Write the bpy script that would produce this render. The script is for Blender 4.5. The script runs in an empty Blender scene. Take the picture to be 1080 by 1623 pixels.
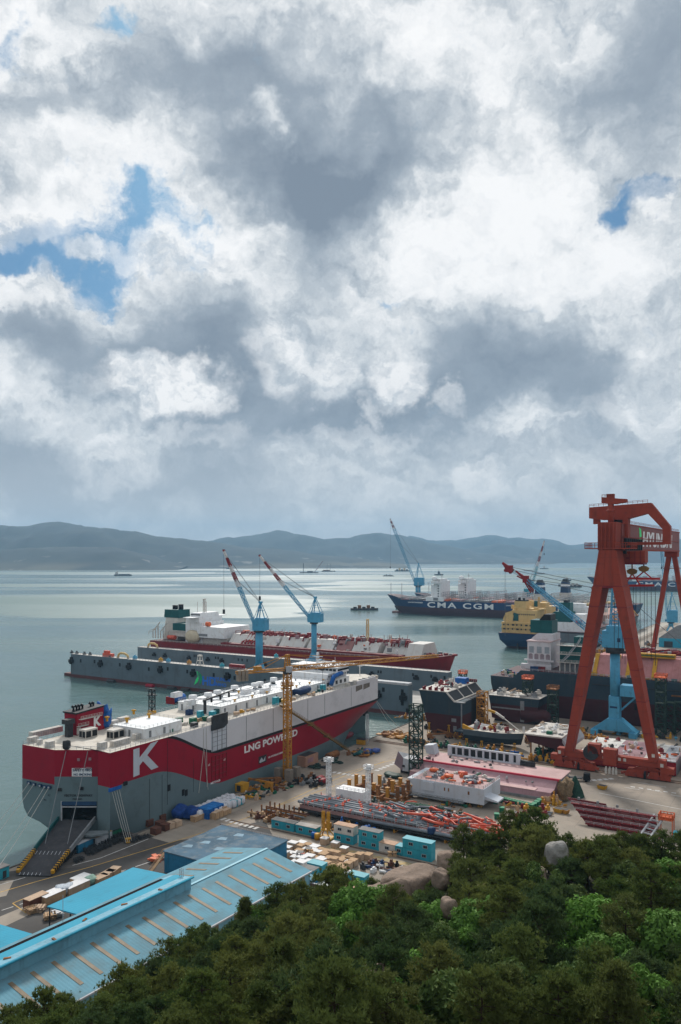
import bpy, math, random
from mathutils import Vector, Matrix, noise
R = math.radians
SC = bpy.context.scene
COL = SC.collection
rnd = random.Random(7)

# ------------------------------------------------------------------ camera
CAM_H = 92.0
cam = bpy.data.cameras.new('camera')
cam.sensor_fit = 'HORIZONTAL'; cam.sensor_width = 36.0; cam.lens = 42.0
cam.shift_y = 68.5 / 1080
cam.clip_start = 0.5; cam.clip_end = 60000
cam_o = bpy.data.objects.new('camera', cam); COL.objects.link(cam_o)
cam_o.location = (0, 0, CAM_H); cam_o.rotation_euler = (R(90), 0, 0)
SC.camera = cam_o
SC.view_settings.view_transform = 'Standard'; SC.view_settings.look = 'None'
SC.view_settings.exposure = 0.14; SC.view_settings.gamma = 1.0
SC.view_settings.use_curve_mapping = False
SC.cycles.use_denoising = True
SC.cycles.max_bounces = 6; SC.cycles.diffuse_bounces = 2; SC.cycles.glossy_bounces = 3
SC.cycles.transmission_bounces = 2; SC.cycles.volume_bounces = 0; SC.cycles.transparent_max_bounces = 4
SC.cycles.sample_clamp_indirect = 4.0

# ------------------------------------------------------------------ node helpers
class T:
    """tiny wrapper to write node trees as expressions"""
    def __init__(s, tree): s.t = tree; s.n = tree.nodes; s.l = tree.links
    def add(s, typ, **kw):
        n = s.n.new(typ)
        for k, v in kw.items(): setattr(n, k, v)
        return n
    def put(s, sock, v):
        if v is None: return
        if hasattr(v, 'is_output'): s.l.new(v, sock)
        else: sock.default_value = v
    def m(s, op, a, b=None, c=None, clamp=False):
        n = s.add('ShaderNodeMath', operation=op, use_clamp=clamp)
        for i, v in enumerate((a, b, c)): s.put(n.inputs[i], v)
        return n.outputs[0]
    def v(s, op, a, b=None, c=None):
        n = s.add('ShaderNodeVectorMath', operation=op)
        for i, x in enumerate((a, b)): s.put(n.inputs[i], x)
        if c is not None: s.put(n.inputs['Scale'], c)
        return n.outputs['Value'] if op in ('LENGTH', 'DOT_PRODUCT', 'DISTANCE') else n.outputs[0]
    def mix(s, f, a, b):
        n = s.add('ShaderNodeMix', data_type='RGBA')
        s.put(n.inputs['Factor'], f); s.put(n.inputs[6], a); s.put(n.inputs[7], b)
        return n.outputs[2]
    def ramp(s, x, lo, hi, a=0.0, b=1.0, smooth=True):
        n = s.add('ShaderNodeMapRange', interpolation_type='SMOOTHSTEP' if smooth else 'LINEAR')
        n.clamp = True
        s.put(n.inputs[0], x)
        for i, v in enumerate((lo, hi, a, b)): s.put(n.inputs[i + 1], v)
        return n.outputs[0]
    def noise(s, vec, scale, detail=4, rough=0.5, dist=0.0, out='Fac'):
        n = s.add('ShaderNodeTexNoise')
        s.put(n.inputs['Vector'], vec)
        n.inputs['Scale'].default_value = scale; n.inputs['Detail'].default_value = detail
        n.inputs['Roughness'].default_value = rough; n.inputs['Distortion'].default_value = dist
        return n.outputs[out]

def c4(c): return (c[0], c[1], c[2], 1.0)

# ------------------------------------------------------------------ sky: Nishita daylight behind a broken cloud deck
SUN_EL, SUN_AZ = 38.0, -4.0           # azimuth clockwise from +Y
def pxdir(px, py):
    d = Vector((px - 540, 1260, 880 - py)); return d.normalized()
world = bpy.data.worlds.new('World'); SC.world = world; world.use_nodes = True
w = T(world.node_tree); w.n.clear()
wout = w.add('ShaderNodeOutputWorld'); wbg = w.add('ShaderNodeBackground')
w.l.new(wbg.outputs[0], wout.inputs[0]); wbg.inputs[1].default_value = 0.1
sky = w.add('ShaderNodeTexSky', sky_type='NISHITA')
sky.sun_disc = False; sky.sun_elevation = R(SUN_EL); sky.sun_rotation = R(SUN_AZ)
sky.altitude = 100; sky.air_density = 1.0; sky.dust_density = 1.2; sky.ozone_density = 1.5
D0 = w.add('ShaderNodeTexCoord').outputs['Generated']
wz = w.add('ShaderNodeSeparateXYZ'); w.l.new(D0, wz.inputs[0]); EL = wz.outputs[2]
n1 = w.noise(D0, 3.2, 2, 0.5, out='Color')
n2 = w.noise(D0, 11.0, 5, 0.58, out='Color')
warp = w.v('ADD', w.v('SCALE', w.v('SUBTRACT', n1, (.5, .5, .5)), None, 0.16),
           w.v('SCALE', w.v('SUBTRACT', n2, (.5, .5, .5)), None, 0.17))
DW = w.v('ADD', D0, warp)
n3 = w.noise(D0, 34.0, 4, 0.6, out='Color')
DWF = w.v('ADD', D0, w.v('ADD', w.v('SCALE', w.v('SUBTRACT', n2, (.5, .5, .5)), None, 0.10),
          w.v('SCALE', w.v('SUBTRACT', n3, (.5, .5, .5)), None, 0.05)))
def blob(px, py, rx, ry, amp, soft=True, vec=None, inner=0.0):
    c = pxdir(px, py); k = Vector((px - 540, 1260, 880 - py)).length
    q = w.v('MULTIPLY', w.v('SUBTRACT', vec or DW, tuple(c)), (k / rx, k / rx * .8, k / ry))
    return w.ramp(w.v('LENGTH', q), inner, 1.0, amp, 0.0)
def total(lst):
    a = lst[0]
    for b in lst[1:]: a = w.m('ADD', a, b)
    return a
# thick grey undersides (px, py, rx, ry, weight)
dark = total([blob(*b) for b in [
    (520, 300, 230, 160, 1.25), (650, 200, 150, 130, .50), (300, 120, 340, 120, .50), (60, 140, 190, 80, .30), (440, 110, 150, 120, .35),
    (1020, 120, 190, 210, .68), (860, 130, 150, 120, .22), (250, 560, 300, 130, .55), (380, 620, 260, 140, .55), (70, 560, 120, 150, .40),
    (640, 640, 280, 130, .72), (790, 560, 150, 120, .45), (930, 600, 190, 150, .70), (60, 760, 300, 90, .48),
    (330, 770, 300, 90, .42), (700, 760, 260, 80, .26), (1000, 760, 200, 90, .20), (1060, 330, 90, 120, .25), (480, 440, 120, 90, .25),
    (-500, 300, 500, 300, .6), (1700, 400, 500, 300, .6)]])
light = total([blob(*b) for b in [
    (180, 260, 220, 90, .30), (440, 225, 40, 60, .55), (590, 240, 60, 40, .40), (300, 400, 330, 80, .50), (760, 400, 260, 150, .60), (830, 250, 150, 150, .40),
    (60, 345, 140, 60, .5), (90, 60, 220, 60, .45), (480, 40, 260, 70, .35), (700, 60, 150, 80, .35), (430, 560, 60, 110, .45),
    (520, 590, 60, 70, .35), (1000, 420, 160, 120, .45), (1050, 640, 70, 90, .35), (860, 670, 130, 45, .30), (20, 640, 120, 60, .30), (60, 470, 160, 60, .35)]])
base = w.noise(w.v('MULTIPLY', DW, (1, 1, 1.7)), 4.2, 5, 0.50)
fine = w.noise(w.v('MULTIPLY', DWF, (1, 1, 1.5)), 15.0, 8, 0.6)
up = (0.010, 0.006, 0.016)
fine2 = w.noise(w.v('MULTIPLY', w.v('ADD', DWF, up), (1, 1, 1.5)), 15.0, 8, 0.6)
relief = w.m('SUBTRACT', fine, fine2)                    # relief lit from above by the hidden sun
low = w.m('ADD', w.m('ADD', w.m('MULTIPLY', w.m('SUBTRACT', base, .5), 1.05), w.m('SUBTRACT', dark, light)), .16)
amp = w.ramp(low, .15, .75, 1.0, .30)                    # undersides are smooth, lit parts are billowy
thick = w.m('ADD', low, w.m('MULTIPLY', amp, w.m('SUBTRACT', w.m('MULTIPLY', w.m('SUBTRACT', fine, .5), .62), w.m('MULTIPLY', relief, 1.7))))
thick = w.m('MULTIPLY', w.m('ADD', thick, .36), .69)
cr = w.add('ShaderNodeValToRGB'); w.l.new(thick, cr.inputs[0])
e = cr.color_ramp.elements
stops = [(0.0, (.95, .955, .96)), (.17, (.86, .875, .89)), (.34, (.68, .715, .745)), (.50, (.50, .55, .60)), (.70, (.325, .38, .445)), (1.0, (.21, .26, .325))]
while len(e) < len(stops): e.new(.5)
for q, (p, c) in zip(e, stops): q.position = p; q.color = c4(c)
cloud = cr.outputs[0]
# small sunlit cumulus in front of the grey
puff = w.m('MAXIMUM', blob(262, 612, 130, 62, 1, vec=DWF, inner=.55), blob(205, 585, 52, 42, 1, vec=DWF, inner=.5))
for b in [(622, 605, 62, 55, .9), (765, 752, 58, 40, .8), (520, 585, 50, 60, .6), (712, 632, 40, 30, .5), (185, 745, 70, 40, .55), (585, 655, 30, 40, .5), (1045, 310, 45, 50, .6), (140, 395, 60, 26, .7), (60, 462, 120, 40, .6), (270, 412, 130, 34, .6), (450, 560, 66, 90, .5), (1000, 640, 60, 60, .4), (860, 676, 110, 26, .45), (40, 350, 110, 36, .5), (330, 690, 120, 26, .3), (560, 700, 130, 24, .3)]:
    puff = w.m('MAXIMUM', puff, blob(*b, vec=DWF, inner=.45))
pshade = w.m('ADD', .66, w.m('ADD', w.m('MULTIPLY', w.m('SUBTRACT', .52, fine), 1.6), w.m('MULTIPLY', relief, 5.0)), clamp=True)
pcol = w.mix(pshade, (.52, .575, .63, 1), (.95, .95, .95, 1))
cloud = w.mix(puff, cloud, pcol)
# haze of low cloud towards the horizon
cloud = w.mix(w.ramp(EL, .17, .0, 0, .66), cloud, (.66, .67, .675, 1))
gap = total([blob(*b) for b in [(120, 395, 290, 78, 1.2), (230, 340, 140, 58, .95), (205, 22, 80, 62, 1.0), (30, 50, 80, 46, .85), (60, 420, 150, 50, .5), (1010, 285, 95, 50, 1.1), (640, 482, 60, 16, .5), (20, 420, 90, 40, .7), (330, 370, 60, 30, .5), (800, 470, 40, 25, .35)]])
gap = w.m('ADD', gap, w.m('MULTIPLY', w.m('SUBTRACT', .5, fine), 2.0))
gap = w.m('MULTIPLY', w.ramp(gap, .26, 1.05, 0, 1), .94)
gap = w.m('MULTIPLY', gap, w.m('SUBTRACT', 1, puff))
lit = w.v('SCALE', cloud, None, 9.5)
final = w.mix(gap, lit, w.v('MULTIPLY', sky.outputs[0], (.17, .36, .52)))
w.l.new(final, wbg.inputs[0])

sun = bpy.data.lights.new('sun', 'SUN'); sun.energy = 3.2; sun.angle = R(9); sun.color = (1.0, .95, .88)
sun_o = bpy.data.objects.new('sun', sun); COL.objects.link(sun_o)
sd = Vector((math.sin(R(SUN_AZ)) * math.cos(R(SUN_EL)), math.cos(R(SUN_AZ)) * math.cos(R(SUN_EL)), math.sin(R(SUN_EL))))
sun_o.rotation_euler = sd.to_track_quat('Z', 'Y').to_euler(); sun_o.location = (0, 0, 300)

# ------------------------------------------------------------------ yard frame: u runs along the gantry rails, v across them
ROT = R(-31.26); CU, SU = math.cos(ROT), math.sin(ROT)
def yard(u, v, z=0.0): return Vector((u * CU - v * SU, u * SU + v * CU, z))
def UV(px, py, z=0.0):
    """where the sight line through a point of the photo meets height z, in yard coordinates"""
    k = (CAM_H - z) / (py - 880); X = (px - 540) * k; Y = 1260 * k
    return (X * CU + Y * SU, -X * SU + Y * CU)
def UVY(px, py, Y):
    X = (px - 540) / 1260 * Y
    return (X * CU + Y * SU, -X * SU + Y * CU, CAM_H - (py - 880) / 1260 * Y)

# ------------------------------------------------------------------ materials
MATS = {}
def mat(name, col, rough=.6, var=.18, scale=.35, col2=None, metal=0.0, streak=False, bump=0.0, mask=(.45, .75), wave=None):
    if name in MATS: return MATS[name]
    m = bpy.data.materials.new(name); m.use_nodes = True; MATS[name] = m
    t = T(m.node_tree); b = t.n['Principled BSDF']
    b.inputs['Roughness'].default_value = rough; b.inputs['Metallic'].default_value = metal; b.inputs['Specular IOR Level'].default_value = .18
    P = t.add('ShaderNodeTexCoord').outputs['Object']
    n = t.noise(P, scale, 6, .62)
    dirt = col2 or tuple(c * .45 for c in col)
    c = t.mix(t.ramp(n, .3, .75), c4(tuple(x * (1 + var) for x in col)), c4(tuple(x * (1 - var) for x in col)))
    if streak:
        s = t.noise(t.v('MULTIPLY', P, (1, 1, .07)), scale * 5, 4, .6)
        c = t.mix(t.m('MULTIPLY', t.ramp(s, .52, .78), .55), c, c4(dirt))
    n2 = t.noise(P, scale * 3.1, 5, .65)
    c = t.mix(t.m('MULTIPLY', t.ramp(n2, mask[0] + .05, mask[1]), .6 if col2 else .35), c, c4(dirt))
    if wave:      # corrugation / panel seams: (axis, period, depth)
        sx = t.add('ShaderNodeSeparateXYZ'); t.l.new(P, sx.inputs[0])
        f = t.m('FRACT', t.m('DIVIDE', sx.outputs[wave[0]], wave[1]))
        if wave[2] > 0:
            h = t.m('ABSOLUTE', t.m('SUBTRACT', f, .5))
            bp = t.add('ShaderNodeBump'); bp.inputs['Distance'].default_value = wave[2]; bp.inputs['Strength'].default_value = .8
            t.l.new(h, bp.inputs['Height']); t.l.new(bp.outputs[0], b.inputs['Normal'])
        else:
            c = t.mix(t.m('MULTIPLY', t.m('LESS_THAN', f, -wave[2]), .4), c, c4(dirt))
    elif bump:
        bp = t.add('ShaderNodeBump'); bp.inputs['Distance'].default_value = bump
        t.l.new(n2, bp.inputs['Height']); t.l.new(bp.outputs[0], b.inputs['Normal'])
    t.l.new(c, b.inputs['Base Color'])
    return m

RUST = (.16, .07, .035)
white = mat('white_paint', (.72, .73, .74), .5, .05, .12, (.42, .38, .33), streak=True)
shipwhite = mat('ship_white_paint', (.60, .595, .62), .45, .04, .05, (.42, .42, .44), wave=(1, 12.5, -.006))
offwhite = mat('weathered_white', (.52, .49, .45), .7, .15, .3, (.28, .20, .14))
whiteroof = mat('white_deck_paint', (.74, .76, .77), .55, .06, .15, (.5, .5, .48))
cream = mat('cream_deck', (.52, .48, .42), .75, .15, .18, (.33, .25, .19))
red = mat('ship_red_paint', (.27, .004, .020), .42, .07, .06, (.17, .006, .02), wave=(1, 12.5, -.006))
grey = mat('ship_grey_paint', (.125, .175, .19), .5, .06, .06, (.085, .11, .115), wave=(1, 12.5, -.006))
dockgrey = mat('dock_grey_paint', (.105, .14, .165), .6, .10, .05, (.07, .075, .075), streak=True)
navy = mat('navy_paint', (.012, .040, .10), .5, .12, .05, (.03, .04, .06), streak=True)
slate = mat('slate_primer', (.025, .045, .062), .6, .15, .07, (.05, .06, .065), streak=True)
maroon = mat('maroon_primer', (.058, .016, .020), .6, .15, .08, (.05, .03, .03), streak=True)
antifoul = mat('antifouling', (.10, .035, .035), .65, .2, .08, (.06, .05, .045), streak=True)
crimson = mat('crimson_primer', (.22, .014, .018), .55, .12, .2, (.12, .03, .03))
brick = mat('gantry_red', (.27, .044, .024), .7, .12, .10, (.14, .035, .025), streak=True, wave=(2, 7.0, -.03))
jibblue = mat('crane_blue', (.075, .30, .47), .45, .08, .15, (.05, .15, .22), streak=True)
shedblue = mat('shed_roof_blue', (.16, .40, .50), .45, .07, .09, (.12, .30, .36), wave=(0, .9, .05))
canopyblue = mat('canopy_blue', (.035, .29, .42), .75, .06, .08, (.03, .2, .28), wave=(0, .9, .05))
shedwall = mat('shed_wall_blue', (.17, .37, .47), .55, .10, .12, (.10, .20, .24), wave=(1, 1.1, .06), streak=True)
flatroof = mat('flat_roof_blue', (.06, .115, .165), .85, .35, .10, (.16, .19, .21), mask=(.42, .62))
wallblue = mat('building_blue', (.02, .15, .27), .55, .12, .2, (.01, .07, .12), streak=True)
turq = mat('cabin_turquoise', (.03, .29, .37), .5, .12, .3, (.02, .15, .2), streak=True)
deepblue = mat('tarp_blue', (.012, .10, .34), .5, .25, .5, (.01, .05, .2), bump=.25)
navytarp = mat('tarp_navy', (.015, .04, .11), .6, .3, .5, bump=.25)
teal = mat('teal_paint', (.010, .085, .088), .5, .14, .15, streak=True)
yellow = mat('yellow_paint', (.50, .26, .02), .5, .15, .4, (.25, .12, .03), streak=True)
buff = mat('buff_primer', (.58, .40, .17), .6, .10, .1, (.42, .26, .10), streak=True)
amber = mat('crane_amber', (.42, .19, .025), .55, .18, .4, (.20, .08, .02))
rust = mat('rusty_steel', (.20, .085, .03), .8, .3, .4, (.09, .04, .025))
brown = mat('brown_crate', (.11, .045, .03), .7, .2, .5)
green = mat('green_paint', (.012, .11, .06), .55, .25, .5)
dgreen = mat('lattice_green', (.022, .045, .034), .6, .25, .4)
black = mat('black_steel', (.012, .013, .015), .5, .3, .5)
dark = mat('dark_steel', (.035, .038, .042), .6, .3, .5, (.07, .045, .03))
midgrey = mat('grey_steel', (.20, .21, .22), .6, .2, .4, (.12, .09, .07))
palegrey = mat('pale_grey_steel', (.38, .39, .41), .6, .15, .2, (.24, .2, .18))
glass = mat('window_glass', (.015, .022, .03), .12, .1, .3)
paleglass = mat('pale_window', (.30, .33, .36), .3, .1, .3)
wood = mat('crate_wood', (.40, .26, .15), .8, .2, .8, (.22, .13, .07))
carton = mat('carton', (.46, .33, .23), .8, .15, .6, (.3, .2, .13))
sheet = mat('white_sheet', (.66, .65, .65), .55, .10, .6, (.45, .43, .42), bump=.15)
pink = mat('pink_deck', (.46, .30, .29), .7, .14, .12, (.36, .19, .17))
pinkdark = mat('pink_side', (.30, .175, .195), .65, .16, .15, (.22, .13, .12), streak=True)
salmon = mat('salmon_deck', (.42, .19, .185), .7, .12, .1, (.28, .11, .09), wave=(1, 3.2, -.06))
crimsonline = mat('crimson_stripe', (.42, .02, .05), .55, .08, .2)
palewhite = mat('pale_blue_white', (.50, .53, .58), .5, .06, .1, (.4, .38, .37), streak=True)
orange = mat('orange_paint', (.62, .13, .045), .5, .15, .5, (.35, .08, .03))
orangered = mat('orange_red_pipe', (.60, .10, .055), .45, .15, .4, (.35, .07, .05))
pipegrey = mat('pipe_grey', (.17, .19, .215), .45, .2, .3, (.26, .26, .27))
darkred = mat('dark_red_paint', (.16, .014, .018), .5, .18, .25, (.09, .02, .02))
mooring = mat('mooring_rope', (.52, .50, .46), .8, .1, 1)
cable = mat('steel_cable', (.10, .11, .12), .5, .1, 1)
rubber = mat('rubber', (.012, .012, .012), .8, .2, 1)
asphaltramp = mat('ramp_deck', (.05, .05, .055), .8, .2, .25, (.09, .085, .08))
olive = mat('olive_stair', (.20, .12, .035), .7, .2, .4)
canvas = mat('roof_rust', (.42, .26, .17), .7, .2, .5, (.25, .12, .06))
skyl = mat('skylight_panel', (.19, .145, .095), .6, .22, .5, (.18, .13, .08))
blueletter = mat('blue_letters', (.03, .16, .60), .5, .05, 1)
greenmark = mat('green_mark', (.05, .75, .22), .5, .1, 1)
whiteletter = mat('white_letters', (.74, .74, .74), .5, .05, 1)
stripew = mat('striped_white', (.62, .60, .60), .5, .1, 1)

# ------------------------------------------------------------------ mesh builder
class MB:
    def __init__(s): s.v = []; s.f = []; s.mi = []; s.m = 0; s.sm = []
    def face(s, idx, smooth=False): s.f.append(tuple(idx)); s.mi.append(s.m); s.sm.append(smooth)
    def quad(s, *pts):
        n = len(s.v); s.v += [tuple(p) for p in pts]; s.face(range(n, n + len(pts)))
    def box(s, x0, x1, y0, y1, z0, z1, tx=0.0, ty=0.0):
        n = len(s.v)
        s.v += [(x0, y0, z0), (x1, y0, z0), (x1, y1, z0), (x0, y1, z0), (x0 + tx, y0 + ty, z1), (x1 - tx, y0 + ty, z1), (x1 - tx, y1 - ty, z1), (x0 + tx, y1 - ty, z1)]
        for q in ((3, 2, 1, 0), (4, 5, 6, 7), (0, 1, 5, 4), (1, 2, 6, 5), (2, 3, 7, 6), (3, 0, 4, 7)): s.face([n + i for i in q])
        return s
    def cbox(s, c, sx, sy, sz, rz=0.0):
        n0 = len(s.v); s.box(-sx / 2, sx / 2, -sy / 2, sy / 2, 0, sz)
        cr, sr = math.cos(rz), math.sin(rz)
        for i in range(n0, len(s.v)):
            x, y, z = s.v[i]; s.v[i] = (c[0] + x * cr - y * sr, c[1] + x * sr + y * cr, c[2] + z)
        return s
    def bar(s, p, q, w, h=None, w2=None, h2=None, up=(0, 0, 1)):
        """beam of rectangular section w x h from p to q, may taper to w2 x h2"""
        h = h or w; w2 = w2 or w; h2 = h2 or h
        p, q = Vector(p), Vector(q); d = (q - p).normalized(); u = Vector(up)
        a = d.cross(u)
        if a.length < 1e-4: a = d.cross(Vector((0, 1, 0)))
        a.normalize(); b = a.cross(d).normalized(); n = len(s.v)
        for c, ww, hh in ((p, w, h), (q, w2, h2)):
            for i, j in ((-1, -1), (1, -1), (1, 1), (-1, 1)): s.v.append(tuple(c + a * (i * ww / 2) + b * (j * hh / 2)))
        for k in ((3, 2, 1, 0), (4, 5, 6, 7), (0, 1, 5, 4), (1, 2, 6, 5), (2, 3, 7, 6), (3, 0, 4, 7)): s.face([n + i for i in k])
        return s
    def tube(s, pts, r, n=8, cap=True, r2=None):
        pts = [Vector(p) for p in pts]; k0 = len(s.v); m = len(pts)
        for i, p in enumerate(pts):
            d = (pts[min(i + 1, m - 1)] - pts[max(i - 1, 0)]).normalized()
            a = d.cross(Vector((0, 0, 1)))
            if a.length < 1e-3: a = Vector((1, 0, 0))
            a.normalize(); b = a.cross(d)
            rr = r if r2 is None else r + (r2 - r) * i / (m - 1)
            for j in range(n):
                t = 2 * math.pi * j / n; s.v.append(tuple(p + a * (math.cos(t) * rr) + b * (math.sin(t) * rr)))
        for i in range(m - 1):
            for j in range(n):
                j2 = (j + 1) % n; s.face((k0 + i * n + j2, k0 + i * n + j, k0 + (i + 1) * n + j, k0 + (i + 1) * n + j2), n > 5)
        if cap:
            s.face([k0 + j for j in range(n)]); s.face([k0 + (m - 1) * n + j for j in reversed(range(n))])
        return s
    def prism(s, poly, z0, z1, axis='z'):
        """extrude a 2-D polygon; axis z: (x, y); axis y: polygon in (x, z) from y=z0..z1; axis x: polygon in (y, z)"""
        n = len(s.v); k = len(poly)
        for z in (z0, z1):
            for a, b in poly: s.v.append((a, b, z) if axis == 'z' else (a, z, b) if axis == 'y' else (z, a, b))
        fl = axis == 'y'
        bot = [n + i for i in range(k)]; top = [n + k + i for i in range(k)]
        s.face(bot if fl else bot[::-1]); s.face(top[::-1] if fl else top)
        for i in range(k):
            j = (i + 1) % k; q = (n + i, n + j, n + k + j, n + k + i); s.face(q[::-1] if fl else q)
        return s
    def lathe(s, prof, n=12, c=(0, 0, 0)):
        k0 = len(s.v)
        for r, z in prof:
            for j in range(n):
                t = 2 * math.pi * j / n; s.v.append((c[0] + r * math.cos(t), c[1] + r * math.sin(t), c[2] + z))
        for i in range(len(prof) - 1):
            for j in range(n):
                j2 = (j + 1) % n; s.face((k0 + i * n + j, k0 + i * n + j2, k0 + (i + 1) * n + j2, k0 + (i + 1) * n + j), True)
        return s
    def lattice(s, p, q, w, h=None, bay=3.0, t=.25, w2=None, h2=None, up=(0, 0, 1), br=None):
        """square truss from p to q: four chords with zig-zag bracing"""
        h = h or w; w2 = w2 or w; h2 = h2 or h; br = br or t * .6
        p, q = Vector(p), Vector(q); d = q - p; L = d.length; d.normalize(); u = Vector(up)
        a = d.cross(u)
        if a.length < 1e-4: a = d.cross(Vector((0, 1, 0)))
        a.normalize(); b = a.cross(d).normalized(); n = max(2, int(round(L / bay)))
        ring = []
        for i in range(n + 1):
            f = i / n; ww = w + (w2 - w) * f; hh = h + (h2 - h) * f; c = p + d * (L * f)
            ring.append([c + a * (i2 * ww / 2) + b * (j2 * hh / 2) for i2, j2 in ((-1, -1), (1, -1), (1, 1), (-1, 1))])
        for k in range(4): s.bar(ring[0][k], ring[n][k], t, up=b)
        for i in range(n):
            for k in range(4):
                k2 = (k + 1) % 4
                s.bar(ring[i][k], ring[i + 1][k2], br, up=(.3, .5, .8)) if (i + k) % 2 else s.bar(ring[i][k2], ring[i + 1][k], br, up=(.3, .5, .8))
                s.bar(ring[i + 1][k], ring[i + 1][k2], br, up=(.3, .5, .8))
        return s
    def rail(s, pts, h=1.1, t=.07, step=2.5, rails=(1.0, .55)):
        pts = [Vector(p) for p in pts]
        for a, b in zip(pts, pts[1:]):
            n = max(1, int((b - a).length / step))
            for i in range(n + 1):
                p = a + (b - a) * (i / n); s.bar(p, p + Vector((0, 0, h)), t)
            for r in rails: s.bar(a + Vector((0, 0, h * r)), b + Vector((0, 0, h * r)), t)
        return s
    def blobm(s, c, rx, ry, rz, seed=0, amp=.18, n=10, m=7, freq=1.3):
        """lumpy covered shape standing on c"""
        k0 = len(s.v)
        for i in range(m + 1):
            th = math.pi * i / m
            for j in range(n):
                ph = 2 * math.pi * j / n
                d = Vector((math.sin(th) * math.cos(ph), math.sin(th) * math.sin(ph), math.cos(th)))
                k = 1 + amp * noise.noise(d * freq + Vector((seed * 3.7, seed, 1.1)))
                sq = lambda t: math.copysign(abs(t) ** .72, t)
                s.v.append((c[0] + rx * sq(d.x) * k, c[1] + ry * sq(d.y) * k, c[2] + rz * (1 + sq(d.z)) * k * .5))
        for i in range(m):
            for j in range(n):
                j2 = (j + 1) % n; s.face((k0 + i * n + j, k0 + (i + 1) * n + j, k0 + (i + 1) * n + j2, k0 + i * n + j2), True)
        return s
    def mesh(s, name, mats):
        me = bpy.data.meshes.new(name); me.from_pydata(s.v, [], s.f)
        ml = mats if isinstance(mats, (list, tuple)) else [mats]
        for m in ml: me.materials.append(m)
        me.polygons.foreach_set('material_index', s.mi); me.polygons.foreach_set('use_smooth', s.sm)
        me.update(); return me
    def build(s, name, mats, parent=None):
        o = bpy.data.objects.new(name, s.mesh(name, mats)); COL.objects.link(o)
        if parent: o.parent = parent
        return o

def tag(o, label=None, cat=None, group=None, kind=None):
    for k, v in (('label', label), ('category', cat), ('group', group), ('kind', kind)):
        if v: o[k] = v
    return o
def thing(name, label, cat, u, v, z=0.0, rot=0.0, group=None, world_xy=False):
    o = bpy.data.objects.new(name, None); COL.objects.link(o); o.empty_display_size = 1
    o.location = (u, v, z) if world_xy else yard(u, v, z)
    o.rotation_euler = (0, 0, rot if world_xy else ROT + rot)
    return tag(o, label, cat, group)
def single(name, label, cat, mb, mats, u, v, z=0.0, rot=0.0, group=None):
    o = mb.build(name, mats); o.location = yard(u, v, z); o.rotation_euler = (0, 0, ROT + rot)
    return tag(o, label, cat, group)
KIDS = {}
def dup(root, u, v, z=0.0, rot=0.0, label=None, group=None, scale=None, world_xy=False):
    """a copy of a thing with copies of its parts and sub-parts"""
    if root.name not in KIDS:
        KIDS[root.name] = [(c, list(c.children)) for c in root.children]
    r = root.copy(); COL.objects.link(r)
    r.location = (u, v, z) if world_xy else yard(u, v, z); r.rotation_euler = (0, 0, rot if world_xy else ROT + rot)
    if scale: r.scale = (scale,) * 3 if not isinstance(scale, tuple) else scale
    if label: r['label'] = label
    if group: r['group'] = group
    for ch, gs in KIDS[root.name]:
        c = ch.copy(); COL.objects.link(c); c.parent = r
        for g in gs:
            d = g.copy(); COL.objects.link(d); d.parent = c
    return r
def lettering(text, size, m, parent, loc, rx=90, rz=0, sx=1.0, bold=.02, depth=.04, name='lettering', space=1.0, shear=0.0):
    """writing as real raised letters (mesh), baseline-left at loc, facing -y turned by rz"""
    cu = bpy.data.curves.new(name, 'FONT'); cu.body = text; cu.size = size; cu.offset = bold * size; cu.extrude = depth
    cu.space_character = space; cu.shear = shear; cu.resolution_u = 3
    o = bpy.data.objects.new(name, cu); COL.objects.link(o)
    dg = bpy.context.evaluated_depsgraph_get(); me = bpy.data.meshes.new_from_object(o.evaluated_get(dg))
    bpy.data.objects.remove(o)
    me.materials.clear(); me.materials.append(m)
    q = bpy.data.objects.new(name, me); COL.objects.link(q); q.parent = parent
    q.location = loc; q.rotation_euler = (R(rx), 0, R(rz)); q.scale = (sx, 1, 1)
    return q

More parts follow.
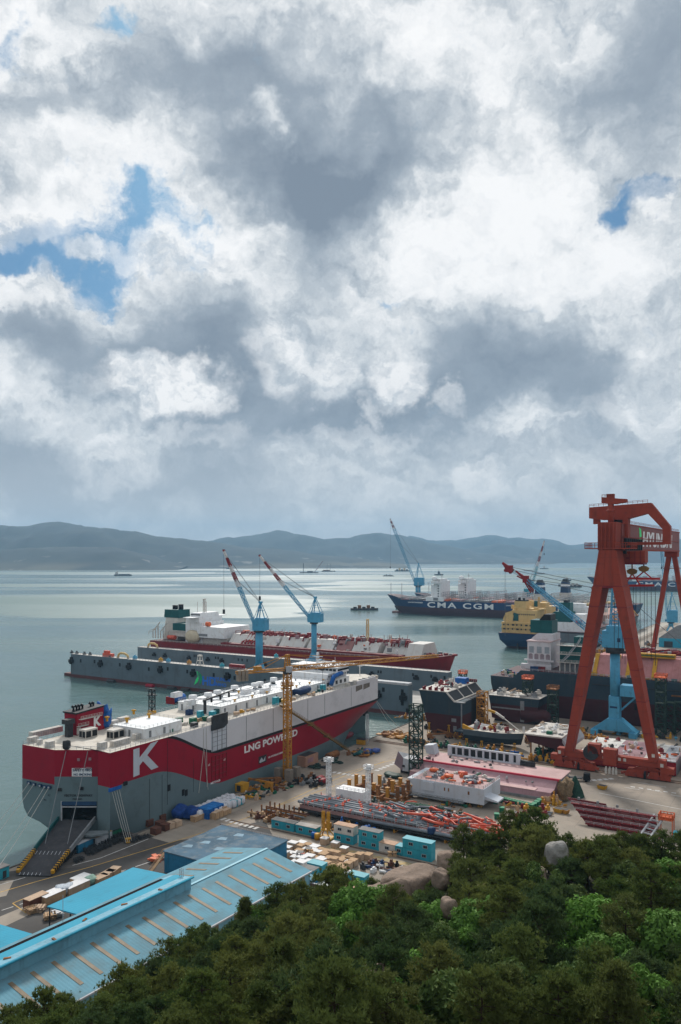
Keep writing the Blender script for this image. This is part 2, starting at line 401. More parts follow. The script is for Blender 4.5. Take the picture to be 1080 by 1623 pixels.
def hull(L, B, z0, z1, mats, levels, bow=.22, stern=.12, rake=.05, over=.02, n=44, flare=1.4, sternw=.55, bowp=2.0, camber=0.0, deckmat=0, bilge=.9):
    """ship's hull: y runs from stern (0) to bow (L); levels(y) gives the heights where the paint changes"""
    mb = MB(); st = []
    for i in range(n + 1):
        f = i / n
        f = f if f < .6 else .6 + .4 * (1 - max(0.0, 1 - (f - .6) / .4) ** 1.7)
        st.append(f)
    rows = []
    for f in st:
        lv = levels(f * L); row = []
        # extra rungs between paint lines keep the curved ends round
        zs = [(lv[0], None)]
        for k in range(len(lv) - 1):
            for j in (1, 2): zs.append((lv[k] + (lv[k + 1] - lv[k]) * j / 2, k))
        for z, k in zs:
            h = max(0.0, min(1.0, (z - z0) / (z1 - z0)))
            qb = max(0.0, (f - (1 - bow)) / bow); bd = max(0.0, 1 - qb ** bowp) ** (1 / bowp)
            bwid = bow * 1.55; qw = max(0.0, (f - (1 - bwid)) / bwid); bw = max(0.0, 1 - qw ** 2.2)
            q2 = max(0.0, (stern - f) / stern); sd = 1 - .06 * q2; sw = sternw + (1 - sternw) * (1 - q2 ** 2)
            hb = h ** flare
            b = B / 2 * min(bd * hb + bw * (1 - hb), sd * min(1, h * 1.6) + sw * (1 - min(1, h * 1.6)))
            b *= bilge + (1 - bilge) * min(1, h * 8)
            yy = over * L * (1 - h) ** 2 + (L * (1 - rake * (1 - h)) - over * L * (1 - h) ** 2) * f
            row.append((b, yy, z, k))
        rows.append(row)
    nz = len(rows[0])
    for sgn in (1, -1):
        k0 = len(mb.v)
        for row in rows:
            for b, yy, z, k in row: mb.v.append((sgn * b, yy, z))
        for i in range(len(rows) - 1):
            for j in range(nz - 1):
                mb.m = rows[i][j + 1][3]
                q = (k0 + i * nz + j, k0 + (i + 1) * nz + j, k0 + (i + 1) * nz + j + 1, k0 + i * nz + j + 1)
                mb.face(q if sgn > 0 else q[::-1], True)
    k1 = nz * len(rows)
    for j in range(nz - 1):
        mb.m = rows[0][j + 1][3]; mb.face((j, j + 1, k1 + j + 1, k1 + j))
    mb.m = deckmat
    for i in range(len(rows) - 1):
        a, b = i * nz + nz - 1, (i + 1) * nz + nz - 1
        mb.face((a, b, k1 + b, k1 + a))
    mb.deck = [(r[-1][0], r[-1][1], r[-1][2]) for r in rows]
    mb.mats = mats
    return mb

# ------------------------------------------------------------------ the setting
def sea_material():
    m = bpy.data.materials.new('sea_water'); m.use_nodes = True; t = T(m.node_tree); b = t.n['Principled BSDF']
    P = t.add('ShaderNodeNewGeometry').outputs['Position']
    big = t.noise(t.v('MULTIPLY', P, (.35, 1.0, 1)), .0022, 4, .5)
    band = t.noise(t.v('MULTIPLY', P, (.16, 1.0, 1)), .0042, 3, .55)
    ruff = t.ramp(t.m('ADD', t.m('MULTIPLY', big, .4), t.m('MULTIPLY', band, .6)), .42, .60)
    # patches where gusts roughen the bay: (x, y, half length, half depth) in metres
    gust = None; wv = t.v('ADD', P, t.v('MULTIPLY', t.v('SUBTRACT', t.noise(t.v('MULTIPLY', P, (.4, 1, 1)), .006, 3, .6, out='Color'), (.5, .5, .5)), (420, 260, 0)))
    for x, y, rx, ry in ((-560, 1620, 620, 420), (-330, 1330, 300, 170), (-170, 1280, 170, 90), (170, 2300, 330, 240), (90, 2700, 220, 200), (430, 3600, 900, 330), (520, 1640, 330, 200), (-200, 3300, 700, 260), (900, 2900, 500, 240), (-1400, 4200, 900, 330), (200, 5200, 1800, 420), (1500, 5600, 1100, 420), (-900, 2500, 500, 160)):
        d = t.v('LENGTH', t.v('MULTIPLY', t.v('SUBTRACT', wv, (x, y, -3)), (1 / rx, 1 / ry, 0)))
        g = t.ramp(d, .60, 1.0, 1, 0); gust = g if gust is None else t.m('MAXIMUM', gust, g)
    c = t.mix(t.noise(P, .012, 3, .5), (.062, .128, .124, 1), (.088, .152, .146, 1))
    t.l.new(c, b.inputs['Base Color'])
    t.l.new(t.m('ADD', t.m('ADD', .15, t.m('MULTIPLY', ruff, .14)), t.m('MULTIPLY', gust, .36)), b.inputs['Roughness'])
    b.inputs['IOR'].default_value = 1.33
    w1 = t.noise(t.v('MULTIPLY', P, (.55, 1, 1)), .16, 5, .6); w2 = t.noise(t.v('MULTIPLY', P, (.6, 1, 1)), .035, 3, .5)
    w3 = t.noise(t.v('MULTIPLY', P, (.5, 1, 1)), .42, 3, .6)
    h = t.m('ADD', t.m('ADD', t.m('MULTIPLY', w1, .62), t.m('MULTIPLY', w3, .28)), t.m('MULTIPLY', w2, 1.1))
    bp = t.add('ShaderNodeBump'); bp.inputs['Distance'].default_value = 1.0
    t.l.new(t.m('ADD', t.m('ADD', .48, t.m('MULTIPLY', ruff, .3)), t.m('MULTIPLY', gust, .5)), bp.inputs['Strength'])
    t.l.new(h, bp.inputs['Height']); t.l.new(bp.outputs[0], b.inputs['Normal'])
    return m
mb = MB(); mb.quad((-30000, -2000, -3), (30000, -2000, -3), (30000, 30000, -3), (-30000, 30000, -3))
tag(mb.build('sea_water', sea_material()), kind='structure')

def ground_material():
    m = bpy.data.materials.new('yard_concrete'); m.use_nodes = True; t = T(m.node_tree); b = t.n['Principled BSDF']
    P = t.add('ShaderNodeTexCoord').outputs['Object']
    n1 = t.noise(P, .018, 6, .6); n2 = t.noise(P, .12, 6, .65); n3 = t.noise(P, .9, 4, .6)
    c = t.mix(t.ramp(n1, .35, .65), (.31, .255, .20, 1), (.205, .172, .138, 1))
    c = t.mix(t.m('MULTIPLY', t.ramp(n2, .48, .72), .55), c, (.105, .086, .070, 1))
    st = t.noise(t.v('MULTIPLY', P, (1, .08, 1)), .12, 4, .6)
    c = t.mix(t.m('MULTIPLY', t.ramp(st, .55, .75), .35), c, (.115, .10, .088, 1))
    c = t.mix(t.m('MULTIPLY', t.ramp(n3, .5, .8), .3), c, (.37, .31, .25, 1))
    sx = t.add('ShaderNodeSeparateXYZ'); t.l.new(P, sx.inputs[0])
    for k in (0, 1):      # slab joints
        f = t.m('FRACT', t.m('DIVIDE', sx.outputs[k], 12.0))
        c = t.mix(t.m('MULTIPLY', t.m('LESS_THAN', f, .018), .45), c, (.14, .12, .10, 1))
    t.l.new(c, b.inputs['Base Color']); b.inputs['Roughness'].default_value = .85
    return m
concrete = ground_material()
quaywall = mat('quay_wall', (.14, .13, .12), .85, .25, .1, (.06, .06, .05), streak=True)
QU = -193.5
mb = MB(); mb.box(QU, 420, -60, 700, -9, 0); mb.box(-192, 420, 700, 1160, -9, 0); mb.box(-204, QU, -60, 174, -9, 0)
o = mb.build('quay_ground', concrete); o.rotation_euler = (0, 0, ROT); tag(o, kind='structure')
mb = MB(); mb.box(QU - .6, QU, 174, 700, -6, .25); mb.box(-204.6, -204, 40, 174, -6, .25); mb.box(-192.6, -192, 700, 1160, -6, .25)
o = mb.build('quay_edge_kerb', quaywall); o.rotation_euler = (0, 0, ROT); tag(o, kind='structure')

asph = mat('road_asphalt', (.075, .070, .066), .9, .22, .06, (.13, .115, .10), mask=(.5, .8))
asph2 = mat('patched_asphalt', (.095, .085, .078), .9, .25, .1, (.06, .055, .05))
pale = mat('pale_concrete_patch', (.29, .25, .205), .9, .15, .12, (.25, .21, .18))
line_y = mat('yellow_line', (.50, .31, .08), .8, .25, .5, (.3, .22, .12), mask=(.4, .7))
line_w = mat('white_line', (.55, .54, .52), .8, .2, .5, (.3, .28, .25), mask=(.4, .7))
def flat(name, pts, z, m, kind='structure'):
    mb = MB(); a = [(p[0], p[1], z) for p in pts]
    if sum(a[i][0] * a[(i + 1) % len(a)][1] - a[(i + 1) % len(a)][0] * a[i][1] for i in range(len(a))) < 0: a = a[::-1]
    mb.quad(*a); o = mb.build(name, m); o.rotation_euler = (0, 0, ROT); return tag(o, kind=kind)
def strip(name, pts, w, z, m):
    mb = MB(); pts = [Vector((p[0], p[1], z)) for p in pts]
    for a, b in zip(pts, pts[1:]):
        d = (b - a).normalized(); q = Vector((-d.y, d.x, 0)) * w / 2
        mb.quad(a - q, b - q, b + q, a + q)
    o = mb.build(name, m); o.rotation_euler = (0, 0, ROT); return tag(o, kind='structure')
G = lambda *pp: [UV(x, y) for x, y in pp]
# asphalt road along the quay at lower left, its patches and lines
flat('road_asphalt', G((-260, 1480), (-60, 1392), (40, 1378), (130, 1355), (235, 1322), (262, 1335), (300, 1330), (420, 1300), (440, 1340), (300, 1400), (60, 1520), (-200, 1620)), .004, asph)
flat('road_patch', G((120, 1352), (205, 1318), (240, 1330), (262, 1320), (268, 1334), (150, 1372), (92, 1378)), .008, asph2)
flat('pavement_patch', G((-80, 1405), (22, 1395), (10, 1420), (-80, 1440)), .008, pale)
flat('pavement_patch', G((150, 1386), (182, 1377), (200, 1382), (168, 1392)), .012, pale)
flat('pavement_patch', G((240, 1328), (300, 1306), (330, 1316), (268, 1336)), .012, pale)
flat('pavement_patch', G((258, 1346), (276, 1340), (288, 1345), (270, 1352)), .012, pale)
flat('pavement_strip', G((-40, 1470), (60, 1428), (150, 1390), (170, 1394), (80, 1434), (-20, 1482)), .012, pale)
strip('road_line_yellow', G((-60, 1432), (60, 1397), (145, 1374), (267, 1337), (360, 1308), (427, 1283), (520, 1240), (610, 1207)), .35, .016, line_y)
strip('road_line_yellow', G((20, 1432), (62, 1415), (42, 1448), (20, 1432)), .3, .02, line_y)
strip('road_line_white', G((-40, 1414), (40, 1391)), .3, .016, line_w)
strip('road_line_white', G((215, 1374), (290, 1349)), .35, .016, line_w)
strip('road_line_white', G((115, 1372), (160, 1360), (235, 1330)), .3, .016, line_w)
for k in range(9):
    a = Vector((*UV(-30, 1454), 0)); b = Vector((*UV(205, 1377), 0)); p = a + (b - a) * ((k + .1) / 9); q = a + (b - a) * ((k + .75) / 9)
    strip('road_line_white', [p[:2], q[:2]], .3, .016, line_w)
# crossing of white bars, the two railway tracks and the markings of the open yard
def bars(pa, pb, n, wa, fill=.55, z=.016):
    a = Vector((*UV(*pa), 0)); b = Vector((*UV(*pb), 0)); mb = MB()
    d = (b - a); q = Vector((-d.y, d.x, 0)).normalized() * wa / 2
    for i in range(n):
        s, e2 = a + d * (i / n), a + d * ((i + fill) / n); mb.quad(*[(p.x, p.y, z) for p in (s - q, e2 - q, e2 + q, s + q)])
    o = mb.build('crossing_marks', line_w); o.rotation_euler = (0, 0, ROT); tag(o, kind='structure')
bars((345, 1296), (412, 1314), 9, 2.6)
bars((528, 1224), (590, 1234), 8, 2.4)
bars((860, 1240), (905, 1247), 5, 2.2, .7); bars((930, 1238), (975, 1234), 5, 2.0, .7)
railm = mat('rail_steel', (.07, .05, .04), .6, .3, .5)
for vv in (216.0, 210.6):
    mb = MB(); mb.box(-176, 60, vv - .09, vv + .09, .0, .16); mb.m = 1; mb.box(-176, 60, vv - .6, vv + .6, .0, .024)
    o = mb.build('crane_rail', [railm, mat('rail_bed', (.16, .11, .08), .9, .3, .3)]); o.rotation_euler = (0, 0, ROT); tag(o, kind='structure')
for vv in (345.7, 503.0):
    mb = MB()
    for dv in (-1.2, 1.2): mb.box(-190, 300, vv + dv - .1, vv + dv + .1, 0, .18)
    mb.m = 1; mb.box(-190, 300, vv - 2.4, vv + 2.4, 0, .02)
    o = mb.build('gantry_rail', [railm, mat('rail_bed', (0, 0, 0))]); o.rotation_euler = (0, 0, ROT); tag(o, kind='structure')
flat('yard_hatching', [(-134, 208.2), (-92, 208.2), (-92, 213.8), (-134, 213.8)], .006, mat('hatch_worn', (.34, .27, .16), .9, .25, .3, (.20, .17, .14)))
for k in range(14):
    strip('hatch_line', [(-133 + k * 3, 208.4), (-130.4 + k * 3, 213.6)], .3, .02, line_y)
strip('yard_line_white', G((950, 1257), (1080, 1283)), .35, .02, line_w)
for x in range(6): strip('yard_line_white', G((1000 + x * 13, 1247 + x * 1.9), (1007 + x * 13, 1248 + x * 1.9)), 1.0, .02, line_w)
strip('yard_line_white', G((990, 1248), (1015, 1252)), .35, .02, line_w); strip('yard_line_white', G((1030, 1252), (1050, 1256)), .35, .02, line_w)
strip('yard_line_white', G((1064, 1260), (1100, 1266)), .35, .02, line_w); strip('yard_line_white', G((1010, 1240), (1056, 1248)), .35, .02, line_w)
strip('yard_line_yellow', G((500, 1238), (640, 1200)), .3, .02, line_y)
strip('yard_line_yellow', G((440, 1278), (560, 1235)), .3, .02, line_y)
bars((596, 1222), (630, 1208), 6, 2.0, .6)
# steel plates and pale flat plate at the yard's front right
flat('yard_apron', G((735, 1330), (830, 1288), (930, 1318), (930, 1390), (735, 1390)), .006, pale)

# far hills: ridge lines rising from the opposite shore
def hillm(name, c1, c2):
    m = bpy.data.materials.new(name); m.use_nodes = True; t = T(m.node_tree); b = t.n['Principled BSDF']
    P = t.add('ShaderNodeTexCoord').outputs['Object']
    n = t.noise(P, .004, 7, .6); n2 = t.noise(P, .0012, 3, .5)
    c = t.mix(t.ramp(n, .3, .7), c4(c1), c4(c2))
    sx = t.add('ShaderNodeSeparateXYZ'); t.l.new(P, sx.inputs[0])
    low = t.m('MULTIPLY', t.ramp(sx.outputs[2], 60, 15), t.ramp(n2, .45, .6))
    c = t.mix(t.m('MULTIPLY', low, .5), c, (.16, .15, .11, 1))
    spot = t.m('MULTIPLY', t.ramp(sx.outputs[2], 120, 30), t.ramp(t.noise(P, .0075, 2, .5), .655, .69))
    c = t.mix(t.m('MULTIPLY', spot, .55), c, (.30, .29, .27, 1))
    t.l.new(c, b.inputs['Base Color']); b.inputs['Roughness'].default_value = 1.0
    return m
hm = hillm('hill_forest', (.008, .020, .027), (.022, .037, .037))
def hill_range(prof, Y, depth, name='hill_range', nd=16, step=6, rough=.15):
    """prof: skyline points (photo px, height above the sea in m); Y: distance of the ridge"""
    mb = MB(); xs = []; x = prof[0][0]
    while x <= prof[-1][0]: xs.append(x); x += step
    def hgt(x):
        for (a, ha), (b, hb) in zip(prof, prof[1:]):
            if a <= x <= b:
                t = (x - a) / (b - a); t = t * t * (3 - 2 * t) * .5 + t * .5
                return ha + (hb - ha) * t
        return 0
    for x in xs:
        H = hgt(x); X = (x - 540) / 1260 * Y
        for j in range(nd + 1):
            q = j / nd; s = math.sin(min(1, q / .62) * math.pi / 2) ** 1.3 if q < .62 else math.cos((q - .62) / .38 * math.pi / 2)
            p = Vector((X * .0016, q * depth * .0016, 3.3 + Y * .001))
            nz = noise.fractal(p * 1.8, .9, 2.1, 6) * rough * (1.0 if q < .5 else .55)
            rg = abs(noise.noise(Vector((X * .0035, q * 1.3, 7.7)))) * .42 * math.sin(min(1, q / .62) * math.pi)
            z = -4 + (H + 4) * max(0, s + (nz - rg) * min(1, q * 3)) + noise.noise(Vector((X * .02, q * 40, 1))) * 4 * min(1, q * 4)
            yy = Y - depth * .62 + q * depth
            mb.v.append((X * (1 + (q - .62) * depth / Y * .6), yy, z))
    m = nd + 1
    for i in range(len(xs) - 1):
        for j in range(nd): mb.face((i * m + j, (i + 1) * m + j, (i + 1) * m + j + 1, i * m + j + 1), True)
    return tag(mb.build(name, hm), kind='structure')
def ridge(pts, Y): return [(x, CAM_H + (880 - y) / 1260 * Y) for x, y in pts]
hill_range(ridge([(-160, 842), (-60, 838), (0, 833), (35, 832), (95, 829), (150, 834), (205, 843), (260, 852), (320, 857), (400, 868), (520, 880), (640, 893)], 7600), 7600, 3000)
hill_range(ridge([(-200, 872), (0, 872), (60, 868), (112, 866), (180, 869), (240, 880), (262, 890), (300, 897)], 5900), 5900, 1500)
hill_range(ridge([(250, 890), (300, 872), (330, 858), (365, 852), (400, 848), (440, 842), (475, 847), (510, 854), (560, 850), (600, 846), (650, 852), (700, 864), (760, 876), (860, 890)], 10500), 10500, 3500)
hill_range(ridge([(560, 890), (620, 858), (650, 848), (690, 858), (735, 855), (770, 849), (830, 853), (868, 855), (905, 864), (935, 861), (1000, 852), (1100, 856), (1250, 870), (1400, 890)], 13500), 13500, 3500)
hill_range(ridge([(660, 890), (720, 872), (790, 862), (830, 866), (880, 872), (960, 868), (1060, 874), (1200, 868), (1400, 880)], 11200), 11200, 2500)
hill_range(ridge([(388, 899), (396, 894), (408, 893), (418, 895), (424, 899)], 6300), 6300, 260, name='small_island', nd=8, step=1.5)
hill_range(ridge([(-160, 893), (-40, 889), (40, 892), (120, 894), (190, 896), (280, 894), (330, 895), (365, 898)], 6100), 6100, 700, name='low_shore', nd=8, step=4)
# the air between: an even, closed body of haze
hz = bpy.data.materials.new('sea_haze'); hz.use_nodes = True; t = T(hz.node_tree); t.n.clear()
ho = t.add('ShaderNodeOutputMaterial'); pv = t.add('ShaderNodeVolumePrincipled')
pv.inputs['Color'].default_value = (.36, .65, .93, 1); pv.inputs['Density'].default_value = 6.6e-5; pv.inputs['Anisotropy'].default_value = 0.1
t.l.new(pv.outputs[0], ho.inputs['Volume'])
mb = MB(); mb.box(-16000, 16000, -900, 16500, -12, 720)
tag(mb.build('haze', hz), kind='stuff')

# ================================================================== the red car carrier at the quay
CC = thing('car_carrier', 'huge car carrier with red, white and grey hull moored along the quay, stern ramp down', 'ship', -212.5, 172.0, 0)
def ccp(px, py, z=28.5):
    u, v = UV(px, py, z); return (u + 212.5, v - 172.0, z)
def sst(x, a, b): t = max(0, min(1, (x - a) / (b - a))); return t * t * (3 - 2 * t)
DZ = 28.5
def cc_levels(y):
    g = 17.5 + (5.6 - 17.5) * sst(y, 27, 64)
    if y < 12: g = 17.2
    bl = 17.2 + (DZ - 17.2) * (1 - sst(y, 30, 62)) if y > 30 else DZ
    t = DZ - 1.0 * sst(y, 182, 204)
    g1 = min(g, t - .2); b0 = min(max(bl, g1 + .1), t - .05) if y > 30 else t - .05
    b1 = min(b0 + 1.1, t - .02) if y > 30 else t - .02
    return [-3.2, g1, b0, b1, t]
HMATS = [grey, red, black, shipwhite]
def cc_hull():
    mb = MB(); n = 90; LB = 178.0; LT = 204.0
    ys = [7.5 + (LT - 7.5) * (i / n) for i in range(n + 1)]
    def half(y, z):
        h = max(0, min(1, (z + 3) / 19.5))
        # topsides: straight then a blunt round bow; waterline: long fine entry
        qt = max(0, (y - 180) / (LT - 180)); top = math.sqrt(max(0, 1 - qt ** 2.2))
        qw = max(0, (y - 120) / (186 - 120)); wl = max(0.0, 1 - min(1, qw) ** 1.9)
        k = h ** 1.25
        f = wl * (1 - k) + top * k
        # lower hull closes early at the bow: the stem rakes forward
        stem = 183 + 21 * h ** 1.5
        if y > stem: f = 0
        else: f *= min(1, ((stem - y) / 14)) ** .55 if y > stem - 14 else 1
        qs = max(0, 1 - y / 26); st = 1 - .0 * qs if z > 8 else 1 - .5 * qs * (1 - (z + 3) / 11) ** .9
        return 17.0 * f * st
    rows = []
    for y in ys:
        lv = cc_levels(y); zs = [(lv[0], None)]
        for k, m in ((0, 4), (1, 4), (2, 1), (3, 3)):
            for j in range(1, m + 1): zs.append((lv[k] + (lv[k + 1] - lv[k]) * j / m, k))
        rows.append([(half(y, z), y, z, k) for z, k in zs])
    nz = len(rows[0])
    for sg in (1, -1):
        k0 = len(mb.v)
        for r in rows:
            for b, y, z, k in r: mb.v.append((sg * b, y, z))
        for i in range(n):
            for j in range(nz - 1):
                mb.m = rows[i][j + 1][3]; q = (k0 + i * nz + j, k0 + (i + 1) * nz + j, k0 + (i + 1) * nz + j + 1, k0 + i * nz + j + 1)
                mb.face(q if sg > 0 else q[::-1], True)
    # stern: flat transom to port, quarter face to starboard, rounded bilge on the port side
    port = []
    for z in (-3.2, 1.5, 3.0, 5.0, 7.5, 10.5, 17.2, DZ):
        x = -17.0 + (0 if z >= 10.5 else 15.0 * (1 - math.sqrt(max(0, 1 - ((10.5 - z) / 9.2) ** 2))) if z > 1.4 else 13)
        port.append((x, z))
    seg = [(-1.6, 1.0), (10.5, 8.4), (11.2, 7.7), (17.0, 7.5)]
    for (x0, z0), (x1, z1) in zip(port, port[1:]):
        mb.m = 0 if z1 <= 17.3 else 1
        y0 = 0.4 if z0 > 3 else 2.6; y1 = .4 if z1 > 3 else 2.6
        mb.quad((-1.6, 1.0, z0), (x0, y0, z0), (x1, y1, z1), (-1.6, 1.0, z1))
        mb.quad((x0, y0, z0), (-17.0 if z0 >= 10.5 else x0, 8.5, z0), (-17.0 if z1 >= 10.5 else x1, 8.5, z1), (x1, y1, z1))
    for (xa, ya), (xb, yb) in zip(seg, seg[1:]):
        quarter = xa < 0
        if quarter:      # leave the ramp doorway open: portal between f0 and f1 of the quarter face
            P = lambda f, z: (xa + (xb - xa) * f, ya + (yb - ya) * f, z)
            F0, F1, Z0, Z1 = .17, .97, 5.6, 11.6
            for a, b, z0, z1, m in ((0, F0, -3.2, Z1, 0), (F1, 1, -3.2, Z1, 0), (F0, F1, -3.2, Z0, 0), (0, 1, Z1, 19.8, 0), (0, 1, 19.8, DZ, 1)):
                mb.m = m; mb.quad(P(a, z0), P(b, z0), P(b, z1), P(a, z1))
        else:
            for z0, z1, m in ((-3.2, 17.4, 0), (17.4, DZ, 1)):
                mb.m = m; mb.quad((xa, ya, z0), (xb, yb, z0), (xb, yb, z1), (xa, ya, z1))
    mb.m = 4
    pts = [(-17.0, .4, DZ - .05), (-1.6, 1.0, DZ - .05)] + [(x, y, DZ - .05) for x, y in seg[1:]] 
    st = [(r[-1][0] * .998, r[-1][1], r[-1][2] - .05) for r in rows]
    mb.quad(*pts[:2], pts[2], pts[3], pts[4], (-17, 7.5, DZ - .05))
    for a, b in zip(st, st[1:]): mb.quad((-a[0], a[1], a[2]), a, b, (-b[0], b[1], b[2]))
    return mb
cc_hull().build('hull', HMATS + [cream], CC)
mb = MB()
for i in range(9):
    pass
prof = []
for i in range(14):
    t = i / 13; prof.append((2.3 * math.sqrt(max(0, 1 - (t * 2 - 1) ** 2 * (1 if t > .5 else .25))) * (1 if t > .02 else .8), t * 20))
k0 = len(mb.v); mb.lathe([(r, z) for r, z in prof], 14)
mb.v = [(x, 171 + z, -2.2 + y * .9) for x, y, z in mb.v]
mb.build('bulbous_bow', mat('bulb_red', (.22, .03, .04), .5, .1, .2), CC)
# vehicle deck behind the stern door
mb = MB(); mb.m = 0
mb.box(.3, 12.5, 9.5, 34, 5.0, 5.55); mb.box(.3, 12.5, 34, 34.3, 5, 12); mb.box(0, .3, 6, 34, 5, 12); mb.box(12.5, 12.8, 9.5, 34, 5, 12); mb.box(0, 12.8, 9.5, 34, 12, 12.3)
mb.build('vehicle_deck', dark, CC)
q = lambda f, z, o=0.0: (-1.6 + 12.1 * f + .52 * o, 1.0 + 7.4 * f - .855 * o, z)
mb = MB(); mb.bar(q(.17, 11.1, .05), q(.97, 11.1, .05), .5, 1.2); mb.build('portal_beam', mat('portal_blue', (.02, .055, .12), .5), CC)
mb = MB(); mb.bar(q(.17, 10.0, .1), q(.97, 10.0, .1), .25, .35); mb.bar(q(.165, 5.6, .1), q(.165, 11.8, .1), .35, .35); mb.build('portal_frame', palegrey, CC)
lettering('SAFETY FIRST', 1.15, navy, CC, q(.42, 21.6, .12), 90, 31.4, .95, name='stern_notice')
mb = MB(); mb.bar(q(.40, 21.25, .05), q(.86, 21.25, .05), .08, 2.7); mb.build('notice_board', white, CC)
lettering('NO SMOKING', 1.0, navy, CC, q(.44, 20.2, .12), 90, 31.4, .95, name='stern_notice')
lettering('VECTOR HIGHWAY', .95, dark, CC, q(.22, 13.4, .12), 90, 31.4, 1.1, name='lettering'); 
lettering('PANAMA', .7, dark, CC, q(.42, 12.3, .12), 90, 31.4, 1.1, name='lettering')
lettering('VECTOR HIGHWAY', 1.05, dark, CC, (-12.3, .72, 13.0), 90, 1.5, .95, name='lettering')
lettering('PANAMA', .9, dark, CC, (-9.0, .78, 11.3), 90, 1.5, 1, name='lettering')
for f, z in ((.56, 25.0), (.82, 25.2)):
    mb = MB(); mb.cbox(q(f, z, .2), .8, .5, .8, .55); mb.build('stern_light', pinkdark, CC); mb = MB(); mb.cbox(q(f - .03, z - 2.6, .3), 1.6, .8, .35, .55); mb.build('light_bracket', pinkdark, CC)
for f, z, m in ((.62, 15.6, black), (.12, 15.2, dark)):
    mb = MB(); mb.cbox(q(f, z, .2), 1.3, .7, .9, .55); mb.build('fairlead', m, CC)
for x in (-13.5, -11.0, -8.0, -5.6, -3.6):
    mb = MB(); mb.cbox((x, .35, 15.6 + .1 * (x % 3)), 1.7, .5, .9); mb.m = 1; mb.cbox((x + .2, .28, 15.75 + .1 * (x % 3)), .8, .5, .5); mb.build('fairlead', [navy, palegrey], CC)
mb = MB(); mb.cbox((17.05, 9.6, 16.1), .5, 5.2, 1.1); mb.build('fairlead', deepblue, CC)
mb = MB(); mb.cbox((17.1, 14.0, 16.6), .5, 1.6, 1.3); mb.build('fairlead', black, CC)
# writing on the side: K, LNG POWERED, small white marks and the door outlines
def side(text, y, z, size, sx, m, name='lettering', bold=.02, ht=None):
    return lettering(text, size, m, CC, (17.03, y, z), 90, 90, sx, bold, .03, name)
mb = MB()
def kpoly(p, x=17.06):      # the K as one shape in (y, z)
    mb.prism(p, x - .05, x + .04, 'x')
kpoly([(17.6, 18.4), (20.3, 18.6), (20.3, 27.6), (17.6, 27.5)])
kpoly([(20.3, 21.6), (20.3, 24.2), (25.6, 28.0), (29.0, 28.2)][::1])
kpoly([(21.9, 22.8), (25.8, 18.9), (29.2, 19.1), (23.9, 24.3)][::1])
mb.build('letter_k', palewhite, CC)
side('LNG POWERED', 76.6, 13.75, 3.75, 1.42, whiteletter, bold=.035)
side('HD HYUNDAI SAMHO', 92.5, 8.2, 1.0, 1.1, whiteletter, 'shipyard_mark')
mb = MB(); mb.prism([(86, 7.2), (91.4, 7.2), (91.4, 10.2), (86, 10.2)], 17.01, 17.05, 'x'); mb.build('shipyard_panel', dark, CC)
mb = MB(); mb.prism([(86.5, 8.2), (88, 9.6), (89.2, 8.2), (90.6, 9.6), (90.4, 7.8), (86.8, 7.6)], 17.04, 17.08, 'x'); mb.build('shipyard_mark', palewhite, CC)
side('METHUB', 56.5, 6.3, 1.1, 1.3, whiteletter)
for y in (55.0, 64.0): 
    mb = MB(); mb.prism([(y, 13.5), (y + 1.1, 13.5), (y + 1.1, 14.4), (y, 14.0)], 17.02, 17.06, 'x'); mb.build('draught_mark', pink, CC)
mb = MB()      # side ramp: red grid below, pale lattice above, dark leaf on top
for k in range(5): mb.prism([(57.0 + k * 2.15, 7.2), (57.25 + k * 2.15, 7.2), (57.25 + k * 2.15, 16.4), (57.0 + k * 2.15, 16.4)], 16.98, 17.16, 'x')
for k in range(6): mb.prism([(57.0, 7.2 + k * 1.83), (65.8, 7.2 + k * 1.83), (65.8, 7.4 + k * 1.83), (57.0, 7.4 + k * 1.83)], 16.98, 17.14, 'x')
mb.build('side_door', darkred, CC)
mb = MB(); mb.box(17.0, 17.3, 57.0, 65.6, 18.4, 27.2); mb.m = 1
for k in range(4): mb.box(17.28, 17.45, 57.2 + k * 2.7, 57.4 + k * 2.7, 18.4, 27.2)
for k in range(6): mb.box(17.28, 17.42, 57.0, 65.6, 18.5 + k * 1.7, 18.62 + k * 1.7)
mb.build('side_ramp', [palewhite, midgrey], CC)
mb = MB(); mb.prism([(56.6, 26.4), (63.5, 26.4), (65.8, 27.6), (65.8, 32.0), (57.6, 32.0), (56.6, 31.2)], 17.2, 17.7, 'x'); mb.build('side_ramp_leaf', dark, CC)
for y, z0, z1 in ((33.6, 5, 27.5), (31, 2, 16), (47, 6, 18), (78, 18.5, 28), (96, 18.5, 28), (103, 19, 28), (122, 18.5, 28), (136, 19, 28), (160, 19, 28), (25, -2, 16)):
    mb = MB(); mb.tube([(17.06, y, z0), (17.06, y, z1)], .07, 4); mb.build('hull_pipe', dark, CC)
for y, z in ((33.8, 9.6), (41, 6.1), (42.6, 5.6)):
    mb = MB(); mb.box(16.9, 17.2, y, y + 1.2, z, z + 2.2); mb.build('pilot_door', black, CC)
mb = MB()
for a, b in (((17.1, 52.5, 20), (17.4, 49.5, 5)), ((17.1, 52.5, 28), (17.1, 52.5, 20)), ((17.1, 52.9, 20), (17.4, 54.6, 5)), ((17.1, 54, 28), (17.2, 54.3, 6))): mb.tube([a, b], .10, 4)
mb.build('hoist_rope', mooring, CC)
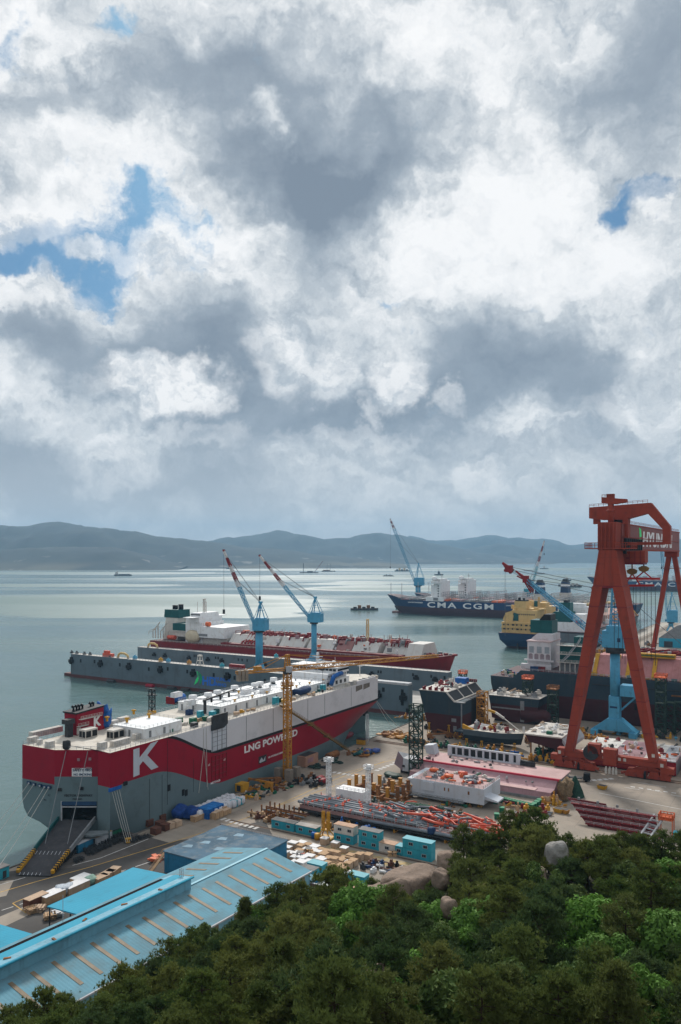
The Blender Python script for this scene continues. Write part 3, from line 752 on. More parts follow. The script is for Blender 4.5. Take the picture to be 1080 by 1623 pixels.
# deck edge railings and bulwark
mb = MB(); e = [(-16.8, 8, DZ), (-16.8, .6, DZ), (-1.7, 1.2, DZ), (10.5, 8.4, DZ), (16.8, 7.7, DZ), (16.8, 170, DZ)]
mb.rail(e, 1.15, .09, 2.2); mb.rail([(-16.8, 8, DZ), (-16.8, 170, DZ)], 1.15, .09, 2.4); mb.build('railing', palegrey, CC)
mb = MB()
for y0, y1 in ((166, 185),):
    for x in (16.5, -16.9): mb = MB(); mb.box(x, x + .4, y0, y1, DZ, DZ + 1.5); mb.build('bulwark', shipwhite, CC)
# funnel with its own K
fx, fy, _ = ccp(122, 1166)
F = bpy.data.objects.new('funnel', None); COL.objects.link(F); F.parent = CC; F.location = (fx, fy, DZ)
FL, FH = 12.5, 7.6
mb = MB(); mb.prism([(0, 0), (FL, 0), (FL - .4, FH + .8), (-.3, FH)], -6.2, 0, 'x'); mb.build('casing', red, F)
mb = MB(); mb.prism([(-.7, FH - .1), (FL - .2, FH + .7), (FL - .2, FH + 1.2), (-.7, FH + .4)], -6.6, .4, 'x'); mb.build('funnel_cap', black, F)
for y in (1.2, 2.6, 3.8, 5.2, 9.0, 10.2):
    mb = MB(); mb.tube([(-3.2, y, FH + .6), (-3.2, y, FH + 1.8), (-3.6, y - .5, FH + 2.3)], .5, 8); mb.build('exhaust', black, F)
mb = MB(); mb.box(0, 1.2, .8, 10.5, FH - 2.2, FH - 2.0); mb.rail([(1.15, .8, FH - 2), (1.15, 10.5, FH - 2)], 1.0, .08, 1.2); mb.build('funnel_platform', offwhite, F)
mb = MB(); mb.box(0, 1.0, -.2, 4.5, FH - 4.6, FH - 4.4); mb.rail([(.95, -.2, FH - 4.4), (.95, 4.5, FH - 4.4)], 1.0, .08, 1.2); mb.build('funnel_platform', offwhite, F)
lettering('K', 4.6, whiteletter, F, (.06, 7.4, 1.9), 90, 90, 1, .05, .03, 'letter_k')
mb = MB(); mb.box(.0, .14, -.1, 1.6, .3, 2.6); mb.build('funnel_door', offwhite, F)
mb = MB(); mb.blobm((-2.0, FL + 1.4, 0), 3.4, 1.9, 7.4, 3, .55, 18, 12, 2.6); mb.build('tarp', deepblue, CC).location = (fx, fy, DZ)
mb = MB(); mb.box(-2, 0, -3.6, -1.6, 0, 4.6); mb.box(-2.4, .4, -4.6, -1.2, 4.6, 6.2); mb.build('deck_winch_house', dark, CC).location = (fx, fy, DZ)
# housings with dark mouths
for px, py, w in ((140, 1168, 5.4), (183, 1169, 5.0)):
    x, y, z = ccp(px, py); mb = MB()
    mb.box(-1.7, 1.7, -w / 2, w / 2, 0, 3.0); mb.m = 1
    for k in range(2): mb.box(1.66, 1.76, -w / 2 + .3 + k * w / 2, -.25 + k * w / 2, .3, 2.4); mb.box(-1.4 + k * 1.6, -.1 + k * 1.6, -w / 2 - .06, -w / 2 + .05, .3, 2.4)
    mb.build('vent_housing', [offwhite, black], CC).location = (x, y, z)
def deckbox(name, px, py, sx, sy, sz, m, seed=None, z=DZ, extra=None):
    x, y, zz = ccp(px, py, z); mb = MB(); mb.box(-sx / 2, sx / 2, -sy / 2, sy / 2, 0, sz, .05, .05)
    if extra: extra(mb, sx, sy, sz)
    o = mb.build(name, m, CC); o.location = (x, y, zz); return o
def slats(mb, sx, sy, sz):
    mb.m = 1
    for k in range(3): mb.box(-sx / 2 - .05, sx / 2 + .05, -sy / 2 + .2, sy / 2 - .2, .4 + k * sz / 3, .5 + k * sz / 3)
    for k in range(int(sy)): mb.box(-sx / 2 - .07, sx / 2 + .07, -sy / 2 + .4 + k, -sy / 2 + .5 + k, 0, sz)
for px, py, sx, sy, sz in ((79, 1184, 2.5, 3, 2.8), (52, 1176, 2.5, 4, 2.6), (73, 1164, 3.0, 15, 2.8), (63, 1179, 1.8, 1.8, 2.2), (162, 1186, 2.5, 3.4, 3), (191, 1180, 2.6, 9, 2.6), (219, 1171, 2.4, 5, 2.8), (234, 1164, 2.4, 6, 2.6), (250, 1158, 2.4, 5, 2.4), (176, 1150, 3, 7, 2.6), (196, 1145, 3, 6, 3), (168, 1146, 3, 5, 3.2)):
    deckbox('vent_trunk', px, py, sx * .8, sy * .85, sz * .68, [offwhite, palegrey], extra=slats)
# white deckhouses
def house(corner, sx, sy, sz, name='deckhouse', m=white, roofm=whiteroof):
    x, y, z = corner; mb = MB(); mb.box(0, sx, 0, sy, 0, sz); mb.m = 1; mb.box(-.15, sx + .15, -.15, sy + .15, sz, sz + .18)
    mb.m = 2
    for k in range(int(sy / 7)): mb.box(sx - .02, sx + .05, 2 + k * 7, 3.1 + k * 7, .2, sz - .8)
    for k in range(max(1, int(sx / 6))): mb.box(1.6 + k * 6, 2.6 + k * 6, -.05, .02, .2, sz - .8)
    mb.m = 3; mb.rail([(0, 0, sz + .18), (sx, 0, sz + .18), (sx, sy, sz + .18), (0, sy, sz + .18), (0, 0, sz + .18)], 1, .07, 2)
    o = mb.build(name, [m, roofm, midgrey, palegrey], CC); o.location = (x, y, z); return o
a = ccp(233, 1156, 31.8); b = ccp(281, 1141, 31.8); c = ccp(190, 1148, 31.8)
house((a[0] - 15.5, a[1] - 1, DZ), 15.5, 18.5, 3.3)
house((-13.5, 72, DZ), 22.5, 46, 3.4); house((-11.5, 119, DZ), 20.5, 40, 3.0)
for x, y in ((-9, 30), (-1, 32), (0, 42), (-10, 44)):
    mb = MB(); mb.lathe([(.45, 0), (.45, 1.2), (.9, 1.3), (.9, 1.7), (.1, 1.9)], 10); mb.build('mushroom_vent', yellow, CC).location = (x, y, DZ + 3.4)
# ventilators in pairs on the long house
for px, py in ((404, 1092), (412, 1090), (434, 1083), (306, 1112), (372, 1096), (330, 1108), (345, 1104), (455, 1079)):
    x, y, z = ccp(px, py, 32.0); mb = MB(); mb.lathe([(.7, 0), (.7, 1.5), (1.7, 1.6), (1.7, 3.0), (.1, 3.1)], 12); mb.m = 1; mb.lathe([(.9, 0), (.9, .8), (.75, .8)], 10)
    mb.build('mushroom_vent', [white, black], CC).location = (x, y, 31.6)
for k, (px, py) in enumerate(((280, 1104), (390, 1100), (301, 1117), (420, 1098))):
    x, y, z = ccp(px, py, 32); mb = MB(); mb.box(-1.2, 1.2, -2.4, 2.4, 0, 1.9); mb.m = 1; mb.box(-1.0, 1.0, -2.2, 2.2, 1.9, 2.1); mb.build('deck_locker', [white, palegrey], CC).location = (x, y, 31.8)
for k in range(30):
    mb = MB(); x = (-9.5, -4, 3, 7.5)[k % 4] + rnd.uniform(-.6, .6); y = 75 + k * 2.75; mb.lathe([(.35, 0), (.35, .7), (.65, .75), (.65, 1.1), (.1, 1.2)], 8); mb.build('roof_vent', (white, palegrey, white, yellow)[k % 4 if k % 9 else 3], CC).location = (x, y, 32.0 if y < 118 else 31.6)
for k in range(3):
    mb = MB(); y = 80 + k * 12; mb.tube([(-11 + k, y, 32.4), (6, y + 2, 32.4)], .16, 5); mb.tube([(-8 + k * 6, 74, 32.3), (-8 + k * 6, 114, 32.3)], .14, 5); mb.build('roof_pipe', palegrey, CC)
# provision crane (dark jib lying over the roof) and the mast aft
x, y, z = ccp(325, 1130, 31.9); mb = MB(); mb.tube([(0, 0, 0), (0, 0, 5.0)], .6, 10); mb.m = 0; mb.bar((0, -1, 5.0), (-2.5, 21, 6.0), .6, .6, .3, .4)
for k in range(3): mb.box(-.7 - k * .6, -.1 - k * .6, 4 + k * 6, 4.6 + k * 6, 3.6, 5.6)
mb.build('provision_crane', dark, CC).location = (x, y, 31.6)
x, y, z = ccp(241, 1131); mb = MB(); mb.lattice((0, 0, 0), (0, 0, 9.5), 1.7, bay=1.6, t=.28); mb.box(-1.6, 1.6, -1.2, 1.2, 7.2, 7.5); mb.box(-1.4, 1.4, -.3, .3, 9.5, 9.9); mb.m = 1; mb.box(-1.4, 1.4, -1, 1, 0, 1.2); mb.build('signal_mast', [black, yellow], CC).location = (x, y, DZ)
x, y, z = ccp(282, 1114); mb = MB(); mb.tube([(-1, -4.5, 1.6), (-1, 4.5, 1.6)], 1.8, 12); mb.m = 1; mb.box(-2.2, 2.2, -5, -4.4, .2, 3.2); mb.m = 2; mb.box(-2.4, 2.4, -4, 4, 0, .4)
mb.build('wrapped_boat', [deepblue, crimson, dark], CC).location = (x, y, DZ)
mb = MB(); mb.blobm((0, 0, 0), 2.2, 6.5, 3.6, 5, .3, 12, 8); x, y, z = ccp(478, 1101); mb.build('tarp', navytarp, CC).location = (x, y, DZ)
for (px, py), m, sz in zip(((306, 1147), (318, 1139), (337, 1137), (345, 1134), (351, 1132), (398, 1118), (437, 1117), (442, 1113), (512, 1094), (300, 1133), (284, 1146), (308, 1152), (326, 1142)), (green, turq, turq, teal, turq, teal, turq, teal, turq, navytarp, green, dark, green), (2.2, 3, 2.4, 2.6, 3, 3.2, 3.2, 2, 2.6, 2, 2, 1.6, 1.6)):
    deckbox('skip', px, py, 2.0, 2.4, sz, m)
for px, py, m in ((268, 1160, green), (313, 1143, wood), (398, 1127, wood), (377, 1133, carton), (386, 1130, yellow), (452, 1113, yellow), (460, 1110, wood), (495, 1102, wood), (522, 1093, carton), (290, 1150, offwhite), (330, 1143, offwhite), (258, 1163, offwhite), (470, 1106, offwhite), (505, 1097, teal)):
    x, y, z = ccp(px, py); mb = MB()
    for k in range(4): mb.cbox((rnd.uniform(-1, 1), rnd.uniform(-2, 2), 0), rnd.uniform(.8, 1.6), rnd.uniform(.8, 2), rnd.uniform(.6, 1.6), rnd.uniform(0, 1))
    mb.build('deck_stores', m, CC).location = (x, y, DZ)
# bridge and forward house
B = bpy.data.objects.new('bridge', None); COL.objects.link(B); B.parent = CC; B.location = (0, 148, DZ)
mb = MB(); mb.box(-14, 10, 0, 22, 0, 3.4); mb.box(-13, 9, 3, 21, 3.4, 6.2); mb.box(-15.5, 11.5, 8, 19, 6.2, 8.8, .0, .4); mb.box(-15.7, 11.7, 7.8, 19.4, 8.8, 9.1); mb.build('bridge_block', white, B)
for k in range(11): mb = MB(); mb.box(11.35, 11.62, 8.6 + k * .95, 9.35 + k * .95, 7.2, 8.2); mb.build('window', glass, B)
for k in range(12): mb = MB(); mb.box(-14.5 + k * 2.15, -13 + k * 2.15, 7.75, 8.25, 7.2, 8.2); mb.build('window', glass, B)
for k in range(9): mb = MB(); mb.box(8.95, 9.06, 4 + k * 1.9, 4.9 + k * 1.9, 4.4, 5.4); mb.build('window', glass, B)
mb = MB(); mb.rail([(-15, 8, 9.1), (11, 8, 9.1), (11, 19, 9.1), (-15, 19, 9.1)], 1, .08, 1.8); mb.rail([(-14, 0, 3.4), (10, 0, 3.4), (10, 22, 3.4)], 1, .08, 2); mb.build('railing', palegrey, B)
mb = MB(); mb.lattice((-3, 13, 9), (-3, 13, 15), 1.2, bay=1.5, t=.2, w2=.6); mb.bar((-6, 13, 13), (0, 13, 13), .25); mb.tube([(2, 11, 9), (2, 11, 12.4)], .12, 5); mb.tube([(6, 15, 9), (6, 15, 13)], .1, 5); mb.tube([(-9, 12, 9), (-9, 12, 11.6)], .12, 5); mb.build('radar_mast', white, B)
mb = MB(); mb.blobm((4, 17, 9), 1.0, 1.0, 2.0, 2, .02); mb.build('radome', white, B)
mb = MB(); mb.tube([(11.7, 2, 1.5), (11.7, 4.5, 5.2), (11.7, 9, 5.8), (11.7, 12, 5.9)], 1.1, 8); mb.build('tarp', deepblue, B)
for k in range(5): mb = MB(); mb.box(9.9, 10.2, 1 + k * 4, 2.6 + k * 4, .8, 2.4); mb.build('dark_opening', dark, B)
mb = MB(); mb.box(-9, 3, 26, 30, 0, 3.2); mb.box(-8, 2, 26.5, 29.5, 3.2, 3.6); mb.build('forecastle_house', mat('pale_turquoise', (.35, .55, .58), .5), B)
# mooring deck openings at the bow with gear inside
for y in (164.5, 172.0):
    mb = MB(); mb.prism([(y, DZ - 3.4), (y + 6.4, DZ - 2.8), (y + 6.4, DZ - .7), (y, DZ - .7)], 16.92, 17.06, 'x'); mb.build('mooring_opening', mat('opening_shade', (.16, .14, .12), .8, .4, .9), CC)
for k in range(10):
    y = 160 + k * 3.2; mb = MB(); mb.cbox((15.2 - .03 * max(0, k - 6) ** 2, y, DZ), 1.6, 1.8, 1.3 + (k % 3) * .3, k); mb.tube([(14.5, y - 1, DZ + .8), (14.5, y + 1, DZ + .8)], .7, 8); mb.build('winch', (cream, midgrey, offwhite)[k % 3], CC)
mb = MB(); mb.tube([(0, 198, DZ - 1), (0, 198, DZ + 6)], .25, 6); mb.bar((-1.5, 198, DZ + 4), (1.5, 198, DZ + 4), .2); mb.build('foremast', white, CC)
mb = MB(); mb.prism([(187.5, 8.5), (191, 9.6), (189.5, 12.6), (186.5, 11.5)], 8.0, 9.0, 'x'); mb.build('anchor', black, CC)
# stern ramp lowered onto the quay
RP = Vector((4.5, 5.0, 5.7)); u, v = UV(53, 1388, .3); RE = Vector((u + 212.5, v - 172, .35))
SR = bpy.data.objects.new('stern_ramp', None); COL.objects.link(SR); SR.parent = CC
d = (RE - RP); dx = Vector((d.x, d.y, 0)).normalized(); sx_ = Vector((-dx.y, dx.x, 0))
def rp(f, s, z=0): p = RP + d * f + sx_ * s; return (p.x, p.y, p.z + z)
mb = MB()
W = [(0, 5.9), (.3, 6.0), (.62, 5.2), (1, 5.0)]
for (f0, w0), (f1, w1) in zip(W, W[1:]):
    mb.quad(rp(f0, -w0), rp(f0, w0), rp(f1, w1), rp(f1, -w1)); mb.quad(rp(f0, w0, -.7), rp(f0, -w0, -.7), rp(f1, -w1, -.7 * (1.05 - f1)), rp(f1, w1, -.7 * (1.05 - f1)))
    for s in (1, -1): mb.quad(*[rp(f0, s * w0), rp(f0, s * w0, -.7), rp(f1, s * w1, -.7 * (1.05 - f1)), rp(f1, s * w1)][::s])
mb.build('ramp_deck', asphaltramp, SR)
for s in (1, -1):
    mb = MB(); mb.bar(rp(.0, s * 6.0, .5), rp(.6, s * 5.5, .5), .5, 1.5); mb.build('side_girder', teal if s < 0 else midgrey, SR)
    mb = MB(); mb.bar(rp(.62, s * 5.3, .55), rp(.97, s * 5.1, .45), .9, 1.0); mb.m = 1
    for k in range(9): mb.bar(rp(.63 + k * .037, s * 5.28, .58), rp(.645 + k * .037, s * 5.28, .58), .96, 1.06)
    mb.build('striped_side_beam', [yellow, black], SR)
for k in range(8): mb = MB(); mb.bar(rp(.6, -4.6 + k * 1.2, .05), rp(.66, -4.4 + k * 1.2, .05), .15, .06); mb.build('wheel_guide', palegrey, SR)
for k in range(6): mb = MB(); mb.bar(rp(.96, -4.4 + k * 1.2, .05), rp(1.0, -4.2 + k * 1.2, .05), .15, .06); mb.build('wheel_guide', palegrey, SR)
for s in (-3.6, 3.4):
    mb = MB(); mb.tube([q(.27 + .5 * (s > 0), DZ - .3, .2), rp(.5, s, .6)], .12, 5); mb.build('hoist_wire', midgrey, SR)
mb = MB(); mb.blobm((1.4, 3.4, DZ), 1.0, 1.4, 3.2, 1, .2); mb.build('ramp_winch', dark, CC)
mb = MB(); mb.prism([(0, 0), (13, 3.5), (16, 8), (14, 9.5), (4, 3)], .0, .6); o = mb.build('ramp_flap', mat('flap_grey', (.13, .15, .16), .6), SR); o.location = (3.5, -3.4, 3.6); 
# mooring lines
def rope(pts, label, r=.07, m=mooring, name='mooring_rope', group='mooring ropes of the car carrier'):
    mb = MB(); P = []
    for (a, b, sag) in pts:
        a, b = Vector(a), Vector(b)
        for i in range(9):
            t = i / 8; P.append(a + (b - a) * t - Vector((0, 0, sag * 4 * t * (1 - t))))
    o = mb.tube(P, r, 4, False).build(name, m); tag(o, label, 'rope', group); return o
def ccw(x, y, z): return yard(-212.5 + x, 172 + y, z)
def gw(px, py, z=0.4): return yard(*UV(px, py, z), z)
for k, (x, (px, py)) in enumerate(zip((-13.5, -11, -5.6, -3.6), ((-70, 1375), (-60, 1385), (-40, 1405), (-30, 1412)))):
    rope([(ccw(x, .2, 16), gw(px, py), 1.2)], 'pale mooring rope running from the red carrier\'s stern down to the water side', .085)
for k in range(4):
    rope([(ccw(17.3, 8.2 + k * 1.0, 15.9), gw(200 + k * 3, 1336 - k, .6), .4)], 'pale mooring rope from the red carrier\'s grey quarter to a yellow bollard', .075)
bow_m = ccw(15.5, 180, 20)
for (px, py) in ((640, 1160), (632, 1166)): rope([(ccw(14, 186, 21), gw(px, py), 1.5)], 'pale mooring rope from the red carrier\'s bow to the quay corner', .08)
# gangway from the deck down to the quay
GA = thing('gangway_stair', 'long olive gangway stair sloping down the red and white ship side to the quay', 'gangway', -192, 240, 0)
def gl(p): return Vector((p[0] + 192, p[1] - 240, p[2]))
u1, v1 = UV(433, 1117, 29); u3, v3 = UV(551, 1189, 1.0)
A_, C_ = Vector((-194.2, v1, 29)), Vector((u3, v3, 1.0)); B1 = A_ + (C_ - A_) * .42 + Vector((0, 0, .4)); B2 = A_ + (C_ - A_) * .66
for i, (a, b) in enumerate(((A_, B1), (B1, B2), (B2, C_))):
    a, b = gl(a), gl(b); mb = MB(); mb.bar(a, b, 1.3, .5)
    for s in (-.65, .65):
        n = 12
        for k in range(n + 1): p = a + (b - a) * (k / n) + Vector((s, 0, 0)); mb.bar(p, p + Vector((0, 0, 1.1)), .09)
        mb.bar(a + Vector((s, 0, 1.1)), b + Vector((s, 0, 1.1)), .1); mb.bar(a + Vector((s, 0, .6)), b + Vector((s, 0, .6)), .08)
    mb.build('stair_flight', olive, GA)
for p in (B1, B2):
    p = gl(p); mb = MB(); mb.cbox((p.x, p.y, p.z - .4), 2.2, 2.6, .3); mb.rail([(p.x + 1, p.y - 1.2, p.z), (p.x + 1, p.y + 1.2, p.z)], 1.1, .09, 1); mb.build('landing', olive, GA)

# ================================================================== grey floating dock with two wing walls
def u_on_v(px, v):      # yard u where the column of photo px meets the plane v
    t = (px - 540) / 1260; Y = v / (t * -SU + CU); X = t * Y
    return X * CU + Y * SU
FD = thing('floating_dock', 'long grey floating dock, green and blue shipyard mark on its near wall', 'floating dock', -355, 421, 0)
FB = lambda u: u + 355
def wing(x0, x1, y0, y1, top):
    mb = MB(); mb.m = 1; mb.box(x0, x1, y0, y1, -6, -.6); mb.m = 0; mb.box(x0, x1, y0, y1, -.6, top); mb.m = 2; mb.box(x0 + .2, x1 - .2, y0 + .2, y1 - .2, top, top + .05)
    o = mb.build('wing_wall', [dockgrey, antifoul, offwhite], FD); return o
NW = wing(FB(-502), FB(-209), 0, 6, 15.0); FW = wing(FB(-492), FB(-210), 61, 67, 15.0)
mb = MB(); mb.box(FB(-502), FB(-209), 6, 61, -6, 1.0); mb.build('dock_floor', mat('dock_floor_pale', (.40, .38, .35), .8, .2, .1), FD)
mb = MB(); mb.box(FB(-512), FB(-502), 2, 10, -5, -.8); mb.build('end_pontoon', antifoul, FD)
mb = MB(); mb.box(FB(-236), FB(-209.1), 1, 5.6, 15.05, 16.2); mb.build('control_house', palegrey, NW)
for par, y, xs, tp in ((NW, 0, (-500, -209), 15), (FW, 61, (-490, -210), 15)):
    mb = MB(); mb.rail([(FB(xs[0]), y + .3, tp), (FB(xs[1]), y + .3, tp)], 1.2, .12, 3.0); mb.build('railing', palegrey, par)
for px in (114, 160, 205, 255, 307, 361, 600, 640):
    u = u_on_v(px, 421); mb = MB(); mb.box(-2.2, 2.2, -1.6, 0, 0, 2.4); mb.box(-1.2, 1.2, -1.2, 0, 2.4, 4.2); mb.box(-1.4, .2, -1.5, 0, -1.2, 0)
    mb.build('winch_platform', black, NW).location = (FB(u), 0, 8.4 if px < 560 else 6.5)
for k, (px, z) in enumerate(((112, 10), (128, 11), (190, 11), (266, 11.5), (297, 11), (339, 10.5), (365, 11), (372, 10), (420, 10), (608, 12), (638, 12), (638, 8), (638, 5), (646, 1), (236, 10), (150, 11.5))):
    u = u_on_v(px, 421); mb = MB(); mb.box(-.9, .9, -.06, .03, 0, 2.6); mb.build('dark_opening', black, NW).location = (FB(u), 0, z - 2)
for k, px in enumerate((245, 262, 300, 330, 352, 420, 470, 545, 590, 660, 690)):
    u = u_on_v(px, 482); mb = MB(); mb.box(-1.8, 1.8, -1.2, 0, 0, 1.8); mb.box(-.9, .9, -.9, 0, 1.8, 3.0); mb.build('winch_platform', black, FW).location = (FB(u), 61, 8.6)
for k in range(14):
    u = u_on_v((308, 311, 315, 342, 346, 378, 384, 392, 600, 604, 655, 684, 705, 490)[k], 482); mb = MB(); mb.box(-.7, .7, -.06, .03, 0, 2.0); mb.build('dark_opening', black, FW).location = (FB(u), 61, 10.6)
u = u_on_v(308, 421); mb = MB(); mb.prism([(0, .2), (3.2, 2.4), (4.2, 5.0), (3.0, 9.6), (2.0, 10.4), (3.4, 6.4), (1.4, 4.0)], -.1, -.03, 'y'); mb.m = 1
mb.prism([(3.4, 10.3), (6.6, 7.6), (7.4, 5.0), (6.2, 1.6), (4.6, .3), (5.3, 4.0), (4.6, 7.2)], -.11, -.04, 'y'); mb.build('shipyard_mark', [greenmark, mat('mark_green_dark', (.01, .28, .12), .5)], NW).location = (FB(u), 0, 1.3)
lettering('HD', 8.4, blueletter, NW, (FB(u_on_v(320.5, 421)), -.08, 2.3), 90, 0, 1.0, .03, .03)
lettering('HYUNDAI', 3.3, blueletter, NW, (FB(u_on_v(338.5, 421)), -.08, 6.2), 90, 0, 1.0, .025, .03)
lettering('SAMHO', 3.3, blueletter, NW, (FB(u_on_v(338.5, 421)), -.08, 2.5), 90, 0, 1.0, .025, .03)
for px, m in ((240, red), (274, dark), (178, dark), (296, dark), (326, dark)):
    u = u_on_v(px, 420); o = single('fender', ('red' if m is red else 'dark') + ' floating fender against the grey dock wall' + ('' if m is red else ' at the waterline'), 'fender', MB().tube([(-3.5, 0, 0), (-3.2, 0, 0), (3.2, 0, 0), (3.5, 0, 0)], 1.5, 10), m, u, 418.8, -2.4, 0, None if m is red else 'dark fenders along the floating dock')
# gear on the near wall
def on_wall(name, label, cat, px, v, mb, m, z=15.05): return single(name, label, cat, mb, m, u_on_v(px, v), v, z)
mb = MB(); mb.box(-6, 6, -1.3, 1.3, 0, 3.0); mb.m = 1; mb.box(-3, -2.2, -1.36, 1.36, .2, 2.8); mb.box(2, 2.8, -1.36, 1.36, .2, 2.8)
on_wall('red_container', 'red container shed on the near wall of the floating dock beside the blue crane', 'container', 376, 423.6, mb, [crimson, darkred])
mb = MB(); mb.box(-5, 5, -1.3, 1.3, 0, 2.6); mb.box(-4, 1, -1, 1, 2.6, 4.6); mb.m = 1; mb.box(2, 4, -1.5, 1.5, 0, 1.2)
on_wall('winch_house', 'small red winch house near the left end of the floating dock', 'winch', 172, 423.4, mb, [orangered, dark])
for px, v in ((196, 423.4), (243, 484)):
    mb = MB(); mb.tube([(-6, 0, 0), (-5, 0, 2.6), (-3, 0, 3.6), (1, 0, 3.6), (4, 0, 2.4), (5, 0, 0)], .9, 8)
    on_wall('vent_pipe', 'bent buff pipe on the ' + ('near' if v < 450 else 'far') + ' wall of the floating dock', 'pipe', px, v, mb, buff)
mb = MB()
for sx in (-1, 1):
    for sy in (-1, 1): mb.bar((sx * 2.2, sy * 1.6, 0), (sx * 1.0, sy * .9, 6.0), .5)
mb.box(-1.4, 1.4, -1.2, 1.2, 6, 7.2); mb.box(-1.8, 1.8, -1.4, 1.4, 3, 3.4); on_wall('white_trestle', 'white four legged trestle standing on the near dock wall', 'trestle', 317, 423.6, mb, offwhite)
for px, v, m, lab in ((214, 423.5, jibblue, 'blue locker near the buff pipe on the dock wall'), (267, 423.5, jibblue, 'blue locker left of the white trestle on the dock wall'), (352, 423.5, turq, 'turquoise locker left of the red container on the dock wall'), (438, 485, turq, 'turquoise locker on the far dock wall'), (255, 423.5, yellow, 'yellow drum stand on the near dock wall'), (300, 423.5, amber, 'amber winch frame on the near dock wall')):
    mb = MB(); mb.box(-1.4, 1.4, -1, 1, 0, 2.4, .1, .1); mb.box(-.5, .5, -.4, .4, 2.4, 3.2); on_wall('dock_locker', lab, 'locker', px, v, mb, m)
for k in range(4):
    mb = MB(); mb.box(-1.2, 1.2, -.8, .8, 0, 1.2); mb.tube([(-.6, 0, 1.2), (-.6, 0, 2.4)], .35, 6); mb.tube([(.6, 0, 1.2), (.6, 0, 2.2)], .35, 6)
    on_wall('mooring_bitts', 'dark mooring bitts on the floating dock\'s left end', 'bitts', (114, 122, 134, 143)[k], 423.5, mb, dark)['group'] = 'mooring bitts on the floating dock'

# ================================================================== red gas carrier behind the floating dock
LN = thing('gas_carrier', 'red hulled gas carrier with white trunk deck moored behind the floating dock', 'ship', -496, 522, 0, R(-90))
LZ = 18.6
hb = hull(273, 46, -3, LZ, None, lambda y: [-3, 2, LZ - 1.2 + 3.2 * sst(y, 242, 279), LZ + 3.2 * sst(y, 242, 279)], bow=.16, stern=.14, rake=.03, over=.03, sternw=.5)
hb.build('hull', [antifoul, mat('carrier_red', (.21, .016, .02), .5, .08, .05, (.12, .02, .02), streak=True), darkred], LN)
def lx(px, v=522): return u_on_v(px, v) + 496       # distance from the stern
whitetank = mat('tank_white', (.56, .54, .51), .6, .07, .1, (.42, .32, .26), wave=(1, 8.5, -.05))
pinktank = mat('tank_primer', (.30, .15, .14), .7, .12, .1, (.2, .09, .08), wave=(1, 2.5, -.06))
mb = MB()
segs = [(82, 108, 0), (108, 130, 0), (132, 156, 0), (158, 182, 0), (184, 198, 1), (198, 220, 0), (222, 242, 0)]
for y0, y1, k in segs:
    mb.m = k; w0 = 18 if y1 < 235 else 13
    mb.prism([(-w0, LZ), (w0, LZ), (w0 - 9, LZ + 9), (-w0 + 9, LZ + 9)], y0, y1 - .6, 'y')
mb.build('trunk_deck', [whitetank, pinktank], LN)
mb = MB(); mb.prism([(-15, LZ), (15, LZ), (9, LZ + 10), (-9, LZ + 10)], 242, 254, 'y'); mb.build('forward_breakwater', whitetank, LN)
mb = MB(); mb.box(15, 21, 78, 242, LZ, LZ + 2.5); mb.build('side_pipe_rack', darkred, LN)
for k in range(58):
    y = 84 + k * 2.75; mb = MB(); x = rnd.uniform(-4, 8); z0 = LZ + 9
    mb.box(x - 1.5, x + 1.5, y - 1.5, y + 1.5, z0, z0 + rnd.uniform(1, 3.4)); mb.tube([(x - 4, y, z0 + 1.2), (x + 3, y, z0 + 1.2), (x + 5, y, z0 - 2)], .6, 6)
    mb.build('deck_piping', (crimson, darkred, crimson, midgrey)[k % 4], LN)
for k in range(6):
    y = 98 + k * 3.2; mb = MB(); mb.tube([(-6, y, LZ + 10), (7, y, LZ + 10.5), (12, y, LZ + 5), (18, y, LZ + 4), (20, y, LZ + 1)], .75, 8); mb.build('manifold_pipe', crimson, LN)
for k in range(70):
    y = rnd.uniform(80, 236); x = rnd.uniform(-6, 17); z0 = LZ + 9 if x < 9 else LZ + max(.5, 9 - (x - 9) * 1.0); mb = MB(); mb.cbox((x, y, z0), rnd.uniform(.8, 2.6), rnd.uniform(.8, 4), rnd.uniform(.8, 3.2), 0)
    if k % 3 == 0: mb.tube([(x, y, z0), (x, y, z0 + rnd.uniform(3, 6))], .18, 5)
    mb.build('deck_fitting', (crimson, offwhite, darkred, midgrey, orange, white, pinkdark)[k % 7], LN)
mb = MB()
for y0 in (84, 135, 185): mb.rail([(9, y0, LZ + 9), (9, y0 + 50, LZ + 9)], 2.5, .3, 6)
mb.build('pipe_rail', crimson, LN)
LH = bpy.data.objects.new('superstructure', None); COL.objects.link(LH); LH.parent = LN; LH.location = (0, 0, LZ)
mb = MB(); mb.box(-14, 14, lx(312), lx(338), 0, 17); mb.box(-15, 15, lx(314), lx(334), 17, 21); mb.box(-22, 22, lx(318), lx(333), 21, 21.4); mb.box(-12, 12, lx(317), lx(333), 21.4, 24.6, .5, .5); mb.build('accommodation', white, LH)
for k in range(7): 
    mb = MB(); mb.box(11.9, 12.1, lx(317.6 + k * 2.1), lx(319 + k * 2.1), 22.6, 23.7); mb.build('window', glass, LH)
mb = MB(); mb.box(-17, 17, lx(334), lx(376), 5, 14); mb.m = 1; mb.box(16.9, 17.1, lx(336), lx(350), 6, 8); mb.build('machinery_house', [white, midgrey], LH)
mb = MB(); mb.box(-13, 13, lx(335), lx(376), 0, 5); mb.build('trunk_base', offwhite, LH)
mb = MB(); mb.prism([(lx(268), 0), (lx(291), 0), (lx(291), 19), (lx(272), 19)], -7, 7, 'x'); mb.build('funnel_casing', mat('funnel_cream', (.58, .55, .50), .6, .06, .1), LH)
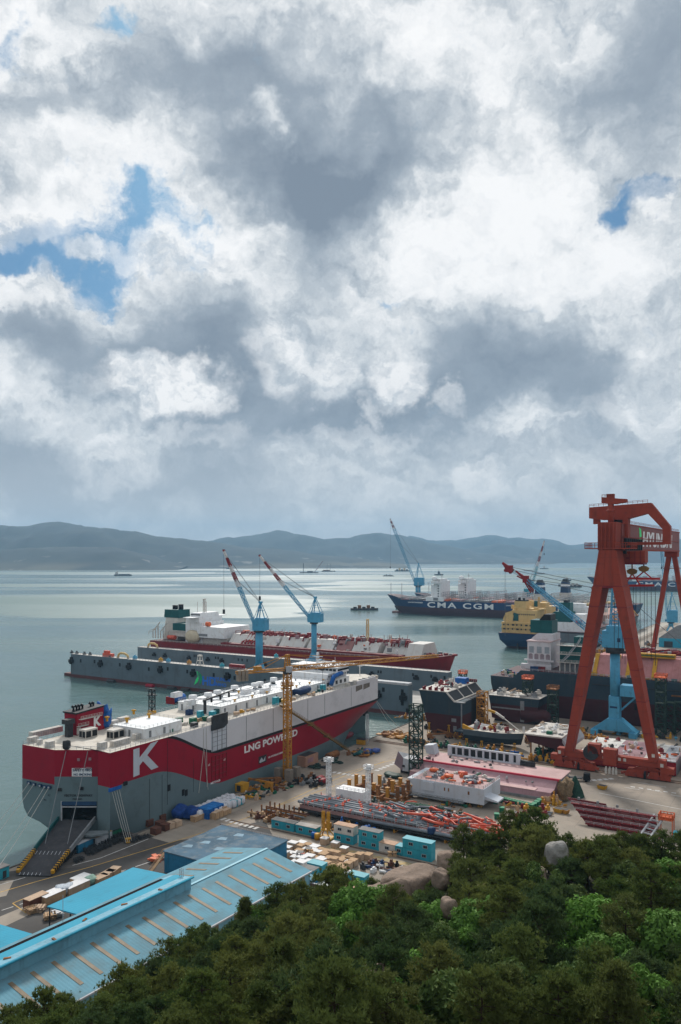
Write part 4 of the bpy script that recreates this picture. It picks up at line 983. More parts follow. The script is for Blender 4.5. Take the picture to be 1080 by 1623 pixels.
mb = MB(); mb.prism([(lx(269.5), 19), (lx(292.5), 19), (lx(292), 26), (lx(270.5), 26)], -7.3, 7.3, 'x'); mb.build('funnel', teal, LH)
for px in (276, 280, 287):
    mb = MB(); mb.tube([(0, lx(px), 26), (0, lx(px), 29.5 + (px == 287))], 1.3 if px < 285 else 2.2, 8); mb.build('exhaust', black, LH)
mb = MB(); mb.box(-10, 13, lx(291), lx(312), 4, 8); mb.m = 1; mb.box(-8, 13.5, lx(291), lx(311), 9, 15); mb.m = 0; mb.box(-8, 14, lx(290), lx(311), 8.2, 9); mb.build('engine_casing', [offwhite, teal], LH)
mb = MB(); mb.lattice((0, lx(324), 24), (0, lx(324), 36), 1.6, bay=2, t=.3, w2=.7); mb.bar((-3, lx(324), 33), (3, lx(324), 33), .4); mb.bar((0, lx(321), 35), (0, lx(327), 36), .4); mb.build('radar_mast', offwhite, LH)
for px, h in ((317, 33), (331, 34)):
    mb = MB(); mb.tube([(3, lx(px), 21), (3, lx(px), h)], .25, 5); mb.build('pole_mast', offwhite, LH)
mb = MB(); mb.tube([(15, lx(286), 3), (15, lx(297), 3)], 1.9, 8); mb.build('lifeboat', orangered, LH)
mb = MB(); mb.tube([(14, lx(345), 16), (14, lx(350), 16)], 2.0, 8); mb.build('vent_drum', orange, LH)
mb = MB(); mb.blobm((16, lx(326), 0), 3, 8, 10, 4, .2); mb.build('cream_tank', mat('tank_cream', (.55, .47, .34), .6), LH)
mb = MB(); 
for k in range(7): mb.tube([(12, lx(258 + k * 4), 1), (12, lx(258 + k * 4), 7 + k % 3 * 3), (12, lx(261 + k * 4), 9 + k % 3 * 3)], .5, 5)
mb.rail([(14, lx(254), 4), (14, lx(268), 8)], 3, .3, 4); mb.build('aft_piping', offwhite, LH)
for px, h in ((583, 46), (619, 26), (557, 24), (450, 20)):
    mb = MB(); mb.lattice((0, lx(px), LZ + 6), (0, lx(px), LZ + h * .55), 1.6, bay=2.4, t=.3, w2=.8); mb.bar((-2, lx(px), LZ + h * .5), (2, lx(px), LZ + h * .5), .4); mb.build('deck_mast', buff if px == 583 else offwhite, LN)
for k in range(10):
    y = 248 + k * 2.8; mb = MB(); mb.cbox((rnd.uniform(-6, 10) * (1 - k / 14), y, LZ + 2.0), 3, 2.4, rnd.uniform(1, 2.6), k); mb.tube([(2, y, LZ + 2), (6 - k * .4, y, LZ + 3.5)], .5, 6); mb.build('winch', (crimson, darkred, midgrey)[k % 3], LN)
mb = MB(); mb.rail([(22.3, 8, LZ), (22.6, 40, LZ), (22.6, 225, LZ)], 1.2, .14, 4); mb.build('railing', offwhite, LN)

# ================================================================== jib cranes
def jib_crane(label, px, Y, z0, y_house, y_apex, tip, m=jibblue, striped=.5, col_r=2.0, house=(8, 6), portal=False, dirY=.35, group=None, hook=None, base='column', lat=2.4, name='jib_crane', rz=None):
    """slewing crane; px and heights are read in the photo at distance Y; tip is the jib end in the photo"""
    u, v, _ = UVY(px, 900, Y); zh = UVY(px, y_house[1], Y)[2]; zt = UVY(px, y_house[0], Y)[2]; za = UVY(px, y_apex, Y)[2]
    dX = (tip[0] - px) / 1260 * Y
    tY = Y + abs(dX) * dirY; tu, tv, tz = UVY(tip[0], tip[1], tY)
    t = thing(name, label, 'crane', u, v, z0, 0, group)
    d = Vector((tu - u, tv - v, 0)); az = math.atan2(d.y, d.x); Lh = d.length
    S = lambda a, b, z: (a * math.cos(az) - b * math.sin(az), a * math.sin(az) + b * math.cos(az), z - z0)   # a forward, b sideways
    mb = MB()
    if portal:
        hp = (zh - z0) * .55
        for a in (-1, 1):
            for b in (-1, 1): mb.bar(S(a * 4.5, b * 4.5, z0), S(a * 1.6, b * 1.6, z0 + hp), 1.1)
        mb.tube([S(0, 0, z0 + hp * .9), S(0, 0, zh)], col_r, 12)
    else:
        mb.box(-5, 5, -4, 4, 0, 1.0); mb.prism([(-3.6, 1.0), (3.6, 1.0), (1.6, 5.5), (-1.6, 5.5)], -2, 2, 'y'); mb.tube([(0, 0, 4), (0, 0, zh - z0)], col_r, 14)
    mb.build('pedestal', m, t)
    mb = MB(); mb.tube([S(0, 0, zh - 1.2), S(0, 0, zh)], col_r * 1.5, 14); mb.build('slewing_ring', dark if m is jibblue else m, t)
    hl, hw = house; n0 = len(mb.v)
    mb = MB(); mb.box(-hl * .62, hl * .38, -hw / 2, hw / 2, zh - z0, zt - z0); mb.box(-hl * .5, hl * .2, -hw / 2 + .6, hw / 2 - .6, zt - z0, zt - z0 + .8)
    mb.box(hl * .38, hl * .38 + 2, -hw / 2 + .3, -hw / 2 + 2.4, zh - z0 + .4, zh - z0 + 3)
    ca, sa = math.cos(az), math.sin(az); mb.v = [(x * ca - y * sa, x * sa + y * ca, z) for x, y, z in mb.v]; mb.build('machinery_house', m, t)
    mb = MB()
    for b in (-1, 1):
        mb.bar(S(hl * .1, b * hw * .35, zt), S(-1.0, b * .8, za), .55); mb.bar(S(-hl * .6, b * hw * .4, zt), S(-1.0, b * .8, za), .45); mb.bar(S(hl * .32, b * hw * .35, zt), S(-1.0, b * .8, za), .35)
        mb.bar(S(-hl * .25, b * hw * .38, zt + (za - zt) * .5), S(hl * .08, b * hw * .3, zt + (za - zt) * .5), .3)
    mb.box(S(-1, 0, za)[0] - 1, S(-1, 0, za)[0] + 1, S(-1, 0, za)[1] - 1, S(-1, 0, za)[1] + 1, za - z0 - .5, za - z0 + .8); mb.build('gantry_frame', m, t)
    root = Vector(S(hl * .35, 0, zh + (zt - zh) * .5)); tipv = Vector(S(Lh, 0, tz)); mid = root + (tipv - root) * (1 - striped)
    jb = bpy.data.objects.new('jib', None); COL.objects.link(jb); jb.parent = t
    sd = Vector(S(0, 1, z0)) - Vector(S(0, 0, z0))
    MB().lattice(root, mid, lat * .8, lat * .55, bay=3.0, t=.34, w2=lat, h2=lat * .8, up=sd.cross(tipv - root)).build('jib_lattice', m, jb)
    if striped > 0:
        k = 5; p = mid
        for i in range(k):
            q2 = mid + (tipv - mid) * ((i + 1) / k); w0 = lat * (1 - .12 * i); w1 = lat * (1 - .12 * (i + 1))
            MB().lattice(p, q2, w0, w0 * .8, bay=2.4, t=.42, w2=w1, h2=w1 * .8, up=sd.cross(tipv - root)).build('jib_band', stripew if i % 2 == 0 else crimson, jb)
            if i in (0, 2): 
                mb = MB(); mb.cbox((q2.x, q2.y, q2.z - 1), 1.8, 1.8, 2); mb.build('sheave_block', crimson, jb)
            p = q2
    mb = MB(); mb.cbox((tipv.x, tipv.y, tipv.z - .7), 1.3, 1.3, 1.6); mb.build('jib_head', crimson if striped else m, jb)
    mb = MB()
    for b in (-.7, .7):
        mb.tube([S(-1, b, za), tuple(root + (tipv - root) * .62)], .12, 4, False); mb.tube([S(-1, b, za), tuple(root + (tipv - root) * .97)], .10, 4, False)
    mb.build('luffing_rope', cable, t)
    hz_ = UVY(tip[0], hook, tY)[2] if hook else tz - 20
    mb = MB(); mb.tube([tuple(tipv), (tipv.x, tipv.y, hz_ - z0)], .12, 4, False); mb.cbox((tipv.x, tipv.y, hz_ - z0 - 3), 1.2, 1.2, 3); mb.build('hoist_rope', dark, t)
    return t
def Yv(px, v): t = (px - 540) / 1260; return v / (t * -SU + CU)
jib_crane('blue jib crane with red striped jib on the floating dock, left one of the pair', 411, Yv(411, 424), 15.05, (981, 999), 955, (355, 873), col_r=2.5, hook=966, house=(9, 7))
jib_crane('blue jib crane with red striped jib on the floating dock, right one of the pair', 498, Yv(498, 486), 15.05, (972, 986), 947, (412, 881), col_r=2.0, hook=945, house=(10, 7))

# ================================================================== yellow tower crane beside the car carrier
TC = thing('tower_crane', 'tall amber lattice tower crane beside the red and white car carrier', 'crane', -186.5, 265.5, 0)
mb = MB(); mb.box(-3.6, 3.6, -3.6, 3.6, 0, .8); mb.m = 0
for sx in (-1, 1):
    for sy in (-1, 1): mb.box(sx * 2.6 - 1.3, sx * 2.6 + 1.3, sy * 2.6 - 1.3, sy * 2.6 + 1.3, .8, 5.6)
mb.build('ballast', mat('ballast_concrete', (.20, .17, .14), .9, .2, .4), TC)
MB().lattice((0, 0, .8), (0, 0, 44.5), 2.3, bay=2.3, t=.38, br=.26).build('mast', amber, TC)
mb = MB(); mb.box(-1.9, 1.9, -1.9, 1.9, 38.6, 39.2); mb.rail([(-2, -2, 39), (2, -2, 39), (2, 2, 39), (-2, 2, 39), (-2, -2, 39)], 1.2, .12, 1); mb.build('climbing_platform', amber, TC)
mb = MB(); mb.lathe([(1.6, 43.6), (1.9, 44.2), (1.9, 45.2), (1.5, 45.6)], 12); mb.build('slewing_ring', dark, TC)
ja = math.atan2(62.5, 37.5)
J = lambda a, b, z: (a * math.cos(ja) - b * math.sin(ja), a * math.sin(ja) + b * math.cos(ja), z)
mb = MB(); mb.lattice((0, 0, 45), (0, 0, 51.5), 1.8, bay=1.8, t=.34, w2=.7); mb.build('tower_head', amber, TC)
mb = MB(); mb.box(1.0, 2.8, -2.4, -.6, 44.6, 47.0); mb.build('cab', palegrey, TC)
MB().lattice(J(1, 0, 45.8), J(74, 0, 46.6), 1.6, 1.9, bay=2.2, t=.30, w2=1.0, h2=1.1, up=(0, 0, 1)).build('jib', amber, TC)
mb = MB(); mb.lattice(J(-1, 0, 45.6), J(-22, 0, 45.6), 1.8, .9, bay=2.4, t=.3); mb.m = 1; n0 = len(mb.v)
for k in range(3): mb.cbox(J(-21 + k * 1.5, 0, 42.2), 1.2, 2.6, 4.2, ja)
mb.m = 0; mb.cbox(J(-13, 0, 46), 3, 1.8, 1.6, ja); mb.build('counter_jib', [amber, mat('counterweight', (.24, .20, .16), .9, .15, .4)], TC)
mb = MB()
for a in (28, 58): mb.tube([(0, 0, 51.4), J(a, 0, 46.8)], .11, 4, False)
for a in (-12, -20): mb.tube([(0, 0, 51.4), J(a, 0, 46)], .13, 4, False)
mb.build('tie_bar', amber, TC)
mb = MB(); mb.cbox(J(16, 0, 44), 1.6, 1.4, .8, ja); mb.tube([J(16, 0, 44), J(16, 0, 36)], .07, 4, False); mb.cbox(J(16, 0, 34.8), .7, .7, 1.2, ja); mb.build('trolley', dark, TC)
mb = MB(); mb.box(-1.6, 1.6, -1.6, 1.6, 29.2, 29.5); mb.build('mast_landing', amber, TC)

# ================================================================== red gantry crane
GC = thing('gantry_crane', 'giant red gantry crane straddling the dock with white lettering on its girder', 'gantry crane', -76.4, 345.6, 0)
SPAN = 158
girder = mat('gantry_girder', (.20, .050, .040), .55, .10, .05, (.14, .045, .035), streak=True)
def gleg(x_t, x_b, z_t, z_b, wt, wb, dt, db, y=0):
    mb = MB(); n = 0
    for x, z, w_, d_ in ((x_b, z_b, wb, db), (x_t, z_t, wt, dt)):
        mb.v += [(x - w_ / 2, y - d_ / 2, z), (x + w_ / 2, y - d_ / 2, z), (x + w_ / 2, y + d_ / 2, z), (x - w_ / 2, y + d_ / 2, z)]
    for q in ((3, 2, 1, 0), (4, 5, 6, 7), (0, 1, 5, 4), (1, 2, 6, 5), (2, 3, 7, 6), (3, 0, 4, 7)): mb.face(q)
    return mb
for s in (-1, 1):
    gleg(s * 4.1, s * 17.2, 79, 7.5, 4.1, 3.4, 13, 4.6).build('leg', brick, GC)
mb = gleg(0, 0, 94, 79, 7.0, 11.6, 12.5, 12.3); mb.build('leg_head', brick, GC)
for s in (-1, -.35, .35, 1): mb = MB(); mb.bar((s * 5.6, -6.3, 79.2), (s * 3.3, -6.35, 93.8), .35, .5); mb.build('leg_fin', brick, GC)
mb = MB(); mb.box(-6.0, 6.0, -6.45, 6.45, 78.3, 79.3); mb.build('leg_band', darkred, GC)
for s in (-1, 1):
    for k in range(5): f = .16 + k * .18; mb = MB(); x = s * (17.2 + (4.1 - 17.2) * f); zz = 7.5 + 71.5 * f; w2 = 1.75 + .35 * f; d2 = (4.6 + 8.4 * f) / 2; mb.box(x - w2, x + w2, -d2 - .06, d2 + .06, zz, zz + .3); mb.build('leg_joint', darkred, GC)
mb = MB(); mb.rail([(-18.6, -1.6, 8), (-18.4, 1.6, 8)], 60, .14, 3, (.2, .4, .6)); mb.v = [(x + 11.6 * (z - 8) / 71, y, z) for x, y, z in mb.v]; mb.build('leg_ladder', darkred, GC)
mb = gleg(-.5, -.5, 105.8, 94, 7.6, 6.6, 9.5, 11); 
for k in range(5): mb.box(-4.0 + k * 1.55, -3.75 + k * 1.55, -6.2, -5.4, 79.5 if 0 < k < 4 else 94, 105.5)
mb.build('column_head', brick, GC)
mb = MB(); mb.box(-9.4, 9.4, -6.3, 6.3, 94.6, 95.0); mb.rail([(-9.3, -6.2, 95), (9.3, -6.2, 95), (9.3, 6.2, 95)], 2.2, .22, 2); mb.rail([(-9.3, 6.2, 95), (-9.3, -6.2, 95)], 2.2, .22, 2); mb.build('maintenance_platform', brick, GC)
mb = MB(); mb.m = 0; mb.box(-3.6, 3.6, 4.5, SPAN + 4, 94.8, 105.2); mb.m = 1; mb.box(-3.9, 3.9, 4.5, SPAN + 4, 94.1, 94.8); mb.box(-3.9, 3.9, 4.5, SPAN + 4, 105.2, 105.7)
mb.m = 0; mb.build('girder', [girder, brick], GC)
mb = MB(); mb.rail([(3.8, 8, 105.7), (3.8, SPAN, 105.7)], 1.3, .12, 3); mb.build('girder_railing', brick, GC)
mb = MB(); mb.box(3.6, 4.2, 5, SPAN, 99.6, 99.9); mb.build('girder_walkway', brick, GC)
lettering('HYUNDAI', 9.8, whiteletter, GC, (3.68, 48.5, 96.3), 90, 90, 1.95, .03, .05, shear=.12)
mb = MB(); mb.prism([(38.5, 96.2), (44, 97.4), (45.6, 100), (41.4, 99.6)], 3.62, 3.72, 'x'); mb.prism([(42, 100.2), (46.4, 100.8), (45, 104.2), (41, 104.8)], 3.62, 3.72, 'x'); mb.build('shipyard_mark', greenmark, GC)
# upper trolley: cross box with a bent leg down the girder's side
UT = bpy.data.objects.new('upper_trolley', None); COL.objects.link(UT); UT.parent = GC; UT.location = (0, 12, 0)
mb = MB(); mb.prism([(-11.5, 108.2), (-11.5, 113), (13, 114.2), (13, 109.8), (4, 107.4), (-6, 107.4)], -2.2, 2.2, 'y'); mb.build('trolley_box', brick, UT)
mb = MB(); mb.prism([(12.6, 110), (12.6, 114.2), (14.2, 114.2), (21.8, 104.2), (21.8, 96.6), (18.8, 96.6), (18.8, 103)], -2.0, 2.0, 'y'); mb.build('trolley_leg', brick, UT)
mb = MB(); mb.rail([(-11.4, -2.2, 113.1), (13, -2.2, 114.3)], 1.2, .14, 2); mb.build('railing', brick, UT)
for x in (-8.6, 1.5):
    mb = MB(); mb.box(x - 1.3, x + 1.3, -1.4, 1.4, 105.7, 108.4); mb.build('trolley_support', brick, UT)
mb = MB(); mb.box(2.8, 5.0, -2.6, 2.6, 99.5, 109); mb.box(3.6, 19, -1, 1, 96.4, 97.6); mb.build('trolley_bracket', brick, UT)
mb = MB(); mb.tube([(-1.2, -1, 106), (-1.2, -1, 108.4)], 1.3, 10); mb.box(.4, 3.2, -2.4, -1.2, 105.7, 107.2); mb.build('hoist_drum', black, UT)
# slewing service crane on top
mb = MB(); mb.tube([(0, 0, 105.8), (0, 0, 114)], 1.25, 10); mb.m = 0; mb.lathe([(1.3, 110.4), (1.9, 110.6), (1.9, 111), (1.3, 111.2)], 12); mb.prism([(-3.6, 114), (-3.6, 116.6), (4.2, 115.6), (6.6, 115.4), (6.6, 114.2), (2, 113.4)], -1.3, 1.3, 'y')
mb.rail([(-3.4, -1.2, 116.4), (1.8, -1.2, 116.2)], 1.2, .15, 1.3); mb.box(-1.6, 1.4, -1.1, 1.1, 116, 117.8); mb.build('service_crane', brick, GC)
# ribbed machinery under the girder, hanging house, hooks and spreader
LT_ = bpy.data.objects.new('lower_trolley', None); COL.objects.link(LT_); LT_.parent = GC; LT_.location = (0, 12, 0)
mb = MB()
for k in range(9): mb.box(3.7, 4.9, -4 + k * 4.2, -3.2 + k * 4.2, 94.2, 99.2)
mb.build('cable_festoon', black, LT_)
mb = MB(); mb.box(-4.6, 4.6, -5, 32, 92.6, 94.0); mb.build('trolley_frame', black, LT_)
mb = MB(); mb.box(3.0, 12.0, -3, 4, 88.8, 93.8); mb.m = 1
for k in range(4): mb.box(3.2 + k * 2.3, 3.5 + k * 2.3, -3.1, -2.9, 88.8, 93.8)
mb.box(4.2, 5.6, -3.12, -2.95, 90.4, 91.2); mb.build('hanging_house', [brick, darkred], LT_)
mb = MB(); mb.box(3.4, 11.6, -3.4, 4.2, 88.0, 88.8); mb.build('house_floor', darkred, LT_)
for x, z in ((6.2, 84.2), (11, 85.4)):
    mb = MB(); mb.tube([(x, 0, 88.2), (x, 0, z + 1)], .3, 6); mb.prism([(x - 1.8, z), (x - 2.2, z + 1.2), (x - .8, z + 2), (x + .8, z + 2), (x + 2.2, z + 1.2), (x + 1.8, z), (x, z - .8)], -.6, .6, 'y'); mb.build('hook_block', olive, LT_)
SP = mat('spreader_red', (.38, .02, .02), .5, .1, .3)
mb = MB(); mb.bar((-3.2, 0, 78.6), (15.2, 0, 79.2), .9); mb.bar((4, 0, 82), (17.5, 0, 82), .9); mb.bar((6.2, 0, 84), (3.2, 0, 79), .5); mb.bar((6.2, 0, 84), (9.8, 0, 79), .5); mb.bar((11, 0, 85), (7.6, 0, 82), .5); mb.bar((11, 0, 85), (14.4, 0, 82), .5); mb.bar((-3.5, 0, 82.3), (0, 0, 82.3), .8); mb.build('spreader_beam', SP, LT_)
for k in range(12):
    x = -1 + k * 1.5; mb = MB(); mb.tube([(x, (k % 3) - 1, 78.6), (x, (k % 3) - 1, 51 - k % 4 * 2)], .11, 4, False); mb.build('lifting_wire', dark, LT_)
# near sill with bogies
mb = MB(); mb.box(-20, 20, -1.7, 1.7, 5.2, 8.0); mb.build('sill_beam', brick, GC)
mb = MB(); mb.box(-9, -4, -2.6, 1, 8, 12); mb.box(-2.6, 2.8, -2.8, 1, 4, 10.6); mb.build('electrical_room', brick, GC)
for x in (-21.5, -17.5, -12.5, -8.5, 8.5, 12.5, 17.5, 21.5):
    mb = MB(); mb.prism([(x - 2.2, 1.4), (x - 1.5, 3.4), (x + 1.5, 3.4), (x + 2.2, 1.4)], -1.9, 1.9, 'y'); mb.m = 1
    for k in (-1.1, 1.1): mb.tube([(x + k, -1.6, .75), (x + k, 1.6, .75)], .62, 10)
    mb.m = 0; mb.box(x - 2.4, x + 2.4, -2.1, -1.6, .5, 1.5); mb.build('bogie', [brick, dark], GC)
for x in (-15, 15):
    mb = MB(); mb.prism([(x - 6.4, 3.4), (x - 2, 5.3), (x + 2, 5.3), (x + 6.4, 3.4)], -1.3, 1.3, 'y'); mb.build('equalizer_beam', brick, GC)
for s in (-1, 1):
    mb = MB(); mb.box(min(s * 20, s * 25), max(s * 20, s * 25), -2.2, 1.4, 3.2, 5.6); mb.box(min(s * 19, s * 22), max(s * 19, s * 22), -2.4, 1.4, 5.6, 8.6); mb.build('end_house', brick, GC)
    mb = MB(); mb.bar((s * 15, -1.5, 4.2), (s * 4.5, -1.5, 1.4), .7, 1.0); mb.build('brace', brick, GC)
mb = MB(); mb.tube([(-7.8, -2.6, 8.2), (-7.8, -1.4, 8.2)], 3.2, 20); mb.tube([(-7.8, -2.8, 8.2), (-7.8, -1.2, 8.2)], .8, 10); mb.build('cable_reel', dark, GC)
for k in range(5):
    mb = MB(); mb.box(-3 + k * 2.1, -1.9 + k * 2.1, -1.82, -1.72, 6.2, 7.4); mb.build('notice_plate', offwhite, GC)
for x, z in ((-21, 6.8), (20.6, 6.6), (17.3, 10.2)):
    mb = MB(); mb.box(x - .6, x + .6, -2.52, -2.42, z - .7, z + .7); mb.build('notice_plate', offwhite, GC)
mb = MB(); mb.rail([(-24, -2, 3.5), (24, -2, 3.5)], 1.1, .12, 2); mb.build('walkway_railing', brick, GC)
for x in (-1.5, 0, 1.4, 2.6, -13, 14):
    mb = MB(); mb.cbox((x, -2.2, .3), .9, .9, 2.2); mb.cbox((x, -2.2, 2.5), .6, .6, .8, .4); mb.build('drive_unit', offwhite if abs(x) < 5 else black, GC)
# slender pendulum leg at the far end
for s in (-1, 1):
    gleg(s * 1.4, s * 15.5, 92, 3, 2.6, 2.2, 3.4, 2.4, SPAN).build('pendulum_leg', brick, GC)
mb = MB(); mb.box(-3.6, 3.6, SPAN - 3, SPAN + 3, 91, 94.1); mb.build('pendulum_head', brick, GC)
mb = MB(); mb.box(-20, 20, SPAN - 1.4, SPAN + 1.4, 1, 3.4); mb.build('pendulum_sill', brick, GC)
mb = MB(); mb.box(-4.4, 4.4, SPAN - 3.6, SPAN + 3.6, 84, 84.3); mb.rail([(-4.4, SPAN - 3.6, 84.3), (4.4, SPAN - 3.6, 84.3)], 1.3, .15, 2); mb.build('leg_platform', brick, GC)

# ================================================================== dark hull in the dock behind the gantry
TK = thing('dark_tanker', 'dark slate and maroon hull in the dock with white accommodation and pink trunk deck', 'ship', -168, 472, 0, R(-90))
def tk_lv(y):
    t = 21.0 + 4.6 * sst(y, 14, 19); return [-1, 12.8, t - 1.6, t]
hull(330, 52, -1, 25.6, None, tk_lv, bow=.12, stern=.06, rake=.02, over=.012, sternw=.72, n=70).build('hull', [maroon, slate, slate, mat('deck_primer', (.30, .20, .19), .8, .25, .2, (.2, .12, .1))], TK)
def ty(px, v=446.5): return u_on_v(px, v) + 168
for y0, z in ((20, 22.2), (60, 22.0)):
    mb = MB(); mb.box(26.0, 26.5, ty(940), 330, 20.8, 21.2); mb.build('rubbing_strake', dark, TK); break
AC = bpy.data.objects.new('accommodation', None); COL.objects.link(AC); AC.parent = TK; AC.location = (0, 0, 25.6)
y0, y1 = ty(836, 458), ty(873, 458)
whitepink = mat('white_primer', (.60, .58, .60), .55, .06, .1, (.45, .36, .34), streak=True)
mb = MB(); mb.box(-6, 13.5, y0, y1, 0, 15.5); mb.m = 1; mb.box(-6.4, 13.9, y0 - .4, y1 + .4, 15.5, 16.2); mb.m = 0; mb.prism([(y0, 16.2), (y1, 16.2), (y1, 19.8), (y0 + 4, 19.8)], -6, 8, 'x'); mb.box(13.5, 15.2, y0 - 1.5, y1 + 2.2, 4.4, 5.2); mb.box(13.5, 16.5, y0 - 3, y1 + 1, -.2, 2.6)
mb.build('deckhouse', [whitepink, mat('roof_pale_pink', (.52, .40, .40), .7, .1, .2)], AC)
for k in range(3):
    mb = MB(); mb.box(13.4, 13.6, y0 + 1.1 + k * 4.6, y0 + 3.9 + k * 4.6, 9.0, 12.8); mb.build('window', paleglass, AC)
for k in range(4):
    mb = MB(); mb.prism([(y0 + .8 + k * 3.4, 5.4), (y0 + 3.2 + k * 3.4, 5.4), (y0 + 3.2 + k * 3.4, 8), (y0 + 2.6 + k * 3.4, 8.6), (y0 + 1.4 + k * 3.4, 8.6), (y0 + .8 + k * 3.4, 8)], 13.4, 13.58, 'x'); mb.build('arched_opening', mat('opening_mauve', (.28, .22, .24), .8), AC)
ya, yb = ty(842, 470), ty(876, 470)
mb = MB(); mb.box(-9, 3, ya, yb, 19.8, 27.4); mb.m = 1; mb.prism([(ya + 5, 27.4), (yb - 1, 27.4), (yb - 1, 31), (yb - 5, 31), (ya + 6, 28.6)], -8, 2, 'x'); mb.build('funnel', [teal, black], AC)
ya, yb = ty(887, 455), ty(924, 455)
mb = MB(); mb.box(2, 16, ya, yb, 5.5, 14.6); mb.box(2, 12, ya + 7, yb, 14.6, 19.5); mb.build('engine_casing', teal, AC)
for z in (5.0, 9.6, 14.6):
    mb = MB(); mb.box(16, 18.6, ya - 1, yb, z, z + .35); mb.rail([(18.5, ya - 1, z + .35), (18.5, yb, z + .35)], 1.3, .16, 2.5); mb.build('casing_platform', offwhite, AC)
for k in range(6):
    mb = MB(); mb.bar((17.6, ya + .5 + k * 2.9, -.2), (17.6, ya + .5 + k * 2.9, 5), .5); mb.build('support_post', offwhite, AC)
for k in range(3):
    mb = MB(); mb.bar((18.2, ya + 2 + k * 4, 5.3 + 4.6 * (k % 3)), (18.2, ya + 6.5 + k * 3, 9.8 + 4.6 * (k % 3)), .5); mb.rail([(18.6, ya + 2 + k * 4, 5.6 + 4.6 * (k % 3)), (18.6, ya + 6.5 + k * 3, 10.1 + 4.6 * (k % 3))], 1.1, .14, 2); mb.build('outside_stair', palegrey, AC)
mb = MB(); mb.box(3, 15.8, ya, yb, 0, 5.4); mb.build('casing_base', midgrey, AC)
for k in range(26):      # poop deck stores, drums and reels
    y = 2 + k * .62; mb = MB(); mb.cbox((rnd.uniform(4, 23), y, 20.9), rnd.uniform(1, 2.2), rnd.uniform(1, 2.4), rnd.uniform(.8, 2.6), k); mb.build('deck_stores', (deepblue, darkred, offwhite, navytarp, carton, green)[k % 6], TK)
mb = MB(); mb.rail([(25.6, 4, 21), (25.8, 14, 21)], 1.6, .16, 2.4); mb.rail([(25.9, 20, 25.6), (25.9, 120, 25.6)], 1.2, .14, 3); mb.build('railing', palegrey, TK)
for px, c in ((845, navytarp), (852, navytarp), (858, darkred)):
    mb = MB(); mb.cbox((24, ty(px), 25.6), 1.8, 3.6, 2.6); mb.build('deck_stores', c, TK)
yt = ty(941)
mb = MB(); mb.prism([(-22, 25.6), (22.5, 25.6), (13, 36), (-13, 36)], yt, 300, 'y'); mb.build('trunk_deck', salmon, TK)
for px in (941, 975, 993, 1034, 1090):
    y = ty(px, 452); mb = MB(); mb.prism([(22.4, 25.7), (23.3, 25.7), (13.4, 36.6), (12.4, 36.6)], y, y + 2.0, 'y'); mb.build('yellow_frame', yellow, TK)
for k in range(24):
    y = yt + k * 4.6; mb = MB(); mb.cbox((24.3, y, 25.6), 1.4, rnd.uniform(1.4, 4), rnd.uniform(.8, 2.2), 0); mb.build('deck_fitting', (yellow, amber, yellow, darkred, teal)[k % 5], TK)
mb = MB(); mb.box(11.5, 15.5, ty(1006, 460), ty(1072, 460), 36.2, 38.4); mb.m = 1; mb.box(11.2, 15.8, ty(1006, 460), ty(1072, 460), 37.2, 37.7); mb.build('yellow_platform', [yellow, green], TK)
for k in range(16):
    y = ty(1000, 470) + k * 2.9; x = 4 - (k % 4) * 4; mb = MB(); mb.tube([(x, y, 37), (x, y + rnd.uniform(4, 12), 37 + k % 3)], .7, 6); mb.tube([(x + 2, y, 38.6), (x - 3, y + 2, 38.6)], .6, 6); mb.build('deck_piping', (crimson, darkred, crimson, pinkdark)[k % 4], TK)
for k in range(24):
    y = yt + 4 + k * 4; mb = MB(); mb.cbox((rnd.uniform(-8, 12), y, 36), rnd.uniform(1.5, 4), rnd.uniform(1.5, 5), rnd.uniform(.8, 3), rnd.uniform(0, .6)); mb.build('deck_module', (turq, midgrey, dark, deepblue, offwhite, darkred, midgrey)[k % 7], TK)
mb = MB(); mb.box(26.2, 27.6, ty(1065, 445), ty(1140, 445), 18.2, 18.8); mb.build('side_scaffold', rust, TK)
for px, y in ((878, 1098), (1046, 1093), (1008, 1120)):
    yy = ty(px); mb = MB(); mb.box(26, 26.2, yy - .5, yy + .9, 9, 12.4); mb.build('hull_opening', black, TK)

# ================================================================== yellow superstructure ship and its neighbour at the far quay
YS = thing('yellow_ship', 'navy hulled ship with buff yellow primed superstructure at its stern', 'ship', -264, 776, 0)
hull(250, 40, -3, 13, None, lambda y: [-3, -.4, 12.6, 13], bow=.2, stern=.1, rake=.05, over=.03, sternw=.45).build('hull', [maroon, navy, navy, cream], YS)
lettering('HONGKONG', 1.5, whiteletter, YS, (-5, 5.6, 8.0), 78, 0, 1.2)
mb = MB(); mb.box(-.6, .6, 3, 8, -6, 3); mb.build('rudder', dark, YS)
SU_ = bpy.data.objects.new('superstructure', None); COL.objects.link(SU_); SU_.parent = YS; SU_.location = (0, 0, 13)
mb = MB(); mb.box(-17, 18, 5, 34, 0, 11); mb.build('lower_block', buff, SU_)
mb = MB(); mb.prism([(-15, 11), (-17, 13), (-14, 20), (-8, 22), (-6, 17), (-7, 11)], 8, 30, 'y'); mb.build('lifeboat_frame', buff, SU_)
mb = MB(); mb.box(-8, 18, 10, 36, 11, 23); mb.box(-9, 20, 16, 34, 23, 24.4); mb.build('upper_block', buff, SU_)
mb = MB(); mb.box(-15, 19, 36, 92, 0, 16); mb.box(-10, 18, 42, 76, 16, 25); mb.box(2, 16, 46, 60, 25, 29); mb.build('forward_block', buff, SU_)
